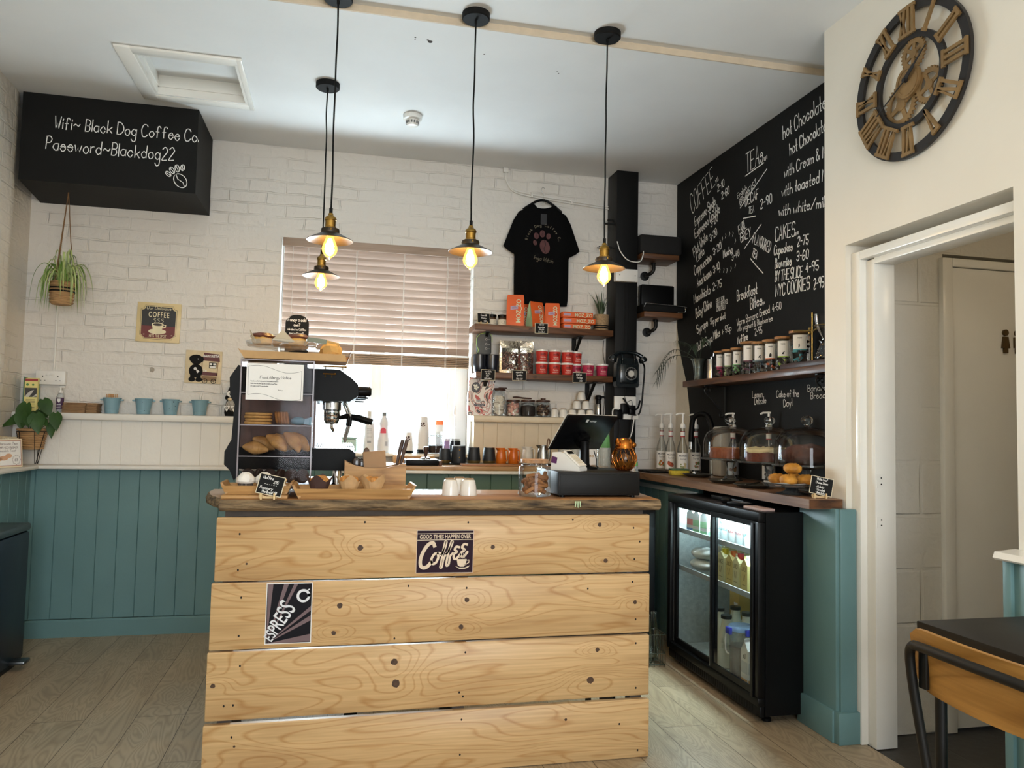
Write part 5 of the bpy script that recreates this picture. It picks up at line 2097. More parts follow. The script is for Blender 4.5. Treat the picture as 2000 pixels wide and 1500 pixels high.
for y in (ya + 0.04, yb - 0.05):
 b = B()
 b.tube([(0.030 - mo.x, y, 1.325 - mo.z), (0.052 - mo.x, y, 1.275 - mo.z), (0.055 - mo.x, y, 1.235 - mo.z), (0.036 - mo.x, y, 1.155 - mo.z)], 0.0048, 8, smooth=4)
 b.k = 1
 b.tube([(0.057 - mo.x, y, 1.262 - mo.z), (0.053 - mo.x, y, 1.222 - mo.z)], 0.0085, 10)
 obj('steam_wand', b, [M_steel, M_black], t)
 b = B()
 b.lathe([(0, 0.0), (0.020, 0.0), (0.021, 0.003), (0.020, 0.052), (0.014, 0.060), (0, 0.060)], 18, (0.078 - mo.x, y, 1.366 - mo.z), 'x')
 b.box(0.082 - mo.x, 0.126 - mo.x, y - 0.014, y + 0.014, 1.336 - mo.z, 1.343 - mo.z, 0.002)
 obj('steam_knob', b, M_black, t)
b = B()
for z, x0, x1 in ((1.462, -0.06, 0.03), (1.432, -0.06, -0.012)):
 b.tube([(x0 - mo.x, ya - 0.008, z - mo.z), (x1 - mo.x, ya - 0.008, z - mo.z)], 0.0028, 8)
 b.ball((x1 - mo.x, ya - 0.008, z - mo.z), 0.0045, 8, 6)
 for x in (x0 + 0.01, x1 - 0.012):
  b.tube([(x - mo.x, ya - 0.008, z - mo.z), (x - mo.x, ya - 0.004, z - 0.014 - mo.z)], 0.002, 6)
obj('cup_rail', b, M_brass, t)

# --- acrylic cake case and its food
cx0, cx1, cy0, cy1, cz1 = -0.348, -0.086, 2.958, 3.178, 1.462
t = thing('display_case', 'clear four-tier acrylic bakery case standing on the counter', 'display case', ((cx0 + cx1) / 2, (cy0 + cy1) / 2, TZ))
ofs = Vector(((cx0 + cx1) / 2, (cy0 + cy1) / 2, TZ))
M_acedge = mat('acrylic_edge', '#8d8489', 0.2, var=0.05)
SHELVES = (1.002, 1.108, 1.222, 1.340)


def cb(x0, x1, y0, y1, z0, z1, bev=0):
 b = B()
 b.box(x0 - ofs.x, x1 - ofs.x, y0 - ofs.y, y1 - ofs.y, z0 - ofs.z, z1 - ofs.z, bev)
 return b


obj('side_wall', cb(cx0, cx0 + 0.004, cy0, cy1, TZ + 0.0005, cz1), M_acryl, t)
obj('side_wall', cb(cx1 - 0.004, cx1, cy0, cy1, TZ + 0.0005, cz1), M_acryl, t)
obj('back_wall', cb(cx0 + 0.004, cx1 - 0.004, cy1 - 0.004, cy1, TZ + 0.0005, cz1), M_acryl, t)
obj('top_panel', cb(cx0, cx1, cy0, cy1, cz1, cz1 + 0.004), M_acryl, t)
for z in SHELVES:
 obj('shelf', cb(cx0 + 0.0045, cx1 - 0.0045, cy0 + 0.004, cy1 - 0.0045, z - 0.004, z), M_acryl, t)
zz = (TZ + 0.004,) + SHELVES + (cz1,)
for z0, z1 in ((1.006, 1.104), (1.112, 1.218), (1.226, 1.336), (1.344, 1.458)):
 obj('flap_door', cb(cx0 + 0.006, cx1 - 0.010, cy0 - 0.003, cy0, z0, z1), M_acryl, t)
b = B()
for z in SHELVES + (cz1,):
 b.box(cx0 - ofs.x, cx1 - ofs.x, cy0 - 0.0035 - ofs.y, cy0 + 0.0005 - ofs.y, z - 0.004 - ofs.z, z - 0.001 - ofs.z)
for x in (cx0, cx1 - 0.004):
 b.box(x - 0.0004 - ofs.x, x + 0.0044 - ofs.x, cy0 - 0.001 - ofs.y, cy0 + 0.001 - ofs.y, 0.0005, cz1 - ofs.z)
obj('edge_trim', b, M_acedge, t)

t = thing('allergy_notice', 'white food allergy notice taped to the front of the display case', 'notice', (-0.2255, cy0 - 0.0045, 1.379))
b = B()
b.box(-0.101, 0.101, -0.0006, 0.0004, -0.067, 0.067)
obj('sheet', b, M_paper, t)
b = B()
O = Vector((0, -0.0010, 0))
w1 = [(-0.094 + 0.188 * k / 30, 0.052 + 0.010 * math.sin(2 * PI * k / 30 * 0.95 + 0.35) - 0.010 * k / 30) for k in range(31)]
w2 = [(p[0], p[1] - 0.104) for p in w1]
b.strip(w1, 0.0010, X3, Z3, O)
b.strip(w2, 0.0010, X3, Z3, O)
b.strip([w1[0], w2[0]], 0.0009, X3, Z3, O)
b.strip([w1[-1], w2[-1]], 0.0009, X3, Z3, O)
hand(b, 'Food Allergy Notice', O + Z3 * 0.012 + X3 * 0.003, X3, Z3, 0.0098, 0.0013, 'c', sx=0.95, slant=0.1, jit=0.05)
for z, s_ in ((0.000, 'Please be aware that food prepared on these premises are made in a'), (-0.009, 'kitchen where nuts, wheat, eggs, dairy and gluten are used. Please'), (-0.018, 'ask a member of staff for more information.')):
 hand(b, s_, O + Z3 * z - X3 * 0.085, X3, Z3, 0.0040, 0.0006, 'l', sx=0.58, jit=0.03)
hand(b, 'Thank you', O - Z3 * 0.032 + X3 * 0.012, X3, Z3, 0.0040, 0.0006, 'l', sx=0.7, jit=0.03)
obj('lettering', b, mat('ink_black', '#222226', 0.7), t)

M_short = mat('shortbread', '#d1a35f', 0.75, var=0.15, scale=50, bump=0.001)
M_bake = mat('golden_pastry', '#b98245', 0.55, var=0.4, scale=24, bump=0.004, bscale=30, col2='#d8ab68')
M_bake2 = mat('orange_crust', '#b5741f', 0.6, var=0.4, scale=20, bump=0.006, bscale=28, col2='#d89a3a')
M_bakedark = mat('dark_biscuit', '#3a2a22', 0.7, var=0.25, scale=40)
sb = None
for k in range(4):
 b = B()
 prof = [(0, 0.0005), (0.046, 0.0005), (0.049, 0.003), (0.049, 0.0085), (0.046, 0.0105), (0, 0.0105)]
 if sb is None:
  b.lathe(prof, 44)
  for i, v in enumerate(b.v):
   r_ = math.hypot(v.x, v.y)
   if r_ > 0.044:
    a = math.atan2(v.y, v.x)
    f_ = 1 + 0.018 * math.cos(a * 22)
    v.x *= f_
    v.y *= f_
  sb = obj('shortbread_round', b, M_short)
  tag(sb, 'fluted shortbread round in the stack in the display case', 'shortbread', 'shortbread rounds in the display case')
  o = sb
 else:
  o = sb.copy()
  C.objects.link(o)
 o.location = (-0.290 + 0.003 * (k % 2), 3.06 - 0.002 * k, SHELVES[2] + 0.0003 + 0.0112 * k)
 o['label'] = ['bottom shortbread round of the stack in the case', 'second shortbread round from the bottom of the stack', 'third shortbread round from the bottom of the stack', 'top shortbread round of the stack in the case'][k]
t = thing('cookie_bag', 'golden cookies in a clear bag beside the shortbread stack', 'cookies', (-0.205, 3.065, SHELVES[2]))
b = B()
rnd = random.Random(9)
for k in range(5):
 s0 = len(b.v)
 b.cyl((0, 0, -0.0045), 0.024, 0.009, 18, bev=0.003)
 b.xf(s0, Matrix.Translation((-0.018 + 0.010 * k, 0, 0.027)) @ Matrix.Rotation(R(80), 4, 'Y') @ Matrix.Rotation(k, 4, 'Z'))
obj('cookies', b, mat('cookie_brown', '#a8743c', 0.75, var=0.3, scale=50), t)
t = thing('biscuit_packet', 'pale blue wrapped biscuit packet in the display case', 'packet', (-0.130, 3.05, SHELVES[2]))
b = B()
b.ball((-0.012, 0, 0.016), (0.028, 0.024, 0.0155), 14, 8)
b.prism([(0.008, 0.004), (0.036, 0.001), (0.038, 0.032), (0.012, 0.024)], 'y', -0.02, 0.02)
obj('wrapper', b, mat('wrapper_blue', '#6d97ad', 0.35, var=0.1), t)


def croissant(name, label, loc, rot, s=1.0, m=None, grp=None, cat='pastry'):
 b = B()
 n_ = 22
 pts, rad = [], []
 for k in range(n_ + 1):
  u_ = k / n_ * 2 - 1
  pts.append((0.062 * u_ * s, 0.018 * s * (1 - u_ * u_), 0))
  ridge = 0.0022 * abs(math.sin(k * 1.35))
  rad.append(s * ((0.026 * (1 - abs(u_) ** 1.8) + 0.006) + ridge))
 b.tube(pts, rad, 12)
 o = obj(name, b, m or M_bake, loc=loc, rot=rot)
 return tag(o, label, cat, grp)


CR = [((-0.290, 3.02, 0.024), (R(10), R(8), R(15)), 'croissant lying flat at the shelf end nearest the bin wall'), ((-0.268, 3.105, 0.040), (R(10), R(25), R(20)), 'croissant leaning second along the middle shelf'), ((-0.218, 3.01, 0.045), (R(20), R(36), R(-12)), 'croissant leaning third along the middle shelf'), ((-0.196, 3.125, 0.048), (R(0), R(38), R(30)), 'pale croissant behind two others on the middle shelf'), ((-0.163, 3.015, 0.049), (R(30), R(48), R(-20)), 'large croissant leaning in front on the middle shelf'), ((-0.134, 3.09, 0.049), (R(10), R(46), R(5)), 'croissant leaning last along the middle shelf')]
for p_, r_, lb in CR:
 croissant('croissant', lb, (p_[0], p_[1], SHELVES[1] + p_[2]), r_, 0.74, grp='croissants in the display case')
b = B()
b.lathe([(0, -0.008), (0.024, -0.008), (0.027, -0.005), (0.027, 0.005), (0.024, 0.008), (0, 0.008)], 24, (0, 0, 0), 'y')
dk = obj('dark_cookie', b, M_bakedark)
tag(dk, 'dark cookie standing on edge on the lowest tier of the case', 'cookie', 'dark cookies in the bottom tier')
for k in range(6):
 o = dk if k == 0 else dk.copy()
 if k:
  C.objects.link(o)
 o.location = (-0.315 + 0.039 * k, 3.03 + 0.004 * (k % 2), SHELVES[0] + 0.0275)
 o.rotation_euler = (0, 0, R([10, 62, 25, 58, 8, 35][k]))

# --- on top of the case
t = thing('kraft_tray', 'brown card catering tray across the top of the case and machine', 'tray', (-0.155, 3.085, 1.4665))
b = B()
for q in ([(-0.185, -0.09), (0.185, -0.09), (0.185, 0.10), (-0.185, 0.10)],):
 b.prism(q, 'z', 0.0005, 0.004)
b.prism([(-0.185, 0.001), (0.185, 0.001), (0.180, 0.028), (-0.205, 0.030)], 'y', -0.092, -0.089)
b.prism([(-0.185, 0.001), (0.185, 0.001), (0.205, 0.034), (-0.205, 0.034)], 'y', 0.099, 0.102)
b.prism([(-0.185, 0.001), (-0.187, 0.001), (-0.210, 0.036), (-0.207, 0.036)], 'y', -0.09, 0.10)
obj('tray', b, M_kraft, t)
b = B()
# the raised end with its oval hand hole
ny = 18
outer = [(-0.092, 0.0), (0.102, 0.0), (0.11, 0.034), (0.06, 0.058), (-0.05, 0.058), (-0.10, 0.034)]
hole = circle(0.005, 0.030, 0.036, 16, 0.010)
P = lambda q: Vector((0.185 + q[1] * 0.35, q[0], q[1]))
oo = []
for k in range(16):
 a = 2 * PI * k / 16
 oo.append((0.005 + 0.10 * math.cos(a), 0.030 + 0.030 * math.sin(a)))
oo = [(max(-0.10, min(0.11, q[0] * 1.05)), max(0.001, min(0.058, q[1]))) for q in oo]
vs = [P(q) for q in oo] + [P(q) for q in hole]
b.add(vs, [(k, (k + 1) % 16, 16 + (k + 1) % 16, 16 + k) for k in range(16)])
b.add([v + Vector((0.003, 0, 0)) for v in vs], [(k, (k + 1) % 16, 16 + (k + 1) % 16, 16 + k) for k in range(16)])
obj('handle_end', b, M_kraft, t)

t = thing('cake_stand', 'low clear glass cake stand of muffins on top of the display case', 'cake stand', (-0.212, 3.060, 1.471))
b = B()
b.lathe([(0, 0.0005), (0.046, 0.0005), (0.048, 0.004), (0.030, 0.010), (0.020, 0.022), (0.026, 0.034), (0.050, 0.040), (0.110, 0.046), (0.128, 0.048), (0.134, 0.066), (0.131, 0.066), (0.125, 0.052), (0, 0.050)], 40)
obj('stand', b, thin_glass('clear_pressed_glass', (0.96, 0.97, 0.97), 0.03, 0.5, 0.10, (0.95, 0.95, 0.95)), t)
M_choc = mat('chocolate_icing', '#5a2f20', 0.4, var=0.3, scale=40, bump=0.003)
mf = None
for x, y, lb in ((-0.285, 3.045, 'chocolate topped bun on the glass stand furthest from the window'), (-0.215, 3.115, 'chocolate topped bun at the back of the glass stand'), (-0.155, 3.035, 'chocolate topped bun on the glass stand beside the parchment')):
 if mf is None:
  mf = thing('iced_bun', lb, 'bun', (x, y, 1.5240), group='iced buns on the glass stand')
  b = B()
  b.lathe([(0, 0.0005), (0.032, 0.0005), (0.038, 0.012), (0.036, 0.030), (0, 0.034)], 22)
  obj('sponge', b, mat('yellow_sponge', '#d9a85a', 0.8, var=0.2, scale=50), mf)
  b = B()
  b.lathe([(0, 0.026), (0.040, 0.026), (0.043, 0.032), (0.034, 0.042), (0.015, 0.045), (0, 0.045)], 22)
  for v in b.v:
   v.z += 0.002 * math.sin(v.x * 190) * math.cos(v.y * 170)
  obj('icing', b, M_choc, mf)
 else:
  copy_of(mf, (x, y, 1.5240), 1.0, lb)
M_parch = mat('parchment', '#dccdb0', 0.7, var=0.06)
for nm, pts, lb in (('parchment_sheet', [(-0.245, 2.985, 1.538), (-0.205, 2.955, 1.575), (-0.160, 2.975, 1.532), (-0.2, 3.0, 1.53)], 'parchment corner folded up on the glass cake stand'),
     ('parchment_sheet', [(-0.330, 3.03, 1.58), (-0.322, 3.03, 1.545), (-0.300, 2.99, 1.534), (-0.318, 3.05, 1.534)], 'parchment tip standing at the edge of the glass cake stand')):
 b = B()
 q = [Vector(p) for p in pts]
 b.add(q + [p + Vector((0, 0.0006, 0)) for p in q], [(0, 1, 2), (0, 2, 3), (4, 6, 5), (4, 7, 6), (0, 3, 7, 4), (2, 3, 7, 6), (0, 1, 5, 4), (1, 2, 6, 5)])
 tag(obj(nm, b, M_parch), lb, 'parchment')
t = thing('cake_knife', 'cake knife with grey-green handle lying across the glass stand', 'knife', (-0.100, 3.02, 1.545))
b = B()
b.prism([(-0.02, -0.006), (0.052, -0.008), (0.055, 0.010), (-0.018, 0.012)], 'y', -0.006, 0.006)
obj('handle', b, mat('knife_handle', '#737863', 0.5), t, rot=(0, R(4), 0))
b = B()
b.prism([(-0.12, -0.020), (-0.02, -0.003), (-0.02, 0.008), (-0.11, -0.012)], 'y', -0.001, 0.001)
obj('blade', b, M_steel, t)
t = thing('paper_bag', 'crumpled yellow-brown paper bag in the card tray beside the glass stand', 'bag', (-0.030, 3.125, 1.4712))
b = B()
rnd = random.Random(17)
b.ball((0, 0, 0.040), (0.045, 0.040, 0.0395), 16, 10)
b.prism([(-0.03, 0.02), (0.02, 0.01), (0.03, 0.078), (-0.02, 0.086)], 'y', -0.02, 0.03)
for v in b.v:
 v += Vector((rnd.uniform(-1, 1), rnd.uniform(-1, 1), rnd.uniform(-0.6, 1))) * 0.005
 v.z = max(v.z, 0.0006)
obj('bag', b, mat('bag_ochre', '#c9a05c', 0.75, var=0.15, scale=20), t, sharp=15)
t = thing('chalk_sign', 'arched chalkboard reading fancy a cold one, standing behind the cake stand', 'chalkboard', (-0.172, 3.30, 1.4535))
b = B()
pts = [(-0.047, 0.006), (0.047, 0.006), (0.047, 0.190)] + [(0.047 * math.cos(PI * k / 12), 0.190 + 0.036 * math.sin(PI * k / 12)) for k in range(1, 12)] + [(-0.047, 0.190)]
b.prism(pts, 'y', -0.004, 0.004)
obj('board', b, M_chalk, t)
b = B()
O = Vector((0, -0.0048, 0))
hand(b, 'Fancy a cold', O + Z3 * 0.198, X3, Z3, 0.014, 0.0017, 'c', sx=0.68)
hand(b, 'one?', O + Z3 * 0.178, X3, Z3, 0.013, 0.0017, 'c', sx=0.7)
hand(b, 'Ask about our Cold Brew', O + Z3 * 0.160, X3, Z3, 0.009, 0.0011, 'c', sx=0.56)
hand(b, 'iced coffees &', O + Z3 * 0.144, X3, Z3, 0.009, 0.0011, 'c', sx=0.7)
hand(b, 'frappes', O + Z3 * 0.128, X3, Z3, 0.009, 0.0011, 'c', sx=0.7)
obj('lettering', b, M_ink, t)
b = B()
b.box(-0.052, 0.052, -0.022, 0.022, 0.0005, 0.0065, 0.001)
obj('stand', b, M_blackmat, t)

# --- trays, muffins and signs on the counter
def wood_tray(name, label, x0, x1, y0, y1, z, flare, h):
 t = thing(name, label, 'tray', ((x0 + x1) / 2, (y0 + y1) / 2, z))
 cx, cy = (x0 + x1) / 2, (y0 + y1) / 2
 a, c_ = (x1 - x0) / 2, (y1 - y0) / 2
 b = B()
 b.box(-a, a, -c_, c_, 0.0005, 0.007)
 obj('base', b, M_oak, t)
 for s in (-1, 1):
  b = B()
  q = [(s * c_, 0.0005), (s * (c_ - 0.007), 0.007), (s * (c_ - 0.007 + flare * 0.6), h), (s * (c_ + flare * 0.6), h)]
  vs = [(-a - (flare * p[1] / h), p[0], p[1]) for p in q] + [(a + (flare * p[1] / h), p[0], p[1]) for p in q]
  b.add(vs, [(0, 1, 2, 3), (7, 6, 5, 4), (0, 4, 5, 1), (1, 5, 6, 2), (2, 6, 7, 3), (3, 7, 4, 0)])
  obj('long_side', b, M_oak, t)
  b = B()
  h2 = h * 1.35
  q = [(s * a, 0.0005), (s * (a - 0.008), 0.007), (s * (a - 0.008 + flare * h2 / h), h2), (s * (a + flare * h2 / h), h2)]
  vs = [(p[0], -c_ + 0.002 - flare * 0.3, p[1]) for p in q] + [(p[0], c_ - 0.002 + flare * 0.3, p[1]) for p in q]
  b.add(vs, [(0, 1, 2, 3), (7, 6, 5, 4), (0, 4, 5, 1), (1, 5, 6, 2), (2, 6, 7, 3), (3, 7, 4, 0)])
  obj('end_side', b, M_oak, t)
 return t


tb = obj('serving_board', B().box(-0.372, -0.155, 2.766, 2.945, TZ + 0.0005, TZ + 0.0125, 0.002), M_oak)
tag(tb, 'flat oak board lying under the back tray and the muffin sign', 'board')
wood_tray('wooden_tray', 'wooden tray of meringue cupcakes on the flat oak board', -0.362, -0.160, 2.80, 2.935, TZ + 0.013, 0.014, 0.030)
wood_tray('wooden_tray', 'wooden tray lined with paper holding three muffins', -0.118, 0.262, 2.768, 2.945, TZ, 0.018, 0.036)
b = B()
q = [(-0.100, 2.785, TZ + 0.009), (0.245, 2.785, TZ + 0.009), (0.250, 2.85, TZ + 0.012), (0.245, 2.928, TZ + 0.018), (0.20, 2.928, TZ + 0.011), (-0.100, 2.928, TZ + 0.010)]
b.add([Vector(p) for p in q] + [Vector(p) - Vector((0, 0, 0.0006)) for p in q], [(0, 1, 4, 5), (1, 2, 3, 4), (6, 11, 10, 7), (7, 10, 9, 8)])
tag(obj('parchment_sheet', b, M_parch), 'parchment lining the tray of three muffins', 'parchment')

M_frost = mat('white_meringue', '#ece7df', 0.6, var=0.05, scale=40, bump=0.003)


def stripes_mat(name, a, c2, n_):
 m, nt, n, l, p = _mat(name)
 tc = n.new('ShaderNodeTexCoord')
 g = n.new('ShaderNodeTexGradient')
 g.gradient_type = 'RADIAL'
 l.new(tc.outputs['Object'], g.inputs[0])
 mu = n.new('ShaderNodeMath')
 mu.operation = 'MULTIPLY'
 mu.inputs[1].default_value = n_
 l.new(g.outputs['Fac'], mu.inputs[0])
 pp = n.new('ShaderNodeMath')
 pp.operation = 'PINGPONG'
 pp.inputs[1].default_value = 0.5
 l.new(mu.outputs[0], pp.inputs[0])
 cr = n.new('ShaderNodeValToRGB')
 cr.color_ramp.elements[0].color = lin(a)
 cr.color_ramp.elements[0].position = 0.35
 cr.color_ramp.elements[1].color = lin(c2)
 cr.color_ramp.elements[1].position = 0.6
 l.new(pp.outputs[0], cr.inputs[0])
 l.new(cr.outputs[0], p.inputs['Base Color'])
 p.inputs['Roughness'].default_value = 0.6
 return m


t = thing('cupcake', 'white meringue topped cupcake behind the chalk sign, nearer the tray end', 'cupcake', (-0.305, 2.865, TZ + 0.0205), group='meringue cupcakes')
b = B()
b.lathe([(0, 0.0005), (0.021, 0.0005), (0.027, 0.028), (0, 0.028)], 36)
obj('paper_case', b, stripes_mat('striped_case', '#2b2727', '#e4ded4', 36), t)
b = B()
b.lathe([(0, 0.027), (0.0285, 0.027), (0.032, 0.034), (0.030, 0.046), (0.020, 0.057), (0.010, 0.063), (0, 0.064)], 24)
rnd = random.Random(6)
for v in b.v:
 v += Vector((rnd.uniform(-1, 1), rnd.uniform(-1, 1), rnd.uniform(-1, 1) if v.z > 0.03 else 0)) * 0.0018
obj('meringue', b, M_frost, t)
cup1 = t
copy_of(cup1, (-0.243, 2.872, TZ + 0.0205), 1.7, 'white meringue topped cupcake behind the chalk sign, nearer the muffins')
t = thing('meringue_finger', 'pale pastry finger on the back wooden tray', 'pastry', (-0.200, 2.900, TZ + 0.0205))
b = B()
b.tube([(-0.026, 0, 0.016), (-0.01, 0, 0.028), (0.02, 0, 0.034), (0.032, 0, 0.032)], [0.010, 0.0155, 0.013, 0.007], 12, smooth=3)
obj('pastry', b, mat('pale_pastry', '#d9b988', 0.6, var=0.2, scale=40), t)
t = thing('meringue_kiss', 'small smooth white meringue at the end of the back tray', 'meringue', (-0.180, 2.835, TZ + 0.0205))
b = B()
b.ball((0, 0, 0.016), (0.016, 0.015, 0.0155), 14, 8)
obj('meringue', b, M_frost, t)


def tulip_muffin(label, x, y, wrap, seed):
 t = thing('muffin', label, 'muffin', (x, y, TZ + 0.0185), group='muffins in tulip papers')
 b = B()
 n_ = 32
 rows = []
 rnd = random.Random(seed)
 ph = rnd.uniform(0, 6)
 for j in range(7):
  s_ = j / 6
  for k in range(n_):
   a = 2 * PI * k / n_
   peak = 0.5 + 0.5 * math.cos(4 * a + ph)
   r_ = 0.027 + 0.015 * s_ + 0.007 * s_ * s_ * peak + 0.0012 * math.sin(12 * a)
   rows.append((r_ * math.cos(a), r_ * math.sin(a), 0.0005 + s_ * (0.036 + 0.024 * peak)))
 fs = []
 for j in range(6):
  for k in range(n_):
   fs.append((j * n_ + k, j * n_ + (k + 1) % n_, (j + 1) * n_ + (k + 1) % n_, (j + 1) * n_ + k))
 fs.append(tuple(range(n_))[::-1])
 b.add(rows, fs)
 obj('tulip_paper', b, wrap, t)
 b = B()
 b.lathe([(0, 0.010), (0.026, 0.010), (0.036, 0.036), (0.033, 0.046), (0.020, 0.053), (0, 0.055)], 22)
 for v in b.v:
  if v.z > 0.03:
   v.z += rnd.uniform(-0.003, 0.004)
 obj('crumb_top', b, mat('muffin_crumb', '#c68b48', 0.8, var=0.4, scale=70, bump=0.004), t)
 return t


M_wrapd = mat('brown_tulip_paper', '#4a3532', 0.6, var=0.08)
M_wrapk = mat('kraft_tulip_paper', '#c9a67a', 0.65, var=0.14, scale=24)
tulip_muffin('muffin in a dark brown tulip paper', -0.052, 2.865, M_wrapd, 1)
tulip_muffin('muffin in pale brown tulip paper beside the dark one', 0.052, 2.868, M_wrapk, 2)
tulip_muffin('muffin in pale brown tulip paper nearest the coffee cups', 0.138, 2.862, M_wrapk, 5)


def tag_sign(name, label, loc, rotz, w, h, lines, tilt=18, easel=True, edge=None, lean=0.0, cat='price sign'):
 """Small framed blackboard label, on a little wooden foot when easel is true."""
 t = thing(name, label, cat, loc, rotz)
 M = Matrix.Translation((0, 0, 0.014 if easel else 0.0)) @ Matrix.Rotation(R(lean), 4, 'Y') @ Matrix.Rotation(-R(tilt), 4, 'X')
 b = B()
 b.box(-w / 2, w / 2, -0.0015, 0.0015, 0, h, 0.001, 1)
 b.xf(0, M)
 obj('frame', b, edge or M_cream, t)
 b = B()
 e = 0.0026
 b.box(-w / 2 + e, w / 2 - e, -0.0019, -0.001, e, h - e)
 b.xf(0, M)
 obj('blackboard', b, M_chalk, t)
 b = B()
 for (txt, x, z, hh, sx) in lines:
  hand(b, txt, Vector((x * w, -0.0024, z * h)), X3, Z3, hh, max(0.0010, hh * 0.13), 'c', sx=sx, slant=0.1)
 b.xf(0, M)
 obj('lettering', b, M_ink, t)
 if easel:
  b = B()
  for x in (-w * 0.25, w * 0.25):
   b.prism([(-0.014, 0.0005), (0.030, 0.0005), (0.026, 0.010), (0.006, 0.014), (-0.006, 0.014), (-0.010, 0.022), (-0.014, 0.020)], 'x', x - 0.003, x + 0.003)
  b.prism([(-w * 0.34, 0.003), (w * 0.34, 0.002), (w * 0.33, 0.012), (-w * 0.05, 0.009), (-w * 0.3, 0.018), (-w * 0.36, 0.014)], 'y', 0.004, 0.009)
  obj('easel', b, mat('easel_birch', '#d9bd8c', 0.6), t)
 return t


tag_sign('muffin_sign', 'chalk price sign for muffins and rosemary shortbread on a little easel', (-0.219, 2.752, TZ + 0.0005), 0, 0.086, 0.072,
         [('Muffins', -0.14, 0.76, 0.0105, 0.72), ('2.95', 0.18, 0.60, 0.009, 0.8), ('- - - - - -', 0, 0.44, 0.010, 0.8), ('Rosemary', -0.12, 0.26, 0.010, 0.72), ('Shortbread 1.80', 0.02, 0.08, 0.0095, 0.56)], lean=12, tilt=20)

# --- caddy of cutlery and napkins
t = thing('cutlery_caddy', 'wooden caddy with a dipped front on the counter', 'caddy', (0.155, 3.10, TZ))
b = B()
prof = [(-0.118, 0.0005), (0.118, 0.0005), (0.118, 0.112)] + [(0.118 - 0.236 * k / 14, 0.114 - 0.022 * math.sin(PI * k / 14)) for k in range(1, 14)] + [(-0.118, 0.120)]
b.prism(prof, 'y', -0.040, -0.032)
obj('front_panel', b, M_oak, t)
b = B()
b.prism(prof, 'y', 0.052, 0.060)
obj('back_panel', b, M_oak, t)
for s in (-1, 1):
 b = B()
 b.box(*sorted((s * 0.1175, s * 0.1095)), -0.032, 0.052, 0.0005, 0.108)
 obj('end_panel', b, M_oak, t)
b = B()
b.box(-0.1095, 0.1095, -0.032, 0.052, 0.0005, 0.008)
obj('base', b, M_oak, t)
t = thing('napkin_box', 'brown card napkin box tilted in the wooden caddy', 'box', (0.162, 3.115, TZ + 0.0085))
b = B()
s0 = 0
b.box(-0.044, 0.044, -0.022, 0.022, 0.0, 0.145, 0.003)
b.xf(0, Matrix.Translation((0, 0, 0.004)) @ Matrix.Rotation(R(-5), 4, 'Y'))
obj('box', b, mat('box_brown', '#a5825f', 0.75, var=0.08), t)
t = thing('cutlery', 'dark handled knife leaning in the caddy nearest the black box', 'cutlery', (0.235, 3.11, TZ + 0.0085), group='dark handled cutlery in the caddy')
b = B()
b.tube([(0, 0, 0.001), (0.020, 0, 0.09), (0.034, 0, 0.155), (0.044, 0, 0.195)], [0.003, 0.005, 0.008, 0.0075], 10)
obj('handle', b, mat('dark_wood_handle', '#4a372c', 0.5, var=0.15), t)
copy_of(t, (0.222, 3.125, TZ + 0.0085), 0.25, 'dark handled knife leaning in the caddy beside the brown box')
t = thing('spoon', 'dark wooden spoon end rising behind the brown box in the caddy', 'spoon', (0.115, 3.125, TZ + 0.0085))
b = B()
b.tube([(0, 0, 0.001), (0.004, 0, 0.10), (0.006, 0, 0.125)], 0.004, 8)
b.ball((0.006, 0, 0.142), (0.013, 0.005, 0.020), 12, 8)
obj('spoon', b, mat('spoon_wood', '#5a4335', 0.5), t)
t = thing('sunglasses', 'dark round lens shades lying in the caddy', 'sunglasses', (0.082, 3.105, TZ + 0.0085))
b = B()
b.box(-0.018, 0.022, -0.02, 0.02, 0.0005, 0.07, 0.004)
b.ball((0.0, -0.012, 0.098), (0.018, 0.006, 0.028), 14, 8)
b.ball((0.020, -0.006, 0.094), (0.016, 0.006, 0.026), 14, 8)
obj('lenses', b, mat('dark_lens', '#2a1f1b', 0.15), t)

# --- cups, biscuit jar, cash drawer, till
M_foot = mat('raw_clay_foot', '#9a7a52', 0.8)


def tumbler(label, loc, s=1.0, group=None):
 t = thing('coffee_cup', label, 'cup', loc, group=group)
 b = B()
 b.lathe([(0, 0.060 * s), (0.018 * s, 0.060 * s), (0.024 * s, 0.056 * s), (0.0285 * s, 0.035 * s), (0.0315 * s, 0.010 * s), (0.0315 * s, 0.0005), (0.0295 * s, 0.0005), (0.0285 * s, 0.012 * s), (0.022 * s, 0.052 * s), (0, 0.054 * s)], 28)
 obj('body', b, M_china, t)
 b = B()
 b.lathe([(0.015 * s, 0.0602 * s), (0.0195 * s, 0.0602 * s), (0.019 * s, 0.0635 * s), (0.015 * s, 0.0635 * s), (0.015 * s, 0.0602 * s)], 24)
 obj('foot_ring', b, M_foot, t)
 return t


cp0 = tumbler('white cup upside down on the counter, nearer the muffins', (0.430, 2.915, TZ + 0.0003), 1.02, 'upturned cups on the counter')
copy_of(cp0, (0.500, 2.915, TZ + 0.0003), 0, 'white cup upside down on the counter, nearer the biscuit jar')
copy_of(cp0, (0.476, 2.992, TZ + 0.0003), 0, 'white cup upside down behind the two others on the counter')

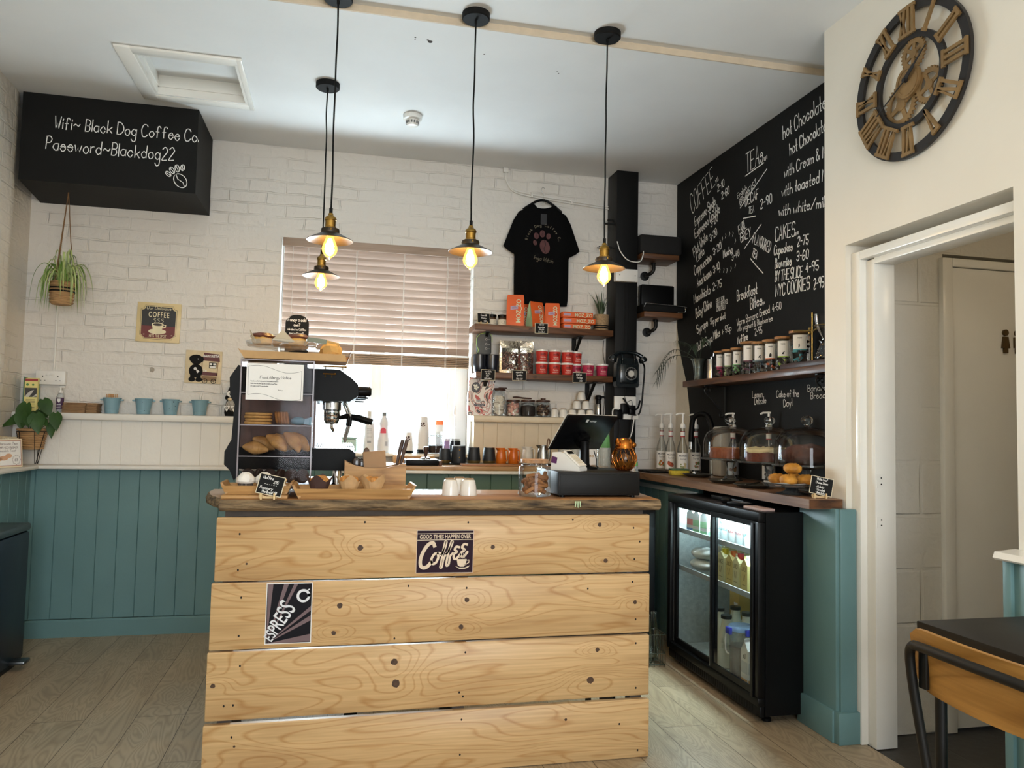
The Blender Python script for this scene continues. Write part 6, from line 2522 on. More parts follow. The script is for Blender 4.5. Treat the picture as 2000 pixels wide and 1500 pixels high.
M_bisc = mat('brown_biscuit', '#8a5a35', 0.75, var=0.3, scale=40)
M_bisc2 = mat('amber_biscuit', '#a8703f', 0.75, var=0.3, scale=40)
clip_jar('biscuit_jar', 'clip-top glass jar of brown biscuits beside the cash drawer', 'jar', 0.752, 2.885, TZ, 0.063, 0.128, wood_mat('jar_lid_wood', '#c59a73', '#a87d55', 0, 3, 0.5, 4), fill_bits([M_bisc, M_bisc2], 46, 0.021, 3, 'box'), 0.075, 0.014, 'biscuits', True, None, 0.80)

t = thing('cash_drawer', 'long black cash drawer on the counter', 'cash drawer', (0.992, 2.99, TZ))
b = B()
b.box(-0.160, 0.172, -0.158, 0.17, 0.008, 0.098, 0.004)
obj('body', b, mat('drawer_black', '#0c0b0b', 0.5, var=0.1, spec=0.3), t)
b = B()
b.box(-0.154, 0.166, -0.161, -0.157, 0.014, 0.090, 0.002)
obj('drawer_front', b, mat('drawer_front_black', '#0f0e0d', 0.5, var=0.1, spec=0.25), t)
for x in (-0.14, 0.145):
 for y in (-0.145, 0.15):
  b = B()
  b.cyl((x, y, 0.0003), 0.010, 0.009, 14)
  obj('foot', b, M_black, t)
DTOP = TZ + 0.098
t = thing('till_screen', 'black till screen on a stand, its back to the room', 'till', (1.015, 3.075, DTOP))
b = B()
b.lathe([(0, 0.0005), (0.055, 0.0005), (0.055, 0.006), (0.024, 0.012), (0.0215, 0.02), (0.019, 0.10), (0.022, 0.115), (0, 0.12)], 24)
obj('stand', b, M_black, t)
Mx = Matrix.Translation((0.001, 0.02, 0.152)) @ Matrix.Rotation(R(27), 4, 'Z') @ Matrix.Rotation(R(38), 4, 'X')
b = B()
b.box(-0.148, 0.148, -0.008, 0.002, -0.090, 0.090, 0.003)
b.xf(0, Mx)
obj('display', b, mat('till_black', '#0c0c0e', 0.22, var=0.05), t)
b = B()
b.box(-0.148, 0.148, 0.0022, 0.0042, -0.089, 0.089)
b.xf(0, Mx)
obj('bezel', b, M_whiteplas, t)
b = B()
b.cyl((0, -0.03, -0.03), 0.024, 0.03, 18, 'y')
b.box(-0.02, 0.02, -0.034, -0.006, -0.06, 0.0, 0.004)
b.xf(0, Mx)
obj('mount', b, M_black, t)
b = B()
O = Vector((0.004, -0.0086, 0.060))
b.poly([(-0.036, -0.002), (-0.022, -0.002), (-0.022, 0.012), (-0.036, 0.012)], X3, Z3, O)
letters(b, 'sumup', O + X3 * 0.006, X3, Z3, 0.010, bold=0.01)
b.k = 1
letters(b, '=', O - X3 * 0.029 - Y3 * 0.0003 + Z3 * 0.001, X3, Z3, 0.009)
b.xf(0, Mx)
obj('logo', b, [M_whiteplas, M_black], t)
b = B()
b.tube([(0.045, 0.012, 0.075), (0.052, 0.0, 0.04), (0.060, 0.02, 0.012), (0.075, 0.05, 0.004), (0.09, 0.08, 0.002)], 0.002, 6, smooth=4)
obj('cable', b, M_black, t)
t = thing('card_reader', 'white card payment terminal in its cradle on the cash drawer', 'card reader', (0.898, 2.925, DTOP), R(-42))
b = B()
b.prism([(-0.060, 0.0005), (0.066, 0.0005), (0.066, 0.012), (0.000, 0.068), (-0.020, 0.073), (-0.054, 0.070)], 'y', -0.034, 0.036)
obj('cradle', b, M_whiteplas, t)
b = B()
dv = Vector((0.066, 0, -0.056)).normalized()
nv = Vector((0.056, 0, 0.066)).normalized()
b.prism([(-0.006, 0.0745), (0.062, 0.017), (0.066, 0.0215), (-0.002, 0.0795)], 'y', -0.032, 0.034)
tm = obj('terminal', b, mat('terminal_white', '#efece4', 0.3), t)
b = B()
O = Vector((-0.002, 0.0, 0.0796)) + nv * 0.0006
b.poly([(0.006, -0.026), (0.022, -0.026), (0.022, 0.028), (0.006, 0.028)], dv, Y3, O)
b.k = 1
for i in range(4):
 for j in range(3):
  x, y = 0.032 + 0.012 * i, -0.020 + 0.016 * j
  b.poly([(x, y), (x + 0.007, y), (x + 0.007, y + 0.011), (x, y + 0.011)], dv, Y3, O)
b.k = 2
b.poly([(-0.058, 0.030), (-0.034, 0.026), (-0.030, 0.050), (-0.054, 0.056)], X3, Z3, Vector((0, -0.0346, 0)))
obj('screen_and_keys', b, [M_black, mat('key_cream', '#d9cfae', 0.5), mat('card_purple', '#5a2a5e', 0.4)], tm)

# amber mesh jar with a copper owl-like head
M_amber = thin_glass('amber_glass', (0.62, 0.38, 0.18), 0.05, 0.8)
M_copper = mat('copper', '#b06a28', 0.22, metal=0.9, var=0.15, scale=20)
t = thing('tip_jar', 'amber mesh glass tip jar with a copper animal head', 'tip jar', (1.140, 2.945, DTOP))
b = B()
b.lathe([(0, 0.0005), (0.026, 0.0005), (0.036, 0.008), (0.050, 0.036), (0.050, 0.058), (0.042, 0.082), (0.034, 0.090)], 28)
obj('glass', b, M_amber, t)
b = B()
prof = [(0.030, 0.003), (0.044, 0.020), (0.0515, 0.040), (0.0515, 0.055), (0.046, 0.074), (0.036, 0.089)]
for s in (-1, 1):
 for k in range(14):
  a = 2 * PI * k / 14
  b.tube([(r_ * math.cos(a + s * 0.55 * j / 5), r_ * math.sin(a + s * 0.55 * j / 5), z_) for j, (r_, z_) in enumerate(prof)], 0.0009, 4)
obj('mesh', b, M_copper, t)
b = B()
b.lathe([(0.036, 0.086), (0.039, 0.090), (0.036, 0.100), (0.037, 0.112), (0.028, 0.126), (0.012, 0.132), (0, 0.133)], 24)
b.ball((0.034, -0.012, 0.104), (0.014, 0.012, 0.012), 12, 8)
for s, x in ((1, -0.034), (1, 0.018)):
 b.ball((x, -0.016, 0.112), (0.010, 0.016, 0.019), 12, 8)
obj('copper_head', b, M_copper, t)
b = B()
for x, z, rz in ((0.0, 0.055, 0.5), (-0.018, 0.03, -0.4), (0.016, 0.030, 0.9)):
 s0 = len(b.v)
 b.box(-0.018, 0.018, -0.0004, 0.0004, -0.013, 0.013)
 b.xf(s0, Matrix.Translation((x, -0.018, z)) @ Matrix.Rotation(rz, 4, 'Y'))
obj('banknotes', b, mat('banknote', '#9a9272', 0.7, var=0.2), t)
M_clearcup = thin_glass('clear_plastic_cup', (0.93, 0.95, 0.95), 0.06, 0.7, 0.16)
M_band = mat('cup_band_green', '#5f9a5c', 0.5)
t = thing('plastic_cup', 'clear plastic cup with a green band beside the tip jar', 'cup', (1.222, 3.06, TZ), group='clear green banded cups')
b = B()
b.lathe([(0, 0.155), (0.021, 0.155), (0.031, 0.0015), (0.033, 0.0015), (0.033, 0.0005), (0.0305, 0.0005)], 24)
obj('cup', b, M_clearcup, t)
b = B()
b.lathe([(0.0231, 0.128), (0.0242, 0.112)], 24)
obj('band', b, M_band, t)
t = thing('plastic_cup', 'tall stack of clear green printed cups behind the till screen', 'cup', (1.158, 3.24, 0.93), group='clear green banded cups')
b = B()
b.lathe([(0, 0.335), (0.018, 0.335), (0.021, 0.29), (0.024, 0.29), (0.038, 0.0005)], 24)
obj('cup', b, M_clearcup, t)
b = B()
b.lathe([(0.0213, 0.325), (0.0285, 0.22)], 24)
obj('band', b, M_band, t)
b = B()
b.box(1.06, 1.245, 3.19, 3.29, 0.90, 0.9295, 0.002)
b.box(1.09, 1.11, 3.22, 3.24, 0, 0.90)
b.box(1.20, 1.22, 3.22, 3.24, 0, 0.90)
tag(obj('cup_ledge', b, M_blackmat), 'narrow black ledge behind the counter carrying cups', 'ledge')

# --- back counter under the window
BZ = 1.000
t = thing('back_counter', 'green boarded back counter with a pale wooden worktop under the window', 'counter', (0.9, 4.65, 0))
b = B()
grooved(b, -0.88, 0.88, 0.0, 0.955, -0.20, -0.17, 0.125)
obj('front_panel', b, M_tealdark, t)
b = B()
b.box(-0.88, 0.88, -0.255, 0.24, 0.957, 0.975, 0.002)
obj('edge_strip', b, M_white, t)
b = B()
b.box(-0.88, 0.88, -0.250, 0.24, 0.976, BZ, 0.003)
obj('worktop', b, wood_mat('bamboo_worktop', '#c39a68', '#a97f4e', 0, 1.5, 0.4, 4), t)
for x in (-0.86, 0.83):
 b = B()
 b.box(x, x + 0.04, -0.165, 0.19, 0, 0.956)
 obj('end_panel', b, M_tealdark, t)
b = B()
b.box(0.72, 1.08, 4.43, 4.52, BZ + 0.0004, BZ + 0.013, 0.003)
tag(obj('chopping_board', b, wood_mat('red_board', '#a9764c', '#8b5a36', 0, 2, 0.4, 4)), 'reddish wooden board lying at the front edge of the back counter', 'board')
b = B()
b.box(0.615, 1.34, 4.57, 4.74, BZ + 0.0004, BZ + 0.006, 0.002)
tag(obj('rubber_mat', b, M_blackmat), 'black rubber mat under the row of jugs and black beakers', 'mat')
t = thing('sill_drawer', 'low pale wooden box under the window sill behind the tamper', 'box', (0.47, 4.80, BZ))
b = B()
b.box(-0.12, 0.13, -0.05, 0.06, 0.0005, 0.048, 0.003)
obj('body', b, wood_mat('pale_box_wood', '#cfa878', '#b68e5c', 0, 1.5, 0.5, 3), t)
b = B()
b.box(-0.105, 0.115, -0.0535, -0.0495, 0.008, 0.040, 0.002)
obj('drawer_front', b, M_oak, t)
t = thing('knock_box', 'low black knock box on the back counter', 'knock box', (0.50, 4.51, BZ))
b = B()
b.box(-0.105, 0.085, -0.07, 0.07, 0.0005, 0.034, 0.006)
obj('body', b, M_black, t)
b = B()
b.prism([(0.0, -0.055), (0.08, -0.055), (0.08, 0.05), (-0.09, 0.05), (-0.08, -0.02)], 'z', 0.0342, 0.0362)
obj('steel_plate', b, M_steel, t)
b = B()
b.box(0.086, 0.106, -0.065, 0.065, 0.0005, 0.03, 0.003)
obj('wooden_end', b, M_walnut, t)
t = thing('coffee_tamper', 'dark wood and steel coffee tamper standing on the knock box', 'tamper', (0.515, 4.50, BZ + 0.0365))
b = B()
b.lathe([(0, 0.0003), (0.029, 0.0003), (0.029, 0.007), (0.012, 0.014), (0, 0.014)], 26)
obj('base', b, M_chrome, t)
b = B()
b.lathe([(0, 0.012), (0.008, 0.012), (0.008, 0.022), (0.013, 0.045), (0.0165, 0.062), (0.015, 0.071), (0, 0.075)], 20)
obj('handle', b, mat('tamper_wood', '#4b3327', 0.4), t)

IZ = BZ + 0.0065
M_char = mat('charcoal_coating', '#20242a', 0.5, var=0.1)
M_gold = mat('gold_base', '#a38a55', 0.3, metal=0.8)
t = thing('black_pitcher', 'small black beaker with gold base nearest the knock box', 'beaker', (0.648, 4.65, IZ))
b = B()
b.lathe([(0, 0.0003), (0.030, 0.0003), (0.033, 0.004), (0.036, 0.020)], 26)
obj('base', b, M_gold, t)
b = B()
b.lathe([(0.036, 0.020), (0.037, 0.030), (0.033, 0.075), (0.031, 0.088), (0.029, 0.088), (0.029, 0.07), (0, 0.068)], 26)
obj('body', b, M_char, t)
t = thing('tall_black_canister', 'tall black canister with two brass studs on the rubber mat', 'canister', (0.731, 4.65, IZ))
b = B()
b.lathe([(0, 0.0003), (0.043, 0.0003), (0.045, 0.006), (0.045, 0.030), (0.043, 0.080), (0.041, 0.102), (0, 0.102)], 28)
obj('body', b, M_char, t)
b = B()
b.lathe([(0.040, 0.1022), (0.042, 0.1035), (0.041, 0.108), (0, 0.109)], 28)
obj('lid', b, mat('canister_grey_lid', '#7f8488', 0.4, metal=0.4), t)
for z in (0.035, 0.082):
 b = B()
 b.ball((0, -0.0445, z), (0.005, 0.003, 0.005), 10, 6)
 obj('stud', b, M_brass, t)


def beaker(label, loc):
 t = thing('metal_beaker', label, 'beaker', loc, group='charcoal beakers on the back counter')
 b = B()
 b.lathe([(0, 0.0003), (0.036, 0.0003), (0.039, 0.006), (0.041, 0.018)], 26)
 obj('base', b, M_gold, t)
 b = B()
 b.lathe([(0.041, 0.018), (0.0415, 0.024), (0.038, 0.055), (0.034, 0.092), (0.0335, 0.096)], 26)
 obj('body', b, M_char, t)
 b = B()
 b.lathe([(0.0335, 0.096), (0.034, 0.099), (0.031, 0.100), (0.031, 0.085), (0, 0.083)], 26)
 obj('rim', b, M_steel, t)
 return t


bk1 = beaker('charcoal beaker beside the studded canister', (0.826, 4.65, IZ))
copy_of(bk1, (0.921, 4.65, IZ), 0, 'charcoal beaker beside the orange jugs')


def jug(label, loc, m, s=1.0, rz=0.0, group=None):
 t = thing('milk_jug', label, 'jug', loc, rz, group)
 b = B()
 b.lathe([(0, 0.0003), (0.032 * s, 0.0003), (0.035 * s, 0.005), (0.033 * s, 0.05 * s), (0.027 * s, 0.085 * s), (0.028 * s, 0.102 * s), (0.026 * s, 0.102 * s), (0.025 * s, 0.086 * s), (0, 0.080 * s)], 26)
 for v in b.v:
  if v.z > 0.084 * s and v.x < -0.012 * s:
   v.x -= (v.z - 0.084 * s) * 0.7
 obj('body', b, m, t)
 b = B()
 b.tube([(0.012 * s, -0.026 * s, 0.088 * s), (0.016 * s, -0.050 * s, 0.086 * s), (0.016 * s, -0.053 * s, 0.05 * s), (0.014 * s, -0.048 * s, 0.022 * s), (0.012 * s, -0.030 * s, 0.022 * s)], 0.0042 * s, 8, smooth=4)
 obj('handle', b, m, t)
 return t


M_orange = mat('orange_enamel', '#d9701c', 0.3, var=0.05, coat=0.2)
j1 = jug('orange milk jug beside the charcoal beakers', (0.996, 4.65, IZ), M_orange, 0.95, 0.4, 'orange milk jugs')
copy_of(j1, (1.074, 4.645, IZ), 0.3, 'orange milk jug beside the white jug')
jug('white milk jug beside the orange jugs', (1.164, 4.65, IZ), mat('white_enamel', '#d9d5cc', 0.3), 1.05, 0.3)
t = jug('steel milk jug with a rope loop on the back counter', (1.262, 4.65, IZ), M_steel, 1.15, 0.2)
b = B()
b.tube([(0.012, -0.03, 0.085), (0.006, -0.045, 0.12), (0.012, -0.045, 0.155), (0.026, -0.04, 0.150), (0.026, -0.034, 0.115), (0.018, -0.03, 0.09)], 0.0045, 8, smooth=4)
obj('rope_loop', b, mat('brown_cord', '#7a5f4a', 0.8), t)
# glasses and a bag behind the till
t0 = None
for x, y, lb in ((1.40, 4.66, 'clear glass behind the till stand nearest the steel jug'), (1.49, 4.70, 'clear glass behind the till, middle one'), (1.66, 4.62, 'clear glass behind the till nearest the tip jar')):
 if t0 is None:
  t0 = thing('drinking_glass', lb, 'glass', (x, y, BZ), group='clear glasses behind the till')
  b = B()
  b.lathe([(0, 0.004), (0.028, 0.002), (0.030, 0.005), (0.036, 0.115), (0.0345, 0.115), (0.0285, 0.010), (0, 0.009)], 24)
  obj('glass', b, thin_glass('frosted_tumbler', (0.92, 0.92, 0.9), 0.08, 0.6, 0.3), t0)
 else:
  copy_of(t0, (x, y, BZ), 0, lb)
t = thing('paper_packet', 'white paper packet behind the till', 'packet', (1.58, 4.68, BZ))
b = B()
b.box(-0.04, 0.04, -0.025, 0.025, 0.0005, 0.12, 0.008)
obj('packet', b, M_paper, t)
b = B()
hand(b, 'tea', (0, -0.0256, 0.055), X3, Z3, 0.02, 0.003, 'c')
obj('print', b, M_kraft, t)

# --- shelves between window and post
def plank_shelf(name, label, x0, x1, y0, y1, z0, z1, m, knots=()):
 t = thing(name, label, 'shelf', ((x0 + x1) / 2, (y0 + y1) / 2, z0))
 b = B()
 b.box(x0 - (x0 + x1) / 2, x1 - (x0 + x1) / 2, y0 - (y0 + y1) / 2, y1 - (y0 + y1) / 2, 0, z1 - z0, 0.004)
 b.k = 1
 for kx, kz, kr in knots:
  b.poly(circle(kx - (x0 + x1) / 2, kz, kr, 14, kr * 0.7), X3, Z3, Vector((0, y0 - (y0 + y1) / 2 - 0.0004, 0)))
 obj('plank', b, [m, M_knot], t)
 return t


M_shelf = wood_mat('brown_shelf_wood', '#71492a', '#553319', 0, 1.6, 0.5, 4, c3='#8a7050')
S1, S2 = 1.885, 1.580
sh1 = plank_shelf('wall_shelf', 'upper brown plank shelf holding coffee bags beside the window', 0.835, 1.765, 4.78, 4.998, 1.845, S1, M_shelf, [(1.2, 0.02, 0.012)])
sh2 = plank_shelf('wall_shelf', 'lower brown plank shelf holding red tubs beside the window', 0.850, 1.765, 4.78, 4.998, 1.542, S2, M_shelf, [(1.235, 0.018, 0.016)])
for sh, xs_, zt in ((sh1, (0.93, 1.56), 0.0), (sh2, (0.93, 1.66), 0.0)):
 for x in xs_:
  b = B()
  cx = x - sh.location.x
  b.box(cx - 0.015, cx + 0.015, 0.100, 0.107, -0.17, -0.001)
  b.box(cx - 0.015, cx + 0.015, -0.075, 0.102, -0.006, -0.001)
  b.prism([(0.0995, -0.13), (0.0995, -0.115), (-0.040, -0.007), (-0.055, -0.007)], 'x', cx - 0.010, cx + 0.010)
  obj('bracket', b, M_iron, sh)

tag_sign('honey_sign', 'chalk price sign for honey at the window end of the upper shelf', (0.905, 4.845, S1 + 0.0005), R(4), 0.086, 0.066,
         [('Cane Hill', 0, 0.70, 0.011, 0.7), ('Honey', 0.02, 0.42, 0.011, 0.8), ('4.50', 0.1, 0.12, 0.010, 0.8)], tilt=10)
M_honeylab = mat('jar_label', '#d8cfbd', 0.6)
hj = thing('honey_jar', 'black lidded honey jar on the upper shelf nearest the coffee bags', 'jar', (1.035, 4.885, S1), group='honey jars on the upper shelf')
b = B()
b.lathe([(0, 0.0005), (0.026, 0.0005), (0.028, 0.004), (0.028, 0.052), (0.024, 0.060), (0, 0.060)], 24)
obj('jar', b, mat('honey_dark', '#4a3320', 0.25), hj)
b = B()
b.lathe([(0.0283, 0.008), (0.0283, 0.046)], 24)
lb_ = obj('label', b, M_honeylab, hj)
b = B()
c_ = circle(0, 0.027, 0.010, 16)
b.strip(c_ + c_[:2], 0.0012, X3, Z3, Vector((0, -0.0290, 0)))
obj('label_print', b, M_black, lb_)
b = B()
b.lathe([(0, 0.060), (0.029, 0.060), (0.030, 0.064), (0.030, 0.076), (0.028, 0.078), (0, 0.078)], 24)
obj('lid', b, M_black, hj)
copy_of(hj, (0.968, 4.895, S1), 0.6, 'black lidded honey jar on the upper shelf partly behind the honey sign')

M_bagor = mat('bag_orange', '#dd6026', 0.5, var=0.07, scale=14, bump=0.0015, bscale=22)
M_baggr = mat('bag_mint', '#a9bf9a', 0.5, var=0.05)
M_mint = mat('print_mint', '#cfd9b8', 0.5)
M_lilac = mat('label_lilac', '#b79fb8', 0.6)


def coffee_bag(label, loc, rz, w, d, h, side='r'):
 """Side-gusseted coffee bag, folded flat at the top."""
 t = thing('coffee_bag', label, 'coffee bag', loc, rz, 'orange coffee bags on the upper shelf')
 nz, nx = 8, 6
 vs, fs, ms = [], [], []
 lay = []
 for j in range(nz + 1):
  s_ = j / nz
  dd = d / 2 * (1 - s_ ** 1.5) + 0.003
  ww = w / 2 * (1 + 0.02 * math.sin(3 * s_)) - (0.004 if s_ > 0.9 else 0)
  ringp = []
  for k in range(nx + 1):
   x = -ww + 2 * ww * k / nx
   ringp.append((x, -dd - 0.005 * math.sin(PI * k / nx) * math.sin(PI * s_), 0.0005 + h * s_))
  ringp.append((ww - 0.012 * math.sin(PI * s_), 0, 0.0005 + h * s_))
  for k in range(nx, -1, -1):
   x = -ww + 2 * ww * k / nx
   ringp.append((x, dd, 0.0005 + h * s_))
  ringp.append((-ww + 0.012 * math.sin(PI * s_), 0, 0.0005 + h * s_))
  lay.append(ringp)
 n_ = len(lay[0])
 b = B()
 for j in range(nz + 1):
  b.v += [Vector(p) for p in lay[j]]
 for j in range(nz):
  for k in range(n_):
   b.f.append([j * n_ + k, j * n_ + (k + 1) % n_, (j + 1) * n_ + (k + 1) % n_, (j + 1) * n_ + k])
   b.m.append(1 if k in (nx, nx + 1, n_ - 1, n_ - 2) else 0)
 b.f.append(list(range(n_))[::-1])
 b.m.append(0)
 b.f.append([nz * n_ + k for k in range(n_)])
 b.m.append(0)
 bag = obj('bag', b, [M_bagor, M_baggr], t)
 b = B()
 tl = math.atan2(d / 2, h)
 v = Vector((0, 0, 1))
 O = Vector((0, 0, 0.01))
 letters(b, 'MOZ_ZO', O + X3 * (w * 0.32) + v * (h * 0.45), v, -X3, w * 0.26, 'c', bold=0.02, sx=h / w * 0.47)
 nlog = len(b.v)
 b.k = 1
 b.poly([(-w * 0.28, h * 0.47), (w * 0.16, h * 0.50), (w * 0.16, h * 0.62), (-w * 0.28, h * 0.59)], X3, v, O)
 nlin = len(b.v)
 b.k = 2
 for q in (0.52, 0.55):
  b.strip([(-w * 0.18, h * q), (w * 0.08, h * (q + 0.015))], 0.0018, X3, v, O - Y3 * 0.0008)
 for i, p_ in enumerate(b.v):
  s_ = max(0.0, min(1.0, (p_.z - 0.0005) / h))
  dd = d / 2 * (1 - s_ ** 1.5) + 0.003
  ww = w / 2
  p_.y = -dd - 0.005 * math.sin(PI * (p_.x + ww) / w) * math.sin(PI * s_) - 0.0014 - (0.0006 if i >= nlog else 0) - (0.0005 if i >= nlin else 0)
 obj('print', b, [M_mint, M_lilac, mat('print_plum', '#5a3d5f', 0.6)], bag)
 return t


coffee_bag('large orange coffee bag standing tallest beside the honey jars', (1.120, 4.880, S1), R(-14), 0.112, 0.075, 0.215)
coffee_bag('orange coffee bag turned to show its mint side, behind the chalk sign', (1.258, 4.875, S1), R(22), 0.105, 0.070, 0.175)
coffee_bag('orange coffee bag beside the stacked flat orange packs', (1.378, 4.905, S1), R(-12), 0.098, 0.070, 0.178)
coffee_bag('orange coffee bag half hidden behind the others against the T-shirt', (1.192, 4.960, S1), R(-2), 0.090, 0.04, 0.170)
for k, (x0, x1, lb) in enumerate([(1.435, 1.625, 'lowest flat orange coffee pack in the stack of three'), (1.432, 1.660, 'middle flat orange coffee pack in the stack of three'), (1.428, 1.640, 'topmost flat orange coffee pack in the stack of three')]):
 t = thing('coffee_pack', lb, 'coffee pack', ((x0 + x1) / 2, 4.895, S1 + 0.0004 + 0.0392 * k), R([0, -1, 1][k]), 'flat orange packs on the upper shelf')
 a = (x1 - x0) / 2
 b = B()
 b.box(-a, a, -0.065, 0.065, 0.0003, 0.0385, 0.006)
 pk = obj('pack', b, M_bagor, t)
 b = B()
 O = Vector((0, -0.0656, 0))
 letters(b, 'MOZ_ZO', O + X3 * (a * 0.36) + Z3 * 0.0085, X3, Z3, 0.021, 'c', bold=0.02, sx=0.95)
 b.k = 1
 b.poly([(-a * 0.92, 0.011), (-a * 0.48, 0.011), (-a * 0.48, 0.028), (-a * 0.92, 0.028)], X3, Z3, O)
 obj('print', b, [M_mint, M_lilac], pk)
tag_sign('coffee_bean_sign', 'chalk price sign for coffee bags fixed to the upper shelf edge', (1.272, 4.7775, 1.840), 0, 0.088, 0.068,
         [('MOZZO', 0, 0.78, 0.010, 0.7), ('Ground or Beans', 0, 0.54, 0.009, 0.5), ('250g 8.50', 0, 0.32, 0.009, 0.66), ('House Blend', 0, 0.10, 0.009, 0.6)], tilt=0, easel=False)

t = thing('spiky_plant', 'spiky green plant in a banded woven pot at the end of the upper shelf', 'plant', (1.715, 4.885, S1))
b = B()
b.lathe([(0, 0.0005), (0.045, 0.0005), (0.048, 0.006), (0.053, 0.10), (0.052, 0.114), (0.047, 0.114), (0.046, 0.09), (0, 0.09)], 26)
b.k = 1
for z in (0.020, 0.034):
 b.lathe([(0.0495, z), (0.0502, z + 0.003), (0.0500, z + 0.008)], 26)
obj('woven_pot', b, [mat('woven_pot', '#9a8060', 0.85, var=0.3, scale=80, bump=0.003, bscale=90), M_blackmat], t)
b = B()
rnd = random.Random(31)
for k in range(30):
 a = rnd.uniform(0, 2 * PI)
 L = rnd.uniform(0.10, 0.20)
 sp_ = rnd.uniform(0.02, 0.62)
 ca, sa = math.cos(a), math.sin(a)
 sa = sa * 0.55 if sa > 0 else sa
 cx_ = min(1.0, 0.056 / max(0.056, ca * (0.012 + L * sp_) + 0.012))
 ca *= cx_
 pts = [(0.012 * ca, 0.012 * sa, 0.09), (0.012 * ca + L * sp_ * 0.4 * ca, L * sp_ * 0.4 * sa, 0.09 + L * 0.55), (0.012 * ca + L * sp_ * ca, L * sp_ * sa, 0.10 + L * (1.0 - 0.28 * sp_))]
 b.leaf(pts, 0.013, 'grass', 0.3)
obj('leaves', b, mat('spiky_green', '#42523a', 0.4, var=0.25), t)

# lower shelf
t = thing('drawstring_pouch', 'grey drawstring pouch with lime cord on the lower shelf', 'pouch', (0.918, 4.90, S2 + 0.1205))
b = B()
b.lathe([(0, 0.0003), (0.044, 0.0003), (0.050, 0.012), (0.051, 0.07), (0.050, 0.115), (0.044, 0.132), (0.030, 0.136), (0, 0.128)], 24, sy=0.72)
rnd = random.Random(4)
for v in b.v:
 v.x += 0.0015 * math.sin(v.z * 90 + v.y * 60)
obj('pouch', b, mat('pouch_grey', '#55585a', 0.7, var=0.1), t)
b = B()
b.tube([(-0.03, -0.03, 0.130), (-0.052, -0.028, 0.10), (-0.050, -0.032, 0.05), (-0.040, -0.036, 0.025), (-0.046, -0.036, 0.008)], 0.0018, 6, smooth=4)
b.tube([(-0.03, -0.03, 0.130), (0.01, -0.03, 0.138), (0.046, -0.028, 0.122), (0.050, -0.026, 0.08)], 0.0018, 6, smooth=4)
obj('cord', b, mat('lime_cord', '#a9cf6a', 0.6), t)
b = B()
for z in (0.095, 0.065, 0.035):
 c_ = circle(0.010, z, 0.006, 14)
 b.strip(c_ + c_[:2], 0.0012, X3, Z3, Vector((0, -0.0372, 0)))
 b.strip([(0.020, z), (0.036, z)], 0.0014, X3, Z3, Vector((0, -0.0345, 0)))
obj('print', b, M_paper, t)
M_tin = mat('navy_tin', '#161a24', 0.3, var=0.1, coat=0.3)
for x, lb in ((0.893, 'dark navy round canister under the grey pouch nearest the window'), (0.977, 'dark navy round canister under the grey pouch beside the foil bags')):
 t = thing('coffee_canister', lb, 'canister', (x, 4.895, S2), group='navy canisters on the lower shelf')
 b = B()
 b.lathe([(0, 0.0005), (0.034, 0.0005), (0.040, 0.012), (0.0415, 0.05), (0.0415, 0.118), (0.039, 0.120), (0, 0.120)], 28)
 obj('body', b, M_tin, t)


def foil_bag(label, loc, w, h, rz, txt, seed):
 t = thing('foil_bag', label, 'bag', loc, rz, 'foil bags of cocoa sprinkles')
 n_, mz = 10, 9
 b = B()
 for side in (-1, 1):
  base = len(b.v)
  for j in range(mz + 1):
   s_ = j / mz
   for k in range(n_ + 1):
    x = -w / 2 + w * k / n_
    bulge = math.sin(PI * k / n_) * (0.030 * (1 - s_ ** 1.3)) + 0.0015
    b.v.append(Vector((x, side * bulge, 0.0005 + h * s_)))
  for j in range(mz):
   for k in range(n_):
    a = base + j * (n_ + 1) + k
    b.f.append([a, a + 1, a + n_ + 2, a + n_ + 1])
    edge = k in (0, n_ - 1) or j >= mz - 2 or j == 0
    b.m.append(0 if (edge or side > 0) else 1)
 foil = obj('pouch', b, [mat('silver_foil', '#c9c1b2', 0.22, metal=0.95, var=0.1, scale=18, bump=0.004, bscale=40), M_glass], t)
 b = B()
 rnd = random.Random(seed)
 for k in range(230):
  s_ = rnd.random() ** 1.0 * 0.62 + 0.03
  kx = rnd.uniform(-0.40, 0.40)
  lim = math.cos(kx / 0.5 * PI / 2) * (0.030 * (1 - s_ ** 1.3))
  y = -lim + 0.006
  b.k = rnd.randrange(3)
  s0 = len(b.v)
  b.box(-0.005, 0.005, -0.0022, 0.0022, -0.0022, 0.0022)
  b.xf(s0, Matrix.Translation((kx * w, y, h * s_)) @ Matrix.Rotation(rnd.uniform(0, 6), 4, 'Y') @ Matrix.Rotation(rnd.uniform(-.6, .6), 4, 'Z'))
 sp_ = obj('cocoa_nibs', b, [mat('nib_a', '#7a4a3a', 0.6), mat('nib_b', '#9a6a58', 0.6), mat('nib_c', '#5a3128', 0.6)], t)
 sp_['kind'] = 'stuff'
 b = B()
 letters(b, txt, (w * 0.34, -0.0225, h * 0.45), Z3, -X3, 0.016, 'c', bold=0.02, sx=0.9)
 obj('print', b, M_black, t)


foil_bag('clear fronted foil bag of cocoa nibs beside the navy canisters', (1.090, 4.885, S2), 0.140, 0.215, R(6), 'SMISSIONS', 1)
foil_bag('clear fronted foil bag of cocoa nibs beside the red tubs', (1.195, 4.915, S2), 0.120, 0.222, R(-10), 'SMISSIONS', 2)

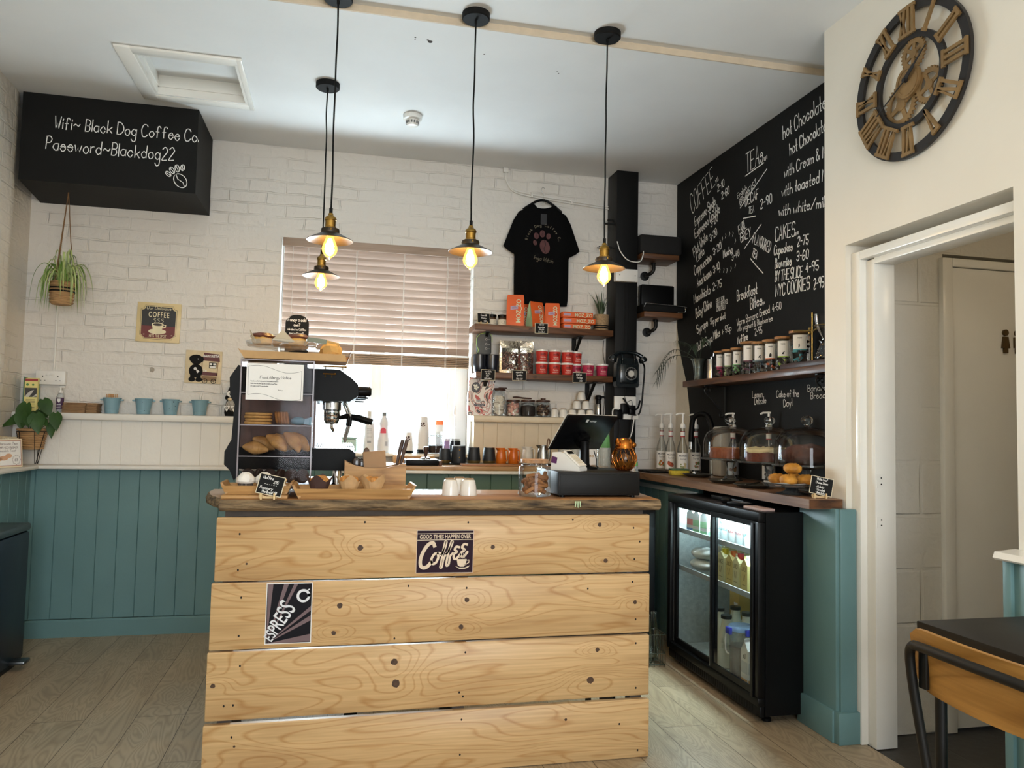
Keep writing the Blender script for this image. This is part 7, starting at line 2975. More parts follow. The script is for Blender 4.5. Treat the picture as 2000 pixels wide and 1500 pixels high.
M_tub = mat('tub_red', '#c8392f', 0.45, var=0.05)
M_tubpink = mat('tub_pink', '#b52f52', 0.45, var=0.05)
M_tubtext = mat('tub_text_dark', '#5c1412', 0.5)
M_tubtext2 = mat('tub_text_pale', '#e9c9b8', 0.5)
tub = thing('porridge_tub', 'red tub', 'tub', (0, 0, 0), group='red tubs on the lower shelf')
b = B()
b.lathe([(0, 0.0005), (0.032, 0.0005), (0.034, 0.003), (0.0395, 0.070), (0, 0.070)], 28)
obj('tub', b, M_tub, tub)
b = B()
b.lathe([(0.0385, 0.069), (0.042, 0.069), (0.043, 0.072), (0.043, 0.080), (0.041, 0.082), (0, 0.081)], 28)
obj('lid', b, M_china, tub)
b = B()
for txt, z, hh, k in (('wolfys', 0.044, 0.015, 0), ('Porridge', 0.026, 0.010, 1), ('GOLDEN SYRUP', 0.013, 0.006, 1)):
 b.k = k
 s0 = len(b.v)
 letters(b, txt, (0, 0, z), X3, Z3, hh, 'c', bold=0.02, sx=0.72)
 for v in b.v[s0:]:
  r_ = 0.0338 + 0.0058 * v.z / 0.07 + 0.0008
  a = v.x / r_
  v.x, v.y = r_ * math.sin(a), -r_ * math.cos(a)
obj('print', b, [M_tubtext, M_tubtext2], tub)
rows = [(1.300, 0, 'nearest the foil bags, bottom row'), (1.387, 0, 'second from the foil bags, bottom row'), (1.474, 0, 'third from the foil bags, bottom row'),
  (1.300, 1, 'nearest the foil bags, upper row'), (1.387, 1, 'second from the foil bags, upper row'), (1.474, 1, 'third from the foil bags, upper row')]
first = True
for x, lev, lb in rows:
 lab = 'red porridge tub with white lid ' + lb
 if first:
  tub.location = (x, 4.86, S2 + 0.0003)
  tub['label'] = lab
  first = False
 else:
  copy_of(tub, (x, 4.86, S2 + 0.0003 + 0.0825 * lev), 0.02, lab)
copy_of(tub, (1.548, 4.905, S2 + 0.0003 + 0.0825), 0.2, 'red porridge tub set back at the far end of the upper row')
copy_of(tub, (1.548, 4.905, S2 + 0.0003), 0.2, 'crimson porridge tub set back under the last upper tub', {'tub': M_tubpink})
copy_of(tub, (1.610, 4.83, S2 + 0.0003), 0.0, 'crimson porridge tub behind the wolf porridge chalk sign', {'tub': M_tubpink})
copy_of(tub, (1.706, 4.83, S2 + 0.0003), 0.0, 'crimson porridge tub last on the lower shelf beside the black post', {'tub': M_tubpink})
for x, nm, lb, lines in ((0.928, 'coffee_kit_sign', 'chalk price sign under the grey pouch on the lower shelf edge', [('Aerovac Coffee', 0, 0.76, 0.009, 0.5), ('Brew Hub', 0, 0.56, 0.009, 0.6), ('39.50', -0.05, 0.36, 0.009, 0.7), ('Coffee Outdoors', 0, 0.12, 0.009, 0.5)]),
                     (1.132, 'sprinkles_sign', 'chalk price sign for expensive sprinkles on the lower shelf edge', [('expensive', 0, 0.74, 0.012, 0.62), ('Sprinkles', 0, 0.46, 0.011, 0.66), ('500g  £5.00', 0, 0.12, 0.009, 0.66)]),
                     (1.535, 'porridge_sign', 'chalk price sign for porridge tubs on the lower shelf edge', [('Wolfys', -0.05, 0.70, 0.013, 0.7), ('Porridge', 0, 0.42, 0.012, 0.66), ('3.50', 0.1, 0.12, 0.010, 0.8)])):
 tag_sign(nm, lb, (x, 4.7775, 1.530 - 0.004 * (nm == 'coffee_kit_sign')), 0, 0.092, 0.068, lines, tilt=0, easel=False)

# --- jars, cups and flask on the cream ledge
EZ = 1.304


def swirl_mat():
 m, nt, n, l, p = _mat('swirled_print')
 tc = n.new('ShaderNodeTexCoord')
 mp = n.new('ShaderNodeMapping')
 mp.inputs['Scale'].default_value = (5.5, 1, 5.0)
 mp.inputs['Rotation'].default_value = (0, 0.5, 0)
 l.new(tc.outputs['Object'], mp.inputs[0])
 nz = n.new('ShaderNodeTexNoise')
 nz.inputs['Scale'].default_value = 1.7
 nz.inputs['Detail'].default_value = 1
 nz.inputs['Distortion'].default_value = 1.6
 l.new(mp.outputs[0], nz.inputs[0])
 mu = n.new('ShaderNodeMath')
 mu.operation = 'MULTIPLY'
 mu.inputs[1].default_value = 5.0
 l.new(nz.outputs[0], mu.inputs[0])
 f_ = n.new('ShaderNodeMath')
 f_.operation = 'FRACT'
 l.new(mu.outputs[0], f_.inputs[0])
 cr = n.new('ShaderNodeValToRGB')
 cr.color_ramp.interpolation = 'CONSTANT'
 cr.color_ramp.elements[0].color = lin('#e6ded6')
 for pos, c in ((0.30, '#b1362c'), (0.46, '#e6ded6'), (0.56, '#d8a48e'), (0.66, '#231c22'), (0.80, '#e6ded6')):
  e = cr.color_ramp.elements.new(pos)
  e.color = lin(c)
 l.new(f_.outputs[0], cr.inputs[0])
 l.new(cr.outputs[0], p.inputs['Base Color'])
 p.inputs['Roughness'].default_value = 0.35
 return m


t = thing('hot_chocolate_bag', 'red black and white swirl printed bag standing on the cream ledge end', 'bag', (0.900, 4.90, EZ))
b = B()
b.prism([(-0.078, 0.0), (0.075, 0.0), (0.068, 0.10), (0.100, 0.225), (-0.072, 0.245), (-0.080, 0.12)], 'y', -0.022, 0.022)
for v in b.v:
 v.z += 0.0005
 if v.z > 0.2:
  v.y *= 0.3
bag = obj('bag', b, swirl_mat(), t)
b = B()
b.poly(circle(-0.030, 0.180, 0.029, 24, 0.034), X3, Z3, Vector((0, -0.0245, 0)))
b.k = 1
rnd = random.Random(3)
for k in range(9):
 b.poly(circle(-0.030 + rnd.uniform(-.012, .012), 0.182 + rnd.uniform(-.016, .016), 0.007, 8, 0.006), X3, Z3, Vector((0, -0.0250 - 0.0001 * k, 0)))
b.k = 2
hand(b, 'hot', (-0.010, -0.0250, 0.088), X3, Z3, 0.017, 0.0022, 'c', sx=0.8)
hand(b, 'chocolate', (-0.004, -0.0250, 0.062), X3, Z3, 0.021, 0.0026, 'c', sx=0.58, slant=0.15)
obj('print', b, [mat('cup_dark', '#2f2829', 0.4), mat('marsh_white', '#e6e4d4', 0.6), mat('print_blue', '#39455c', 0.5)], bag)
M_jarlid = mat('dark_wood_lid', '#4a3026', 0.45, var=0.2)
M_marsh = mat('marshmallow_white', '#e8dfd0', 0.8, var=0.04)
M_marshp = mat('marshmallow_pink', '#e0aa9d', 0.8, var=0.04)
clip_jar('storage_jar', 'tall glass jar of white marshmallow discs on the cream ledge', 'jar', 1.034, 4.93, EZ, 0.046, 0.165, None, fill_bits([M_marsh], 64, 0.017, 4, 'disc'), 0.118, 0, 'marshmallows', False)
t = bpy.data.objects['storage_jar']
b = B()
b.lathe([(0, 0.165), (0.042, 0.165), (0.044, 0.172), (0.034, 0.182), (0, 0.182)], 24)
b.box(-0.004, 0.05, -0.012, 0.012, 0.178, 0.188, 0.003)
obj('lid', b, M_jarlid, t)
clip_jar('storage_jar', 'glass jar of small pink and white marshmallows on the cream ledge', 'jar', 1.131, 4.93, EZ, 0.046, 0.094, M_jarlid, fill_bits([M_marsh, M_marshp, M_marshp], 120, 0.011, 5, 'ball'), 0.084, 0.014, 'mini_marshmallows', False)
clip_jar('storage_jar', 'glass jar of dark tea beside the marshmallow jars', 'jar', 1.231, 4.93, EZ, 0.050, 0.098, M_jarlid, fill_powder(mat('dark_tea', '#2e2522', 0.9, var=0.4, scale=120)), 0.075, 0.012, 'tea_leaves', False)
clip_jar('storage_jar', 'glass jar of dark chocolate pieces with a knobbed lid beside the cups', 'jar', 1.334, 4.93, EZ, 0.050, 0.100, M_jarlid, fill_bits([M_bakedark, mat('choc_curl', '#5b3a2a', 0.5), mat('choc_pale', '#b39a80', 0.6)], 90, 0.012, 6, 'box'), 0.075, 0.010, 'chocolate_pieces', False)
t = bpy.data.objects['storage_jar.003']
b = B()
b.lathe([(0, 0.110), (0.014, 0.110), (0.017, 0.118), (0.017, 0.124), (0, 0.125)], 18)
obj('lid_knob', b, M_jarlid, t)
t = thing('wooden_scoop', 'dark wooden scoop lying across the jar lids on the cream ledge', 'scoop', (1.165, 4.90, EZ + 0.113))
b = B()
b.tube([(-0.045, 0, 0.010), (-0.02, 0, 0.013), (0.03, 0.01, 0.008), (0.085, 0.02, 0.0065)], [0.006, 0.011, 0.006, 0.005], 10, smooth=3)
obj('scoop', b, M_jarlid, t)
cups = [(1.412, 0, 'nearest the jars in the bottom row'), (1.473, 0, 'second from the jars in the bottom row'), (1.535, 0, 'middle of the bottom row'), (1.598, 0, 'fourth from the jars in the bottom row'), (1.660, 0, 'nearest the flask in the bottom row'),
  (1.566, 1, 'in the second row, nearer the jars'), (1.630, 1, 'in the second row, nearer the flask'), (1.598, 2, 'alone at the top of the pyramid')]
c0 = tumbler('upturned white cup', (1.412, 4.925, EZ + 0.0003), 0.92, 'upturned cups on the cream ledge')
for k, (x, lev, lb) in enumerate(cups):
 loc = (x, 4.925, EZ + 0.0003 + 0.0590 * lev)
 if k == 0:
  c0.location = loc
  c0['label'] = 'upturned white cup ' + lb
 else:
  copy_of(c0, loc, 0, 'upturned white cup ' + lb)
t = thing('pump_flask', 'slim black and silver pump flask at the end of the cream ledge', 'flask', (1.717, 4.92, EZ))
b = B()
b.lathe([(0, 0.0005), (0.029, 0.0005), (0.029, 0.008), (0, 0.009)], 24)
obj('base', b, M_black, t)
b = B()
b.lathe([(0, 0.008), (0.019, 0.009), (0.020, 0.012), (0.020, 0.095), (0.018, 0.098), (0, 0.098)], 24)
obj('body', b, M_steel, t)
b = B()
b.lathe([(0, 0.097), (0.0165, 0.097), (0.0165, 0.125), (0.022, 0.130), (0.023, 0.145), (0.016, 0.156), (0, 0.158)], 20)
b.tube([(0.012, -0.004, 0.142), (0.036, -0.012, 0.144), (0.040, -0.014, 0.134)], [0.010, 0.008, 0.007], 10)
obj('pump_head', b, M_black, t)

# --- black boxed post with telephone and sockets
t = thing('black_post', 'black boxed post from floor to ceiling beside the shelves', 'post', (1.868, 4.90, 0))
b = B()
b.box(-0.077, 0.077, -0.082, 0.098, 0, CZ - 0.0005, 0.003)
obj('boxing', b, mat('post_black', '#0c0c0c', 0.55, var=0.15, scale=6, spec=0.25), t)
b = B()
for x in (-0.012, 0.012):
 b.tube([(x, -0.0838, 2.212), (x + 0.004, -0.0838, 2.0), (x - 0.003, -0.0838, 1.76)], 0.0022, 6)
 b.tube([(x * 0.5, -0.0838, 1.508), (x * 0.5, -0.0838, 1.456)], 0.0022, 6)
obj('painted_cable', b, M_blackmat, t)
t = thing('junction_box', 'white plastic junction box on the black post', 'junction box', (1.852, 4.817, 2.258))
b = B()
b.box(-0.077, 0.077, -0.045, 0, -0.042, 0.042, 0.004)
obj('box', b, M_whiteplas, t)
for x in (-0.052, 0.058):
 b = B()
 b.cyl((x, -0.0455, 0.0), 0.004, 0.001, 10, 'y')
 obj('screw', b, mat('screw_grey', '#8b8b88', 0.4), t)
pegs = [(2.655, 1.755, 0.135, 0.0075, 4.90, 'upper fat black peg on the post'), (2.618, 1.722, 0.17, 0.0075, 4.86, 'longer fat black peg on the post'), (2.470, 1.695, 0.18, 0.0032, 4.90, 'upper thin black rod on the post'), (2.450, 1.668, 0.20, 0.0032, 4.86, 'lower thin black rod on the post')]
for z, x0, L, r_, y, lb in pegs:
 b = B()
 b.tube([(x0, y, z), (x0 + 0.003, y, z), (1.792, y, z + 0.002)], [r_ * 0.6, r_, r_], 10)
 tag(obj('coat_peg', b, M_iron), lb + ' beside the pendant', 'peg', 'black pegs on the post')

t = thing('rotary_telephone', 'black wall telephone with a silver rotary dial on the post', 'telephone', (1.862, 4.817, 1.62))
M_bake_ = mat('bakelite', '#0f171b', 0.22, var=0.1, coat=0.3)
b = B()
prof = [(0.0, 0.085), (-0.045, 0.080), (-0.060, 0.020), (-0.072, -0.09), (-0.070, -0.105), (0.0, -0.108)]
b.prism([(-0.065, 0.085), (0.065, 0.085), (0.078, 0.04), (0.080, -0.095), (0.072, -0.108), (-0.072, -0.108), (-0.080, -0.095), (-0.078, 0.04)], 'y', -0.055, 0)
b.box(-0.062, 0.062, -0.078, -0.05, -0.085, 0.045, 0.012)
obj('body', b, M_bake_, t)
b = B()
for x in (-0.042, 0.042):
 b.tube([(x, -0.058, 0.045), (x, -0.072, 0.075), (x, -0.06, 0.10), (x, -0.045, 0.115)], 0.006, 8, smooth=3)
 b.k = 1
 b.tube([(x + 0.0, -0.0665, 0.055), (x, -0.0785, 0.078)], 0.0014, 6)
 b.k = 0
obj('cradle', b, [M_bake_, M_chrome], t)
b = B()
b.tube([(-0.095, -0.056, 0.095), (-0.06, -0.050, 0.118), (0, -0.048, 0.124), (0.06, -0.050, 0.118), (0.098, -0.056, 0.095)], [0.015, 0.012, 0.011, 0.012, 0.015], 12, smooth=1)
for s in (-1, 1):
 s0 = len(b.v)
 b.lathe([(0, -0.030), (0.026, -0.030), (0.030, -0.018), (0.022, 0.004), (0, 0.010)], 20)
 b.xf(s0, Matrix.Translation((s * 0.098, -0.056, 0.088)) @ Matrix.Rotation(s * R(-28), 4, 'Y'))
obj('handset', b, M_bake_, t)
b = B()
b.lathe([(0, 0), (0.043, 0.0), (0.043, 0.004), (0.0, 0.004)], 32, (0.014, -0.078, -0.020), 'y')
for v in b.v:
 v.y = -0.078 - abs(v.y + 0.078)
dl = obj('dial', b, M_steel, t)
b = B()
for k in range(10):
 a = R(60 + 28 * k)
 b.poly(circle(0.014 + 0.031 * math.cos(a), -0.020 + 0.031 * math.sin(a), 0.0075, 12), X3, Z3, Vector((0, -0.0828, 0)))
b.k = 1
b.poly(circle(0.014, -0.020, 0.020, 20), X3, Z3, Vector((0, -0.0830, 0)))
obj('finger_wheel', b, [M_black, mat('dial_card', '#c9c7c0', 0.3)], dl)
b = B()
pts = [(0.100, -0.06, 0.06), (0.122, -0.045, 0.02), (0.118, -0.035, -0.10), (0.110, -0.03, -0.22), (0.09, -0.03, -0.285), (0.05, -0.04, -0.29)]
b.tube(pts, 0.0062, 8, smooth=6)
obj('handset_cord', b, M_black, t)

t = thing('wall_socket', 'white socket panel crowded with black plugs on the post', 'socket', (1.862, 4.817, 1.375))
b = B()
b.box(-0.076, 0.075, -0.022, 0, -0.035, 0.078, 0.004)
b.box(-0.02, 0.085, -0.040, 0, -0.075, -0.040, 0.003)
obj('faceplate', b, M_whiteplas, t)
for x0, x1, z0, z1, y in ((-0.040, 0.006, -0.040, 0.030, -0.062), (0.010, 0.056, -0.045, 0.018, -0.070), (-0.086, -0.030, -0.075, -0.010, -0.060)):
 b = B()
 b.box(x0, x1, y, -0.020, z0, z1, 0.008)
 obj('plug', b, M_black, t)
b = B()
b.tube([(-0.03, -0.055, 0.065), (0.0, -0.066, 0.02), (0.03, -0.07, -0.01), (0.07, -0.06, 0.0), (0.095, -0.04, 0.05)], 0.006, 8, smooth=5)
b.tube([(0.035, -0.06, 0.015), (0.03, -0.05, 0.05), (0.0, -0.045, 0.04), (-0.01, -0.03, 0.076)], 0.0018, 6, smooth=5)
b.tube([(-0.05, -0.05, -0.075), (-0.045, -0.05, -0.14), (-0.05, -0.04, -0.25), (-0.03, -0.04, -0.36)], 0.004, 7, smooth=5)
b.tube([(0.035, -0.055, -0.045), (0.03, -0.05, -0.12), (0.02, -0.045, -0.25), (0.03, -0.04, -0.36)], 0.003, 7, smooth=5)
b.k = 1
b.tube([(-0.06, -0.06, -0.01), (-0.095, -0.05, -0.01), (-0.10, -0.05, -0.05), (-0.085, -0.05, -0.07)], 0.0045, 7, smooth=5)
b.tube([(0.055, -0.035, -0.075), (0.04, -0.04, -0.16), (0.02, -0.04, -0.22), (0.03, -0.04, -0.34)], 0.0045, 7, smooth=5)
obj('plug_cable', b, [M_black, M_whiteplas], t)
b = B()
for ph, x in ((0.0, 1.960), (1.7, 1.968), (3.1, 1.975)):
 b.tube([(x + 0.012 * math.sin(ph + k * 1.25), 4.93 + 0.01 * math.cos(ph + k), 2.20 - 0.1 * k) for k in range(12)], 0.0021, 6, smooth=4)
tag(obj('loose_cable', b, M_black), 'tangle of thin black cables hanging down beside the black post', 'cable')
b = B()
b.tube([(1.772, 4.985, 1.84), (1.768, 4.985, 1.76), (1.782, 4.985, 1.66), (1.775, 4.985, 1.585)], 0.0019, 6, smooth=5)
b.tube([(1.775, 4.985, 1.53), (1.783, 4.985, 1.45), (1.778, 4.985, 1.33)], 0.0019, 6, smooth=5)
tag(obj('loose_cable', b, M_black), 'thin black cable against the brick between shelf ends and post', 'cable')
b = B()
pts = [(1.055, 4.99, 2.972), (1.060, 4.988, 2.90), (1.12, 4.988, 2.835), (1.30, 4.988, 2.808), (1.55, 4.988, 2.79), (1.79, 4.988, 2.775)]
b.tube(pts, 0.0055, 8, smooth=6)
b.tube([(p[0] + 0.008, p[1] - 0.004, p[2] - 0.018) for p in pts], 0.0045, 8, smooth=6)
b.box(1.040, 1.075, 4.97, 4.999, 2.945, 2.978, 0.005)
for x, z in ((1.235, 2.815), (1.52, 2.79)):
 b.box(x, x + 0.012, 4.976, 4.999, z - 0.022, z + 0.012, 0.003)
tag(obj('surface_cable', b, M_white), 'pair of white painted cables clipped across the brick above the T-shirt', 'cable')
b = B()
b.tube([(1.795, 4.812, 2.49), (1.810, 4.79, 2.42), (1.86, 4.775, 2.36), (1.94, 4.775, 2.355), (1.965, 4.775, 2.40), (1.97, 4.780, 2.43)], 0.0035, 8, smooth=6)
tag(obj('white_cable', b, M_whiteplas), 'loose white cable looping from the post to the upper speaker shelf', 'cable')

# --- T-shirt on a hanger
t = thing('t_shirt', 'black T-shirt printed with a brown bean paw, hung on the brick', 'T-shirt', (1.312, 4.955, 2.70))
half = [(0.030, 0.010), (0.075, 0.030), (0.12, 0.012), (0.165, -0.020), (0.200, -0.080), (0.235, -0.175), (0.268, -0.262), (0.255, -0.275), (0.215, -0.300), (0.190, -0.318), (0.188, -0.32), (0.190, -0.45), (0.188, -0.60), (0.180, -0.640)]
outl = [(-x, z) for x, z in half[::-1]] + [(0.0, -0.012)] + half
b = B()
nseg = 30
front, back = [], []
for x, z in outl:
 y = -0.020 + 0.004 * math.sin(x * 30 + z * 8)
 front.append((x, y, z))
 back.append((x, 0.028, z))
# cloth front as a grid clipped to the outline, softly folded
import bisect


def width_at(z):
 pts = [(0.012, 0.10), (-0.02, 0.165), (-0.08, 0.200), (-0.175, 0.235), (-0.262, 0.267), (-0.285, 0.24), (-0.312, 0.192), (-0.33, 0.189), (-0.45, 0.190), (-0.60, 0.188), (-0.645, 0.182)]
 for (z0, w0), (z1, w1) in zip(pts, pts[1:]):
  if z <= z0 and z >= z1:
   return w0 + (w1 - w0) * (z - z0) / (z1 - z0)
 return pts[-1][1]


rows_z = [0.012, -0.005, -0.02, -0.05, -0.08, -0.13, -0.175, -0.22, -0.262, -0.285, -0.312, -0.33, -0.40, -0.45, -0.52, -0.60, -0.645]
nx = 24
for side, y0 in ((0, -0.024), (1, 0.026)):
 base = len(b.v)
 for z in rows_z:
  w_ = width_at(z)
  for k in range(nx + 1):
   u_ = -1 + 2 * k / nx
   zz_ = z
   if z > -0.03:
    dip = max(0, 1 - (abs(u_ * w_) / 0.062) ** 2) * (0.045 if side == 0 else 0.012)
    zz_ = z + (0.022 if z > 0 else 0.008) * (abs(u_) < 0.9) - dip * (1 if z > 0 else 0.55 if z > -0.01 else 0.25)
   edge = 1 - abs(u_) ** 4
   y = (y0 * edge + 0.002) + (0.005 * math.sin(u_ * 9 + z * 5) * edge * min(1, abs(z) * 4) if side == 0 else 0)
   b.v.append(Vector((u_ * w_, y, zz_)))
 for j in range(len(rows_z) - 1):
  for k in range(nx):
   a = base + j * (nx + 1) + k
   b.f.append([a, a + 1, a + nx + 2, a + nx + 1])
   b.m.append(0)
obj('shirt', b, mat('black_cotton', '#0a0a0b', 0.9, var=0.12, scale=60, spec=0.1), t)
b = B()
b.tube([(-0.135, 0, -0.005), (-0.10, 0, 0.022), (-0.045, 0, 0.058), (0, 0, 0.070), (0.045, 0, 0.058), (0.10, 0, 0.022), (0.135, 0, -0.005)], 0.0085, 10, smooth=4)
b.k = 1
b.tube([(0, 0, 0.070), (0, -0.002, 0.115), (-0.012, -0.002, 0.140), (0.0, -0.002, 0.158), (0.012, -0.002, 0.146)], 0.0016, 6, smooth=5)
obj('hanger', b, [M_black, M_steel], t)
b = B()
O = Vector((0, -0.0300, 0))
for cx, cz, rx, rz, rt in ((0.012, -0.255, 0.034, 0.048, 0.25), (-0.048, -0.185, 0.017, 0.022, 0.25), (-0.006, -0.168, 0.019, 0.025, 0.0), (0.036, -0.182, 0.015, 0.020, -0.1), (-0.056, -0.232, 0.013, 0.018, 0.3)):
 b.k = 0
 b.poly(circle(cx, cz, rx, 24, rz, rt), X3, Z3, O)
 b.k = 1
 b.strip([(q[0], q[1]) for q in catmull([(cx - 0.1 * rx, cz + rz * 0.9, 0), (cx + 0.15 * rx, cz + rz * 0.3, 0), (cx - 0.15 * rx, cz - rz * 0.3, 0), (cx + 0.2 * rx, cz - rz * 0.9, 0)], 4)], rx * 0.14, X3, Z3, O - Y3 * 0.0006)
b.k = 2
txt = 'Black Dog Coffee C.'
for k, ch in enumerate(txt):
 a = R(172 - 164 * k / (len(txt) - 1))
 if ch != ' ':
  hand(b, ch, O + X3 * (0.108 * math.cos(a)) + Z3 * (-0.225 + 0.108 * math.sin(a)), X3, Z3, 0.017, 0.0018, 'c', rot=a - PI / 2, jit=0.04)
hand(b, 'Inga Witch', O + X3 * 0.005 - Z3 * 0.352, X3, Z3, 0.026, 0.0016, 'c', sx=0.9, slant=0.2, rot=R(-9))
obj('print', b, [mat('paw_print_brown', '#5a3636', 0.8, var=0.2), mat('paw_print_dark', '#2a1717', 0.8), mat('print_sand', '#8f8672', 0.8)], t)
b = B()
b.box(-0.020, 0.022, -0.0300, -0.0290, -0.105, -0.032)
obj('swing_tag', b, mat('tag_charcoal', '#232326', 0.6), t)

# --- two pipe-bracket shelves with speaker and router
def pipe_shelf(label, x0, x1, y0, z, px_):
 t = thing('pipe_shelf', label, 'shelf', ((x0 + x1) / 2, 4.90, z), group='little pipe-bracket shelves')
 cx = (x0 + x1) / 2
 b = B()
 b.box(x0 - cx, x1 - cx, y0 - 4.90, 0.0985, -0.036, 0, 0.004)
 obj('plank', b, M_shelf, t)
 b = B()
 q = px_ - cx
 b.lathe([(0, 0.0985), (0.032, 0.0985), (0.032, 0.0905), (0.018, 0.088), (0, 0.088)], 22, (q - 0.03, 0, -0.115), 'y')
 b.tube([(q - 0.03, 0.092, -0.115), (q - 0.03, 0.045, -0.115), (q - 0.015, 0.02, -0.108), (q, 0.01, -0.085), (q, 0.01, -0.038)], 0.0125, 12, smooth=3)
 b.tube([(q - 0.006, 0.01, -0.052), (q + 0.0, 0.01, -0.036)], 0.016, 12)
 obj('pipe_bracket', b, M_iron, t)
 return t


pipe_shelf('upper little wooden shelf on a black pipe bracket beside the post', 1.962, 2.235, 4.79, 2.422, 2.10)
pipe_shelf('lower little wooden shelf on a black pipe bracket beside the post', 1.985, 2.265, 4.79, 2.028, 2.12)
t = thing('speaker', 'rounded black speaker on the upper pipe shelf', 'speaker', (2.105, 4.885, 2.4225))
b = B()
b.box(-0.150, 0.160, -0.08, 0.09, 0.0005, 0.135, 0.022)
obj('cabinet', b, mat('speaker_cloth', '#100f0f', 0.85, var=0.2, scale=120), t)
t = thing('router_box', 'black box in a wire cradle on the lower pipe shelf', 'router', (2.125, 4.885, 2.0285))
b = B()
b.box(-0.115, 0.130, 0.02, 0.075, 0.0005, 0.205, 0.010)
obj('upright_unit', b, M_black, t)
b = B()
b.box(-0.15, 0.150, -0.09, 0.018, 0.0005, 0.050, 0.008)
obj('flat_unit', b, M_blackmat, t)
b = B()
b.tube([(-0.13, -0.094, 0.055), (0.145, -0.094, 0.045), (0.157, -0.094, 0.03), (0.154, -0.094, 0.0045), (0.10, -0.094, 0.0045)], 0.003, 6, smooth=2)
b.tube([(-0.13, -0.094, 0.055), (-0.14, -0.094, 0.03)], 0.003, 6)
obj('wire_cradle', b, M_steel, t)

# --- chalkboard menu on the recess wall
MENU = [
 ('COFFEE...', 4.753, 2.704, 0.137, 0.309, 0.48), ('Espresso Single', 4.705, 2.607, 0.064, 0.239, 0.48), ('2-10', 4.394, 2.752, 0.046, 0.118, 0.84),
 ('Espresso Double', 4.704, 2.523, 0.064, 0.256, 0.55), ('2-60', 4.34, 2.687, 0.045, 0.116, 0.83), ('Flat White', 4.717, 2.401, 0.065, 0.363, 0.56),
 ('3-20', 4.48, 2.543, 0.047, 0.231, 0.81), ('Latte', 4.671, 2.356, 0.065, 0.344, 0.51), ('3-20', 4.485, 2.451, 0.047, 0.306, 0.77), ('Cappuccino', 4.707, 2.274, 0.062, 0.226, 0.58),
 ('3-20', 4.443, 2.352, 0.046, 0.235, 0.91), ('Americano', 4.668, 2.187, 0.061, 0.206, 0.55), ('3-10', 4.441, 2.236, 0.046, 0.215, 0.8), ('Macchiato', 4.712, 2.084, 0.061, 0.15, 0.65),
 ('2-75', 4.447, 2.126, 0.046, 0.091, 0.95), ('Baby Chino', 4.68, 1.983, 0.064, 0.195, 0.53), ('FREE FOR', 4.405, 2.037, 0.026, 0.072, 0.64),
 ('WELL BEHAVED', 4.398, 2.013, 0.026, 0.028, 0.54), ('CHILDREN', 4.398, 1.987, 0.025, -0.008, 0.72), ('Syrups', 4.663, 1.875, 0.057, 0.237, 0.62),
 ('55p per shot', 4.478, 1.913, 0.039, 0.081, 0.66), ('Oat & Soya Milks', 4.662, 1.759, 0.053, 0.216, 0.6), ('+ 55p', 4.323, 1.833, 0.041, 0.117, 0.89),
 ('Mocha', 4.316, 2.309, 0.048, 0.075, 0.65), ('3-40', 4.208, 2.27, 0.04, 0.133, 0.88), ('TEAs...', 4.044, 2.758, 0.114, 0.042, 0.5), ('English', 4.144, 2.633, 0.031, 0.253, 0.87),
 ('BREAKFAST', 4.113, 2.584, 0.04, 0.351, 0.65), ('DECAF', 4.054, 2.561, 0.054, 0.072, 0.63), ('TEA', 4.019, 2.506, 0.039, -0.088, 0.65), ('2-90', 3.885, 2.499, 0.052, 0.048, 0.88),
 ('EARL', 4.124, 2.41, 0.055, 0.234, 0.46), ('GREY', 4.105, 2.356, 0.055, 0.115, 0.62), ('TEA', 3.983, 2.25, 0.045, -0.533, 0.53), ('Breakfast', 4.144, 2.012, 0.063, 0.047, 0.59),
 ('Bites..', 3.992, 1.941, 0.065, 0.057, 0.7), ('Warm Banana Bread', 4.143, 1.862, 0.041, 0.086, 0.75), ('4-50', 3.762, 1.893, 0.039, 0.064, 0.87),
 ('with yoghurt & Blueberries', 4.143, 1.828, 0.032, 0.044, 0.75), ('Muffins', 4.136, 1.754, 0.043, 0.138, 0.6), ('2-95', 3.941, 1.781, 0.041, 0.098, 0.72),
 ('hot Chocolate', 3.66, 2.82, 0.075, 0.068, 0.6), ('hot Chocolate', 3.597, 2.71, 0.064, 0.062, 0.59), ('with Cream & M', 3.65, 2.605, 0.059, -0.021, 0.69),
 ('with toasted M', 3.674, 2.508, 0.059, -0.073, 0.76), ('with white/milk', 3.703, 2.409, 0.054, -0.151, 0.92), ('CAKES...', 3.738, 2.279, 0.074, -0.067, 0.59),
 ('Cupcakes', 3.748, 2.205, 0.05, -0.078, 0.6), ('2-75', 3.527, 2.203, 0.048, -0.078, 0.77), ('Brownies', 3.738, 2.129, 0.052, -0.081, 0.58), ('3-60', 3.536, 2.127, 0.048, -0.09, 0.84),
 ('BY THE SLICE', 3.737, 2.056, 0.055, -0.081, 0.53), ('4-95', 3.455, 2.049, 0.047, -0.017, 0.88), ('NYC COOKIES', 3.732, 1.973, 0.063, -0.041, 0.58),
 ('2-95', 3.387, 1.953, 0.051, 0.0, 0.62), ('Lemon', 3.967, 1.428, 0.038, 0.018, 0.75), ('Drizzle', 3.944, 1.39, 0.037, 0.039, 0.83), ('Cake of the', 3.721, 1.423, 0.035, -0.009, 0.83),
 ('Day!', 3.652, 1.369, 0.038, 0.071, 0.8), ('Banana', 3.439, 1.442, 0.033, 0.006, 1.12), ('Bread', 3.413, 1.405, 0.032, 0.008, 1.11),]
t = thing('menu_chalkboard', 'big black chalkboard wall with the handwritten drinks and cakes menu', 'chalkboard', (2.313, 3.95, 1.0))
b = B()
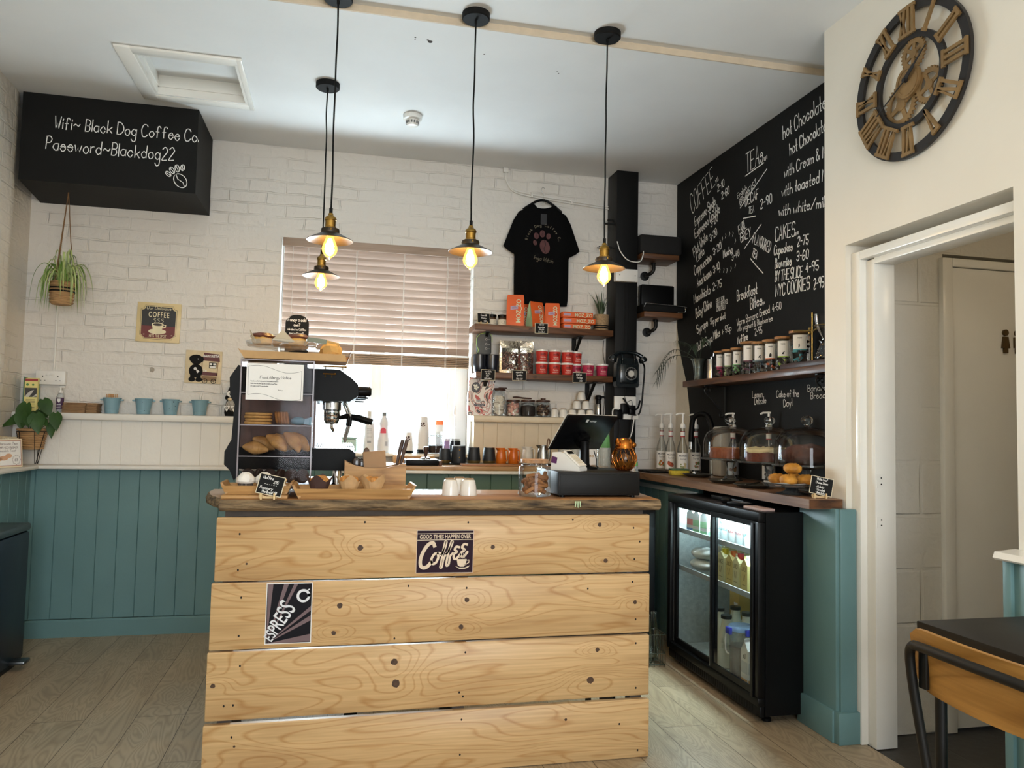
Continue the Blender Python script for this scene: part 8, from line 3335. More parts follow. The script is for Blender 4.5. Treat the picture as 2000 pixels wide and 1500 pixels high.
edge = [(2.945, 0.966), (2.945, CZ - 0.002), (4.994, CZ - 0.002), (4.990, 2.30), (4.975, 1.955), (4.945, 1.84), (4.905, 1.733), (4.86, 1.64), (4.815, 1.55), (4.775, 1.40), (4.744, 1.205), (4.735, 1.10), (4.726, 0.966)]
b.prism([(y - 3.95, z - 1.0) for y, z in edge], 'x', -0.004, 0.0015)
obj('board', b, M_chalk, t)
b = B()
for txt, y, z, h_, rt, sx in MENU:
 hand(b, txt, (-0.0052, y - 3.95, z - 1.0), -Y3, Z3, h_, 0.0062 if h_ > 0.042 else 0.0042 if h_ > 0.034 else 0.0030, 'l', sx=sx, rot=rt, jit=0.10)
O = Vector((-0.0052, -3.95, -1.0))
for q in ([(4.055, 2.743), (3.854, 2.755)], [(4.113, 2.568), (3.822, 2.709)], [(4.077, 2.495), (3.94, 2.473)], [(4.064, 2.31), (3.879, 2.409)], [(3.994, 2.237), (3.94, 2.19), (3.857, 2.124)]):
 b.strip([(y, z) for y, z in q], 0.006, Y3, Z3, O)
for k, ch in enumerate('FLAVOURED'):
 hand(b, ch, (-0.0052, 3.975 - 0.021 * k - 3.95, 2.325 - 0.0115 * k - 1.0), -Y3, Z3, 0.058, 0.005, 'l', sx=0.42, rot=-0.35)
for (y, z) in ((4.36, 2.42), (4.33, 2.43), (4.29, 2.44), (4.24, 2.44), (4.20, 2.43), (4.17, 2.38), (4.13, 2.31), (4.36, 2.24), (4.31, 2.23), (4.27, 2.22), (4.22, 2.22), (4.17, 2.23)):
 b.strip([(y, z + 0.014), (y - 0.006, z + 0.004), (y + 0.004, z - 0.012)], 0.004, Y3, Z3, O)
obj('lettering', b, M_ink, t)
t = thing('upstand_panel', 'dark grey upstand panel behind the cake domes', 'panel', (2.306, 3.7, 0.966))
b = B()
b.box(-0.004, 0.0022, -0.75, 0.72, 0, 0.20, 0.001)
obj('panel', b, mat('upstand_grey', '#1e1d1c', 0.4, var=0.1, spec=0.3), t)

# --- shelf on the chalkboard wall
RZ = 1.548
t = thing('jar_shelf', 'long brown plank shelf across the menu wall holding tea jars', 'shelf', (2.23, 3.74, RZ - 0.038))
b = B()
b.box(-0.080, 0.0765, -0.795, 0.805, 0, 0.038, 0.004)
obj('plank', b, M_walnutY, t)
for y in (4.27, 3.16):
 b = B()
 q = y - 3.74
 b.box(0.068, 0.0760, q - 0.008, q + 0.008, -0.215, -0.0005)
 b.box(-0.065, 0.070, q - 0.008, q + 0.008, -0.006, -0.0005)
 cur = [(-0.045, q, -0.030), (-0.056, q, -0.018), (-0.066, q, -0.030), (-0.060, q, -0.046), (-0.040, q, -0.062), (0.0, q, -0.105), (0.045, q, -0.150), (0.060, q, -0.175), (0.050, q, -0.192), (0.034, q, -0.186), (0.036, q, -0.172), (0.046, q, -0.172)]
 b.tube(cur, 0.0042, 7, smooth=4)
 b.tube([(-0.060, q, -0.040), (-0.035, q, -0.020), (-0.030, q, -0.036), (-0.042, q, -0.040)], 0.0036, 7, smooth=4)
 obj('scroll_bracket', b, M_iron, t)
M_bamboo = wood_mat('bamboo_lid', '#b5814a', '#96652f', 0, 4, 0.45, 3)
TEAC = ['#b5456a', '#b9cf9a', '#8fbf8a', '#6a3a4a', '#7d8f97', '#c9643a', '#9fc24a', '#4fa3b0']
ANIM = [None, None, [(0, 0), (4, 0), (4, 6), (2, 9), (0, 6)], None, [(0, 0), (2, 3), (4, 3), (6, 0), (7, 1), (6, 6), (8, 10), (5, 9), (2, 6)], [(0, 0), (6, 0), (7, 6), (4, 10), (1, 7)], [(0, 0), (3, 2), (6, 1), (6, 5), (9, 9), (6, 8), (2, 5)], [(0, 0), (3, 1), (4, 5), (3, 10), (1, 8), (1, 3)]]
WH = ['first tea jar from the grinder, magenta banded label', 'second tea jar from the grinder, pale green banded label', 'third tea jar from the grinder, mint banded label', 'larger tea jar with plum banded label', 'tea jar with slate banded label beside the plum one', 'tea jar with orange banded label', 'tea jar with lime banded label', 'largest tea jar with turquoise banded label beside the coffee dripper']
tea_bits = None
for k, (y, r_, h_) in enumerate([(4.197, 0.036, 0.152), (4.100, 0.036, 0.152), (3.996, 0.036, 0.152), (3.868, 0.046, 0.174), (3.757, 0.041, 0.162), (3.648, 0.041, 0.162), (3.530, 0.042, 0.164), (3.384, 0.050, 0.150)]):
 t = thing('tea_jar', 'glass ' + WH[k], 'jar', (2.228, y, RZ + (0.0275 if k == 7 else 0.0003)), 0, 'tea jars on the menu wall shelf')
 b = B()
 b.lathe([(0, 0.001), (r_ * 0.92, 0.001), (r_, 0.005), (r_, h_ - 0.001), (r_ - 0.0015, h_ - 0.001)], 26)
 gl = obj('glass', b, M_glass, t)
 b = B()
 b.lathe([(0, h_), (r_ + 0.0025, h_), (r_ + 0.003, h_ + 0.003), (r_ + 0.0025, h_ + 0.012), (0, h_ + 0.013)], 26)
 obj('lid', b, M_bamboo, t)
 fill_bits([mat('tea_bag_grey', '#6f6a62', 0.8, var=0.2), mat('tea_leaf_dark', '#3a3028', 0.9, var=0.3), mat('tea_tag', TEAC[k], 0.7)], 26, 0.015, 40 + k, 'box')(t, r_ * 0.92, h_ * (0.55 if k != 7 else 0.85), 'tea_bags')
 # label wrapped on the side facing the room
 b = B()
 aim = math.atan2(-y * 0.86, -2.2 * 0.9)
 z0, z1 = h_ * 0.42, h_ * 0.93
 wl = 0.62 if k < 3 else 0.66
 rr = r_ + 0.0008
 for (za, zb, kk) in ((z0 + 0.006, z1, 0), (z0, z0 + 0.006, 1)):
  b.k = kk
  for j in range(8):
   a0, a1 = aim - wl + 2 * wl * j / 8, aim - wl + 2 * wl * (j + 1) / 8
   b.add([(rr * math.cos(a0), rr * math.sin(a0), za), (rr * math.cos(a1), rr * math.sin(a1), za), (rr * math.cos(a1), rr * math.sin(a1), zb), (rr * math.cos(a0), rr * math.sin(a0), zb)], [(0, 1, 2, 3)])
 b.k = 2
 s0 = len(b.v)
 letters(b, 'teapigs.', (0, 0, z1 - 0.018), X3, Z3, 0.0072, 'c', bold=0.01, sx=0.75)
 if ANIM[k]:
  b.poly([((p[0] - 4) * 0.0019, z0 + 0.012 + p[1] * 0.0021) for p in ANIM[k]], X3, Z3, Vector((0, 0, 0)))
 for v in b.v[s0:]:
  a = aim + v.x / rr
  v.x, v.y = (rr + 0.0006) * math.cos(a), (rr + 0.0006) * math.sin(a)
 obj('label', b, [M_paper, mat('tea_band', TEAC[k], 0.6), M_black], t)
t = thing('steel_vase', 'flared steel jug vase with dark palm fronds on the menu wall shelf', 'vase', (2.225, 4.470, RZ + 0.0003))
b = B()
b.lathe([(0, 0.0005), (0.026, 0.0005), (0.028, 0.004), (0.031, 0.07), (0.040, 0.122), (0.052, 0.140), (0.050, 0.140), (0.036, 0.118), (0.027, 0.01), (0, 0.008)], 28)
obj('vase', b, mat('pale_steel', '#a9b6b3', 0.2, metal=0.9, var=0.05), t)
b = B()
rnd = random.Random(51)
stems = [((-0.02, 0.0), (-0.085, 0.22, 0.17), (-0.11, 0.40, 0.02)), ((-0.01, 0.0), (-0.06, 0.24, 0.22), (-0.09, 0.44, 0.09)), ((0.0, 0.01), (-0.02, 0.10, 0.24), (-0.03, 0.24, 0.28)), ((0.0, -0.01), (-0.05, -0.06, 0.22), (-0.09, -0.10, 0.20)), ((0.0, -0.01), (0.0, -0.06, 0.26), (-0.02, -0.13, 0.24))]
for base, mid, end in stems:
 P = catmull([(base[0], base[1], 0.05), (base[0], base[1], 0.13), mid, end], 8)
 b.tube(P, 0.0016, 5)
 for i in range(14, len(P), 1):
  d = (P[i] - P[i - 1]).normalized()
  for s in (-1, 1):
   side = d.cross(Z3).normalized() * s
   q = P[i]
   L_ = 0.085 * (0.5 + 0.5 * math.sin(PI * (i - 12) / (len(P) - 12)))
   tip = q + d * L_ * 0.75 + side * L_ * 0.4 - Z3 * L_ * 0.55
   if tip.x > 0.075:
    tip.x = 0.075
   b.leaf([q, (q + tip) / 2 + Z3 * 0.008, tip], 0.006, 'grass', 0.2)
obj('palm_fronds', b, mat('palm_dark', '#2c3a2a', 0.5, var=0.25), t)
t = thing('hand_grinder', 'steel cylinder hand coffee grinder beside the palm vase', 'grinder', (2.222, 4.300, RZ + 0.0003))
b = B()
b.lathe([(0, 0.0005), (0.024, 0.0005), (0.026, 0.003), (0.026, 0.118), (0.024, 0.124), (0, 0.126)], 26)
obj('body', b, M_steel, t)
b = B()
b.tube([(0, 0, 0.124), (0, 0, 0.140)], 0.004, 8)
b.tube([(0, 0.010, 0.138), (-0.01, -0.05, 0.141)], 0.003, 7)
b.tube([(-0.01, -0.05, 0.140), (-0.01, -0.052, 0.160)], 0.004, 8)
obj('crank', b, M_chrome, t)
t = thing('dripper_stand', 'wood and brass pour-over stand with glass funnel and dark carafe', 'coffee dripper', (2.225, 3.235, RZ + 0.0003))
b = B()
b.box(-0.065, 0.065, -0.15, 0.218, 0.0003, 0.026, 0.003)
obj('base', b, mat('dark_base', '#3a2622', 0.45, var=0.15), t)
b = B()
b.tube([(-0.005, 0.035, 0.026), (-0.005, 0.035, 0.262)], 0.0045, 10)
b.ball((-0.005, 0.035, 0.264), 0.0055, 10, 6)
obj('rod', b, mat('bright_brass', '#c9ad6a', 0.25, metal=0.95, var=0.05), t)
b = B()
rp = [(0.045 * math.cos(2 * PI * j / 24), -0.055 + 0.045 * math.sin(2 * PI * j / 24), 0.192) for j in range(24)]
b.tube(rp, 0.003, 6, True)
b.tube([(-0.005, 0.035, 0.175), (0.0, -0.012, 0.190)], 0.004, 8)
b.tube([(-0.005, 0.035, 0.176), (-0.050, 0.070, 0.180), (-0.064, 0.100, 0.182)], 0.004, 8)
for z in (0.170, 0.188):
 b.ball((-0.006, 0.052, z), (0.010, 0.010, 0.010), 10, 6)
obj('clamp', b, mat('dull_brass', '#8a7548', 0.35, metal=0.9), t)
b = B()
b.lathe([(0.050, 0.245), (0.049, 0.243), (0.042, 0.190), (0.012, 0.135), (0.010, 0.120)], 28, (0, -0.055, 0))
obj('funnel', b, M_glass, t)
b = B()
b.lathe([(0, 0.0265), (0.040, 0.0265), (0.044, 0.032), (0.044, 0.05), (0.030, 0.085), (0.024, 0.108), (0.030, 0.122), (0.028, 0.122), (0.022, 0.108), (0, 0.10)], 28, (0, -0.060, 0))
b.k = 1
for z, r_ in ((0.042, 0.0448), (0.060, 0.0405), (0.078, 0.0335)):
 for k in range(14):
  a = 2 * PI * k / 14 + z * 40
  b.ball((r_ * math.cos(a), -0.060 + r_ * math.sin(a), z), 0.0028, 6, 4)
obj('carafe', b, [mat('smoked_glass', '#17181a', 0.08, var=0.05, coat=0.5), M_chrome], t)
t = thing('shelf_plant', 'dark green plant just showing above the coffee dripper', 'plant', (2.262, 3.005, RZ + 0.0003))
b = B()
b.lathe([(0, 0.0005), (0.030, 0.0005), (0.036, 0.08), (0.033, 0.08), (0.03, 0.07), (0, 0.07)], 20)
obj('pot', b, M_blackmat, t)
b = B()
rnd = random.Random(9)
for k in range(22):
 a = rnd.uniform(0, 6.28)
 L_ = rnd.uniform(0.04, 0.09)
 x_ = -abs(L_ * math.cos(a)) * 0.9
 b.leaf([(0, 0, 0.07), (x_ * 0.4, L_ * 0.5 * math.sin(a), 0.17), (x_, L_ * math.sin(a) + 0.05, 0.27 + rnd.uniform(-.05, .05))], 0.012, 'leaf', 0.2)
obj('leaves', b, mat('fern_dark', '#26351f', 0.5, var=0.25), t)

# --- right-hand counter slab
KZ = 0.964
t = thing('side_worktop', 'dark brown plank worktop along the menu wall above the fridge', 'worktop', (2.1, 3.8, KZ - 0.040))
b = B()
pl_ = [(1.885, 2.800), (2.040, 2.800), (2.0485, 2.94), (2.310, 2.94), (2.310, 4.985), (1.955, 4.985), (1.955, 4.805), (1.888, 4.800)]
b.prism([(x - 2.1, y - 3.8) for x, y in pl_], 'z', 0, 0.040)
obj('plank', b, wood_mat('worktop_brown', '#937055', '#6d4d36', 1, 1.2, 0.42, 4, c3='#a89884', coat=0.05), t)
b = B()
b.prism([(-0.213, -1.0012), (-0.062, -1.0012), (-0.062, -0.9995), (-0.213, -0.9995)], 'z', 0.002, 0.038)
obj('end_grain', b, mat('end_grain_dark', '#4a2c18', 0.5, var=0.4, scale=22, stretch=(0.5, 1, 2), col2='#7a4f2e'), t)
t = thing('worktop_support', 'teal boarded support panel under the far end of the brown worktop', 'panel', (2.05, 4.2, 0))
b = B()
grooved(b, -0.21, 0.75, 0.0, 0.9235, -0.06, -0.03, 0.11, horiz='y')
obj('boarding', b, M_teal, t)
b = B()
b.box(-0.072, -0.061, -0.21, 0.75, 0.862, 0.890, 0.003)
obj('rail', b, mat('pale_batten', '#c9cfcd', 0.4), t)

# syrup bottles
M_amberliq = mat('syrup', '#6a3a18', 0.3)


def syrup(label, loc, cols, rz=0.0):
 t = thing('syrup_bottle', label, 'syrup bottle', loc, rz, 'pump syrup bottles')
 b = B()
 b.lathe([(0, 0.002), (0.030, 0.001), (0.0335, 0.006), (0.0335, 0.150), (0.030, 0.172), (0.018, 0.205), (0.0135, 0.225), (0.0135, 0.275), (0.0145, 0.278), (0.0145, 0.284), (0.012, 0.284)], 26)
 obj('glass', b, M_glass, t)
 b = B()
 b.lathe([(0.0338, 0.020), (0.0338, 0.132)], 26)
 b.k = 1
 s0 = len(b.v)
 letters(b, 'MONIN', (0, 0, 0.108), X3, Z3, 0.0115, 'c', bold=0.01, sx=0.95)
 hand(b, 'Syrup', (0, 0, 0.090), X3, Z3, 0.010, 0.0012, 'c')
 rnd = random.Random(int(loc[1] * 100))
 for q in range(9):
  b.k = 2 + q % 2
  b.poly(circle(rnd.uniform(-.018, .018), rnd.uniform(0.036, 0.070), rnd.uniform(.005, .010), 10), X3, Z3, Vector((0, 0.0002 * q, 0)))
 for v in b.v[s0:]:
  a = v.x / 0.0338
  r_ = 0.0342 + v.y * 0.3
  v.x, v.y = r_ * math.sin(a), -r_ * math.cos(a)
 obj('label', b, [M_paper, mat('label_ink', '#2f3440', 0.6), mat('fruit_a', cols[0], 0.6), mat('fruit_b', cols[1], 0.6)], t)
 b = B()
 b.lathe([(0.0140, 0.236), (0.0142, 0.262)], 22)
 b.k = 1
 b.lathe([(0.0141, 0.229), (0.0143, 0.236)], 22)
 b.lathe([(0.0141, 0.262), (0.0143, 0.266)], 22)
 obj('neck_band', b, [M_paper, mat('band_red', '#a3272d', 0.5)], t)
 b = B()
 b.lathe([(0, 0.284), (0.0165, 0.284), (0.0175, 0.288), (0.0165, 0.306), (0.010, 0.314), (0.006, 0.318), (0.006, 0.372), (0, 0.373)], 20)
 b.tube([(0.010, 0, 0.374), (0, 0, 0.376), (-0.030, -0.006, 0.374), (-0.044, -0.008, 0.366)], 0.0052, 8)
 b.tube([(0, 0, 0.02), (0, 0, 0.29)], 0.003, 6)
 obj('pump', b, M_whiteplas, t)
 return t


syrup('syrup bottle with pumpkin label furthest from the tap', (2.13, 4.815, KZ), ('#c96a2a', '#7f9a4f'), R(-18))
syrup('syrup bottle with rusty red label second from the black post', (2.115, 4.640, KZ), ('#b5532f', '#8a3a22'), R(-16))
syrup('syrup bottle with cream vanilla label nearest the sponge', (2.105, 4.440, KZ), ('#c9b98f', '#8f9a6a'), R(-18))
syrup('syrup bottle half hidden behind the black tap', (2.252, 4.560, KZ), ('#a56a4a', '#6f7f4a'), R(-20))
syrup('syrup bottle with biscuit label behind the first cake dome', (2.255, 4.090, KZ), ('#8a5a3a', '#b58a5a'), R(-28))
syrup('dark syrup bottle between the first and second cake stands', (2.262, 3.720, KZ), ('#4a3a3a', '#7a5a4a'), R(-30))
t = thing('black_tap', 'black goose-neck tap with steel ends beside the syrup bottles', 'tap', (2.245, 4.325, KZ))
b = B()
b.lathe([(0, 0.0005), (0.024, 0.0005), (0.024, 0.01), (0.016, 0.014), (0.016, 0.15), (0, 0.15)], 20)
obj('base', b, M_steel, t)
b = B()
b.tube([(0, 0, 0.14), (0, 0, 0.27), (-0.012, 0.03, 0.355), (-0.045, 0.072, 0.375), (-0.075, 0.105, 0.345), (-0.082, 0.115, 0.27), (-0.083, 0.117, 0.20)], 0.0165, 14, smooth=6)
obj('neck', b, M_black, t)
b = B()
b.tube([(-0.083, 0.117, 0.202), (-0.083, 0.117, 0.155)], 0.015, 14)
obj('spout', b, M_steel, t)
t = thing('wall_dispenser', 'pale rounded dispenser behind the first cake dome', 'dispenser', (2.258, 4.235, KZ))
b = B()
b.box(-0.035, 0.040, -0.060, 0.055, 0.0005, 0.30, 0.018)
obj('body', b, mat('dispenser_grey', '#b9b6ae', 0.4), t)
t = thing('sponge', 'yellow and green washing sponge on the brown worktop', 'sponge', (2.03, 4.33, KZ), R(-8))
b = B()
b.box(-0.055, 0.055, -0.035, 0.035, 0.0005, 0.030, 0.006)
obj('sponge_body', b, mat('sponge_yellow', '#c9b23a', 0.9, var=0.2, scale=120, bump=0.002), t)
b = B()
b.box(-0.055, 0.055, -0.035, 0.035, 0.030, 0.039, 0.003)
obj('scourer', b, mat('scourer_green', '#4f6a4a', 0.95, var=0.3, scale=200), t)
t = thing('drip_tray', 'black ridged drip mat under the far syrup bottles', 'mat', (2.005, 4.60, KZ))
b = B()
b.box(-0.085, 0.050, -0.10, 0.19, 0.0003, 0.006, 0.002)
for k in range(13):
 b.box(-0.080, 0.045, -0.095 + 0.022 * k, -0.087 + 0.022 * k, 0.006, 0.011)
obj('mat', b, M_black, t)

# --- cake stands under glass domes
M_dome = thin_glass('dome_glass', (0.975, 0.98, 0.98), 0.012, 0.8)
M_stand = thin_glass('stand_glass', (0.93, 0.95, 0.95), 0.03, 1.0, 0.06)


def cake_dome(label, loc):
 t = thing('cake_dome', label, 'cake dome', loc, group='glass domed cake stands')
 b = B()
 b.lathe([(0, 0.0005), (0.066, 0.0005), (0.068, 0.004), (0.040, 0.012), (0.022, 0.030), (0.016, 0.062), (0.024, 0.098), (0.05, 0.108), (0.145, 0.112), (0.157, 0.116), (0.157, 0.124), (0.150, 0.119), (0, 0.117)], 48)
 obj('stand', b, M_stand, t)
 b = B()
 b.lathe([(0.148, 0.1205), (0.148, 0.20), (0.142, 0.232), (0.128, 0.262), (0.095, 0.283), (0.05, 0.294), (0.014, 0.297), (0.010, 0.302)], 48)
 dm = obj('dome', b, M_dome, t)
 b = B()
 b.lathe([(0, 0.298), (0.014, 0.299), (0.011, 0.306), (0.020, 0.312), (0.028, 0.325), (0.026, 0.338), (0.014, 0.348), (0, 0.350)], 28)
 obj('knob', b, M_knob, dm)
 return t


D1 = (2.135, 3.900, KZ)
D2 = (2.140, 3.512, KZ)
D3 = (2.140, 3.195, KZ)
cd = cake_dome('glass cake dome nearest the tap, over the orange-brown cake', D1)
copy_of(cd, D2, 0, 'middle glass cake dome, over the cream topped cake')
copy_of(cd, D3, 0, 'glass cake dome nearest the doorway, over the dark loaf')
t = thing('round_cake', 'orange-brown round cake under the dome nearest the tap', 'cake', (D1[0], D1[1], KZ + 0.1200))
b = B()
b.lathe([(0, 0.0005), (0.108, 0.0005), (0.112, 0.004), (0.112, 0.052), (0.108, 0.058), (0, 0.058)], 36)
obj('sponge', b, mat('ginger_cake', '#8a4a28', 0.75, var=0.25, scale=40), t)
b = B()
b.lathe([(0, 0.0582), (0.106, 0.0582), (0.107, 0.062), (0, 0.065)], 36)
obj('topping', b, mat('caramel_top', '#a8703f', 0.5, var=0.2, scale=30), t)
t = thing('round_cake', 'dark cake with pale cream icing under the middle dome', 'cake', (D2[0], D2[1], KZ + 0.1200))
b = B()
b.lathe([(0, 0.0005), (0.112, 0.0005), (0.115, 0.004), (0.115, 0.050), (0, 0.050)], 36)
obj('sponge', b, mat('dark_sponge', '#6b3422', 0.75, var=0.25, scale=40), t)
b = B()
b.lathe([(0, 0.048), (0.117, 0.048), (0.119, 0.055), (0.114, 0.066), (0.07, 0.074), (0, 0.076)], 40)
for v in b.v:
 a = math.atan2(v.y, v.x)
 v.z += 0.003 * math.sin(5 * a) + 0.002 * math.sin(11 * a + 1)
obj('icing', b, mat('cream_icing', '#e3d3a3', 0.5, var=0.05), t)
b = B()
rnd = random.Random(12)
for k in range(7):
 s0 = len(b.v)
 b.ball((0, 0, 0), (0.011, 0.007, 0.004), 8, 5)
 a = rnd.uniform(2.5, 5.5)
 b.xf(s0, Matrix.Translation((0.06 * math.cos(a), 0.06 * math.sin(a), 0.0775)) @ Matrix.Rotation(rnd.uniform(0, 3), 4, 'Z'))
obj('walnut_pieces', b, M_bakedark, t)
t = thing('loaf_cake', 'dark brown cracked loaf cake under the dome nearest the doorway', 'cake', (D3[0], D3[1], KZ + 0.1200))
b = B()
b.ball((0, 0, 0.046), (0.118, 0.118, 0.050), 28, 14)
rnd = random.Random(5)
for v in b.v:
 if v.z > 0.04:
  v.z += 0.006 * math.sin(v.x * 60) * math.cos(v.y * 50) + rnd.uniform(-.002, .002)
 v.z = max(v.z, 0.0008)
obj('loaf', b, mat('loaf_brown', '#4f2a1c', 0.8, var=0.35, scale=30, bump=0.006, bscale=34), t)

# plates, pastry stand, sign
M_plate = mat('dark_stoneware', '#3b3a34', 0.35, var=0.2, scale=10)
pl0 = None
for x, y, r_, lb in ((2.075, 4.175, 0.088, 'dark stoneware plate nearest the sponge'), (1.985, 3.700, 0.080, 'dark stoneware plate in front of the first cake stand foot'), (1.975, 3.385, 0.095, 'dark stoneware plate nearest the pastries')):
 t = thing('stoneware_plate', lb, 'plate', (x, y, KZ + 0.0003), group='dark plates on the brown worktop')
 b = B()
 b.lathe([(0, 0.0005), (r_ * 0.6, 0.0005), (r_ * 0.7, 0.003), (r_, 0.017), (r_ * 0.99, 0.0185), (r_ * 0.66, 0.0065), (0, 0.005)], 34)
 obj('plate', b, M_plate, t)
for x, y, rz, lb in ((1.985, 3.690, 0.9, 'small steel cake slice on the middle dark plate'), (1.965, 3.375, 0.6, 'steel tongs on the dark plate nearest the pastries')):
 b = B()
 b.tube([(-0.07, 0, 0.016), (-0.02, 0, 0.016), (0.05, 0.0, 0.018), (0.075, 0, 0.020)], [0.003, 0.003, 0.005, 0.004], 8)
 b.prism([(-0.105, -0.014), (-0.06, -0.014), (-0.055, 0.014), (-0.10, 0.014)], 'z', 0.0145, 0.0158)
 tag(obj('serving_utensil', b, M_steel, loc=(x, y, KZ + 0.004), rotz=rz), lb, 'utensil')
b = B()
b.ball((0, 0, 0.0155), (0.015, 0.015, 0.015), 14, 8)
tag(obj('steel_spoon_bowl', b, M_chrome, loc=(2.045, 4.150, KZ + 0.0075)), 'shiny round steel measuring ball on the plate nearest the sponge', 'utensil')

PSX, PSY = 1.964, 3.045
t = thing('pastry_stand', 'low glass cake stand piled with orange crusted scones', 'cake stand', (PSX, PSY, KZ))
b = B()
b.lathe([(0, 0.0005), (0.064, 0.0005), (0.066, 0.004), (0.034, 0.012), (0.026, 0.022), (0.040, 0.031), (0.115, 0.034), (0.128, 0.050), (0.1255, 0.050), (0.112, 0.039), (0, 0.038)], 44)
obj('stand', b, M_stand, t)
b = B()
n_ = 26
vs = [(0.10 * math.cos(2 * PI * k / n_), 0.10 * math.sin(2 * PI * k / n_), 0.0395) for k in range(n_)] + [((0.116 + 0.004 * math.sin(7 * k)) * math.cos(2 * PI * k / n_), (0.116 + 0.004 * math.sin(5 * k)) * math.sin(2 * PI * k / n_), 0.052 + 0.003 * math.sin(k * 2.1)) for k in range(n_)]
b.add(vs, [(k, (k + 1) % n_, n_ + (k + 1) % n_, n_ + k) for k in range(n_)] + [tuple(range(n_))])
tag(obj('lining_paper', b, M_paper, loc=(PSX, PSY, KZ)), 'white greaseproof paper lining the low glass stand of scones', 'paper')
sc0 = None
for k, (dx, dy, dz, rx, ry, lb) in enumerate([(-0.044, 0.044, 0.0, 0, 0, 'scone at the far edge of the low glass stand'), (0.040, 0.046, 0.0, 0, 0, 'scone at the back of the low glass stand beside the menu wall'), (0.042, -0.040, 0.0, 0, 0, 'scone at the doorway side of the low glass stand'), (-0.042, -0.042, 0.0, 0, 0, 'scone in front on the low glass stand'), (-0.008, -0.02, 0.0485, 0.0, 0.0, 'scone on top of the pile on the low glass stand')]):
 rnd = random.Random(60 + k)
 b = B()
 b.ball((0, 0, 0.024), (0.0395, 0.0385, 0.0235), 20, 10)
 for v in b.v:
  v += Vector((rnd.uniform(-1, 1), rnd.uniform(-1, 1), rnd.uniform(-1, 1))) * 0.0034
  v.z = max(0.0006, v.z)
 o = obj('cheese_scone', b, M_bake2, loc=(PSX + dx, PSY + dy, KZ + 0.0402 + dz), rot=(rx, ry, k), sharp=60)
 tag(o, lb, 'scone', 'scones on the low glass stand')
tag_sign('scone_sign', 'chalk price sign for white loaf cheese scones by the doorway', (1.962, 2.838, KZ + 0.0003), R(-24), 0.090, 0.076,
         [('White Leaf', 0, 0.80, 0.010, 0.66), ('Cheese Scone', 0, 0.60, 0.010, 0.56), ('with Butter', -0.05, 0.38, 0.0085, 0.6), ('- Marmalade', -0.02, 0.22, 0.0085, 0.6), ('- Onion Butter', 0.0, 0.06, 0.0085, 0.56)], lean=11, tilt=14)

# --- glass fronted bottle fridge
FX, FY0, FY1, FZ = 1.770, 2.990, 3.912, 0.890
fo = Vector((1.77, 3.45, 0))
t = thing('bottle_fridge', 'black two-door glass fronted fridge under the brown worktop', 'fridge', tuple(fo))
M_fr = mat('fridge_black', '#060607', 0.4, var=0.1, scale=8, spec=0.25)
M_liner = mat('fridge_liner', '#b4bcbb', 0.35, metal=0.3, var=0.15, scale=40, bump=0.001, bscale=120)


def fb(name, boxes, m, par=None, bev=0.0):
 b = B()
 for (x0, x1, y0, y1, z0, z1) in boxes:
  b.box(x0 - fo.x, x1 - fo.x, y0 - fo.y, y1 - fo.y, z0, z1, bev)
 return obj(name, b, m, par or t)


fb('cabinet', [(FX + 0.035, 2.285, FY0, FY0 + 0.03, 0.035, FZ), (FX + 0.035, 2.285, FY1 - 0.03, FY1, 0.035, FZ), (FX + 0.035, 2.285, FY0 + 0.03, FY1 - 0.03, FZ - 0.025, FZ), (FX + 0.035, 2.285, FY0 + 0.03, FY1 - 0.03, 0.035, 0.09), (2.255, 2.285, FY0 + 0.03, FY1 - 0.03, 0.09, FZ - 0.025)], M_fr)
fb('liner', [(2.245, 2.2545, FY0 + 0.0305, FY1 - 0.0305, 0.0905, FZ - 0.0255), (FX + 0.05, 2.2445, FY0 + 0.0305, FY0 + 0.038, 0.0905, FZ - 0.0255), (FX + 0.05, 2.2445, FY1 - 0.038, FY1 - 0.0305, 0.0905, FZ - 0.0255), (FX + 0.05, 2.2445, FY0 + 0.038, FY1 - 0.038, 0.0905, 0.098)], M_liner)
fb('front_frame', [(FX, FX + 0.0345, FY0, FY1, FZ - 0.042, FZ), (FX, FX + 0.0345, FY0, FY1, 0.075, 0.112), (FX, FX + 0.0345, FY0, FY0 + 0.030, 0.112, FZ - 0.042), (FX, FX + 0.0345, FY1 - 0.040, FY1, 0.112, FZ - 0.042)], M_fr, None, 0.004)
b = B()
b.box(0.012, 0.034, FY0 - fo.y + 0.004, FY1 - fo.y - 0.004, 0.028, 0.074, 0.003)
b.k = 1
for k in range(36):
 y = FY0 - fo.y + 0.06 + 0.022 * k
 b.box(0.0112, 0.013, y, y + 0.011, 0.036, 0.066)
obj('kick_grille', b, [M_fr, M_blackmat], t)
for x, y in ((FX + 0.07, FY0 + 0.05), (FX + 0.07, FY1 - 0.05), (2.24, FY0 + 0.05), (2.24, FY1 - 0.05)):
 b = B()
 b.lathe([(0, 0), (0.020, 0), (0.020, 0.012), (0.010, 0.016), (0.010, 0.040), (0, 0.040)], 16, (x - fo.x, y - fo.y, 0))
 obj('foot', b, M_black, t)
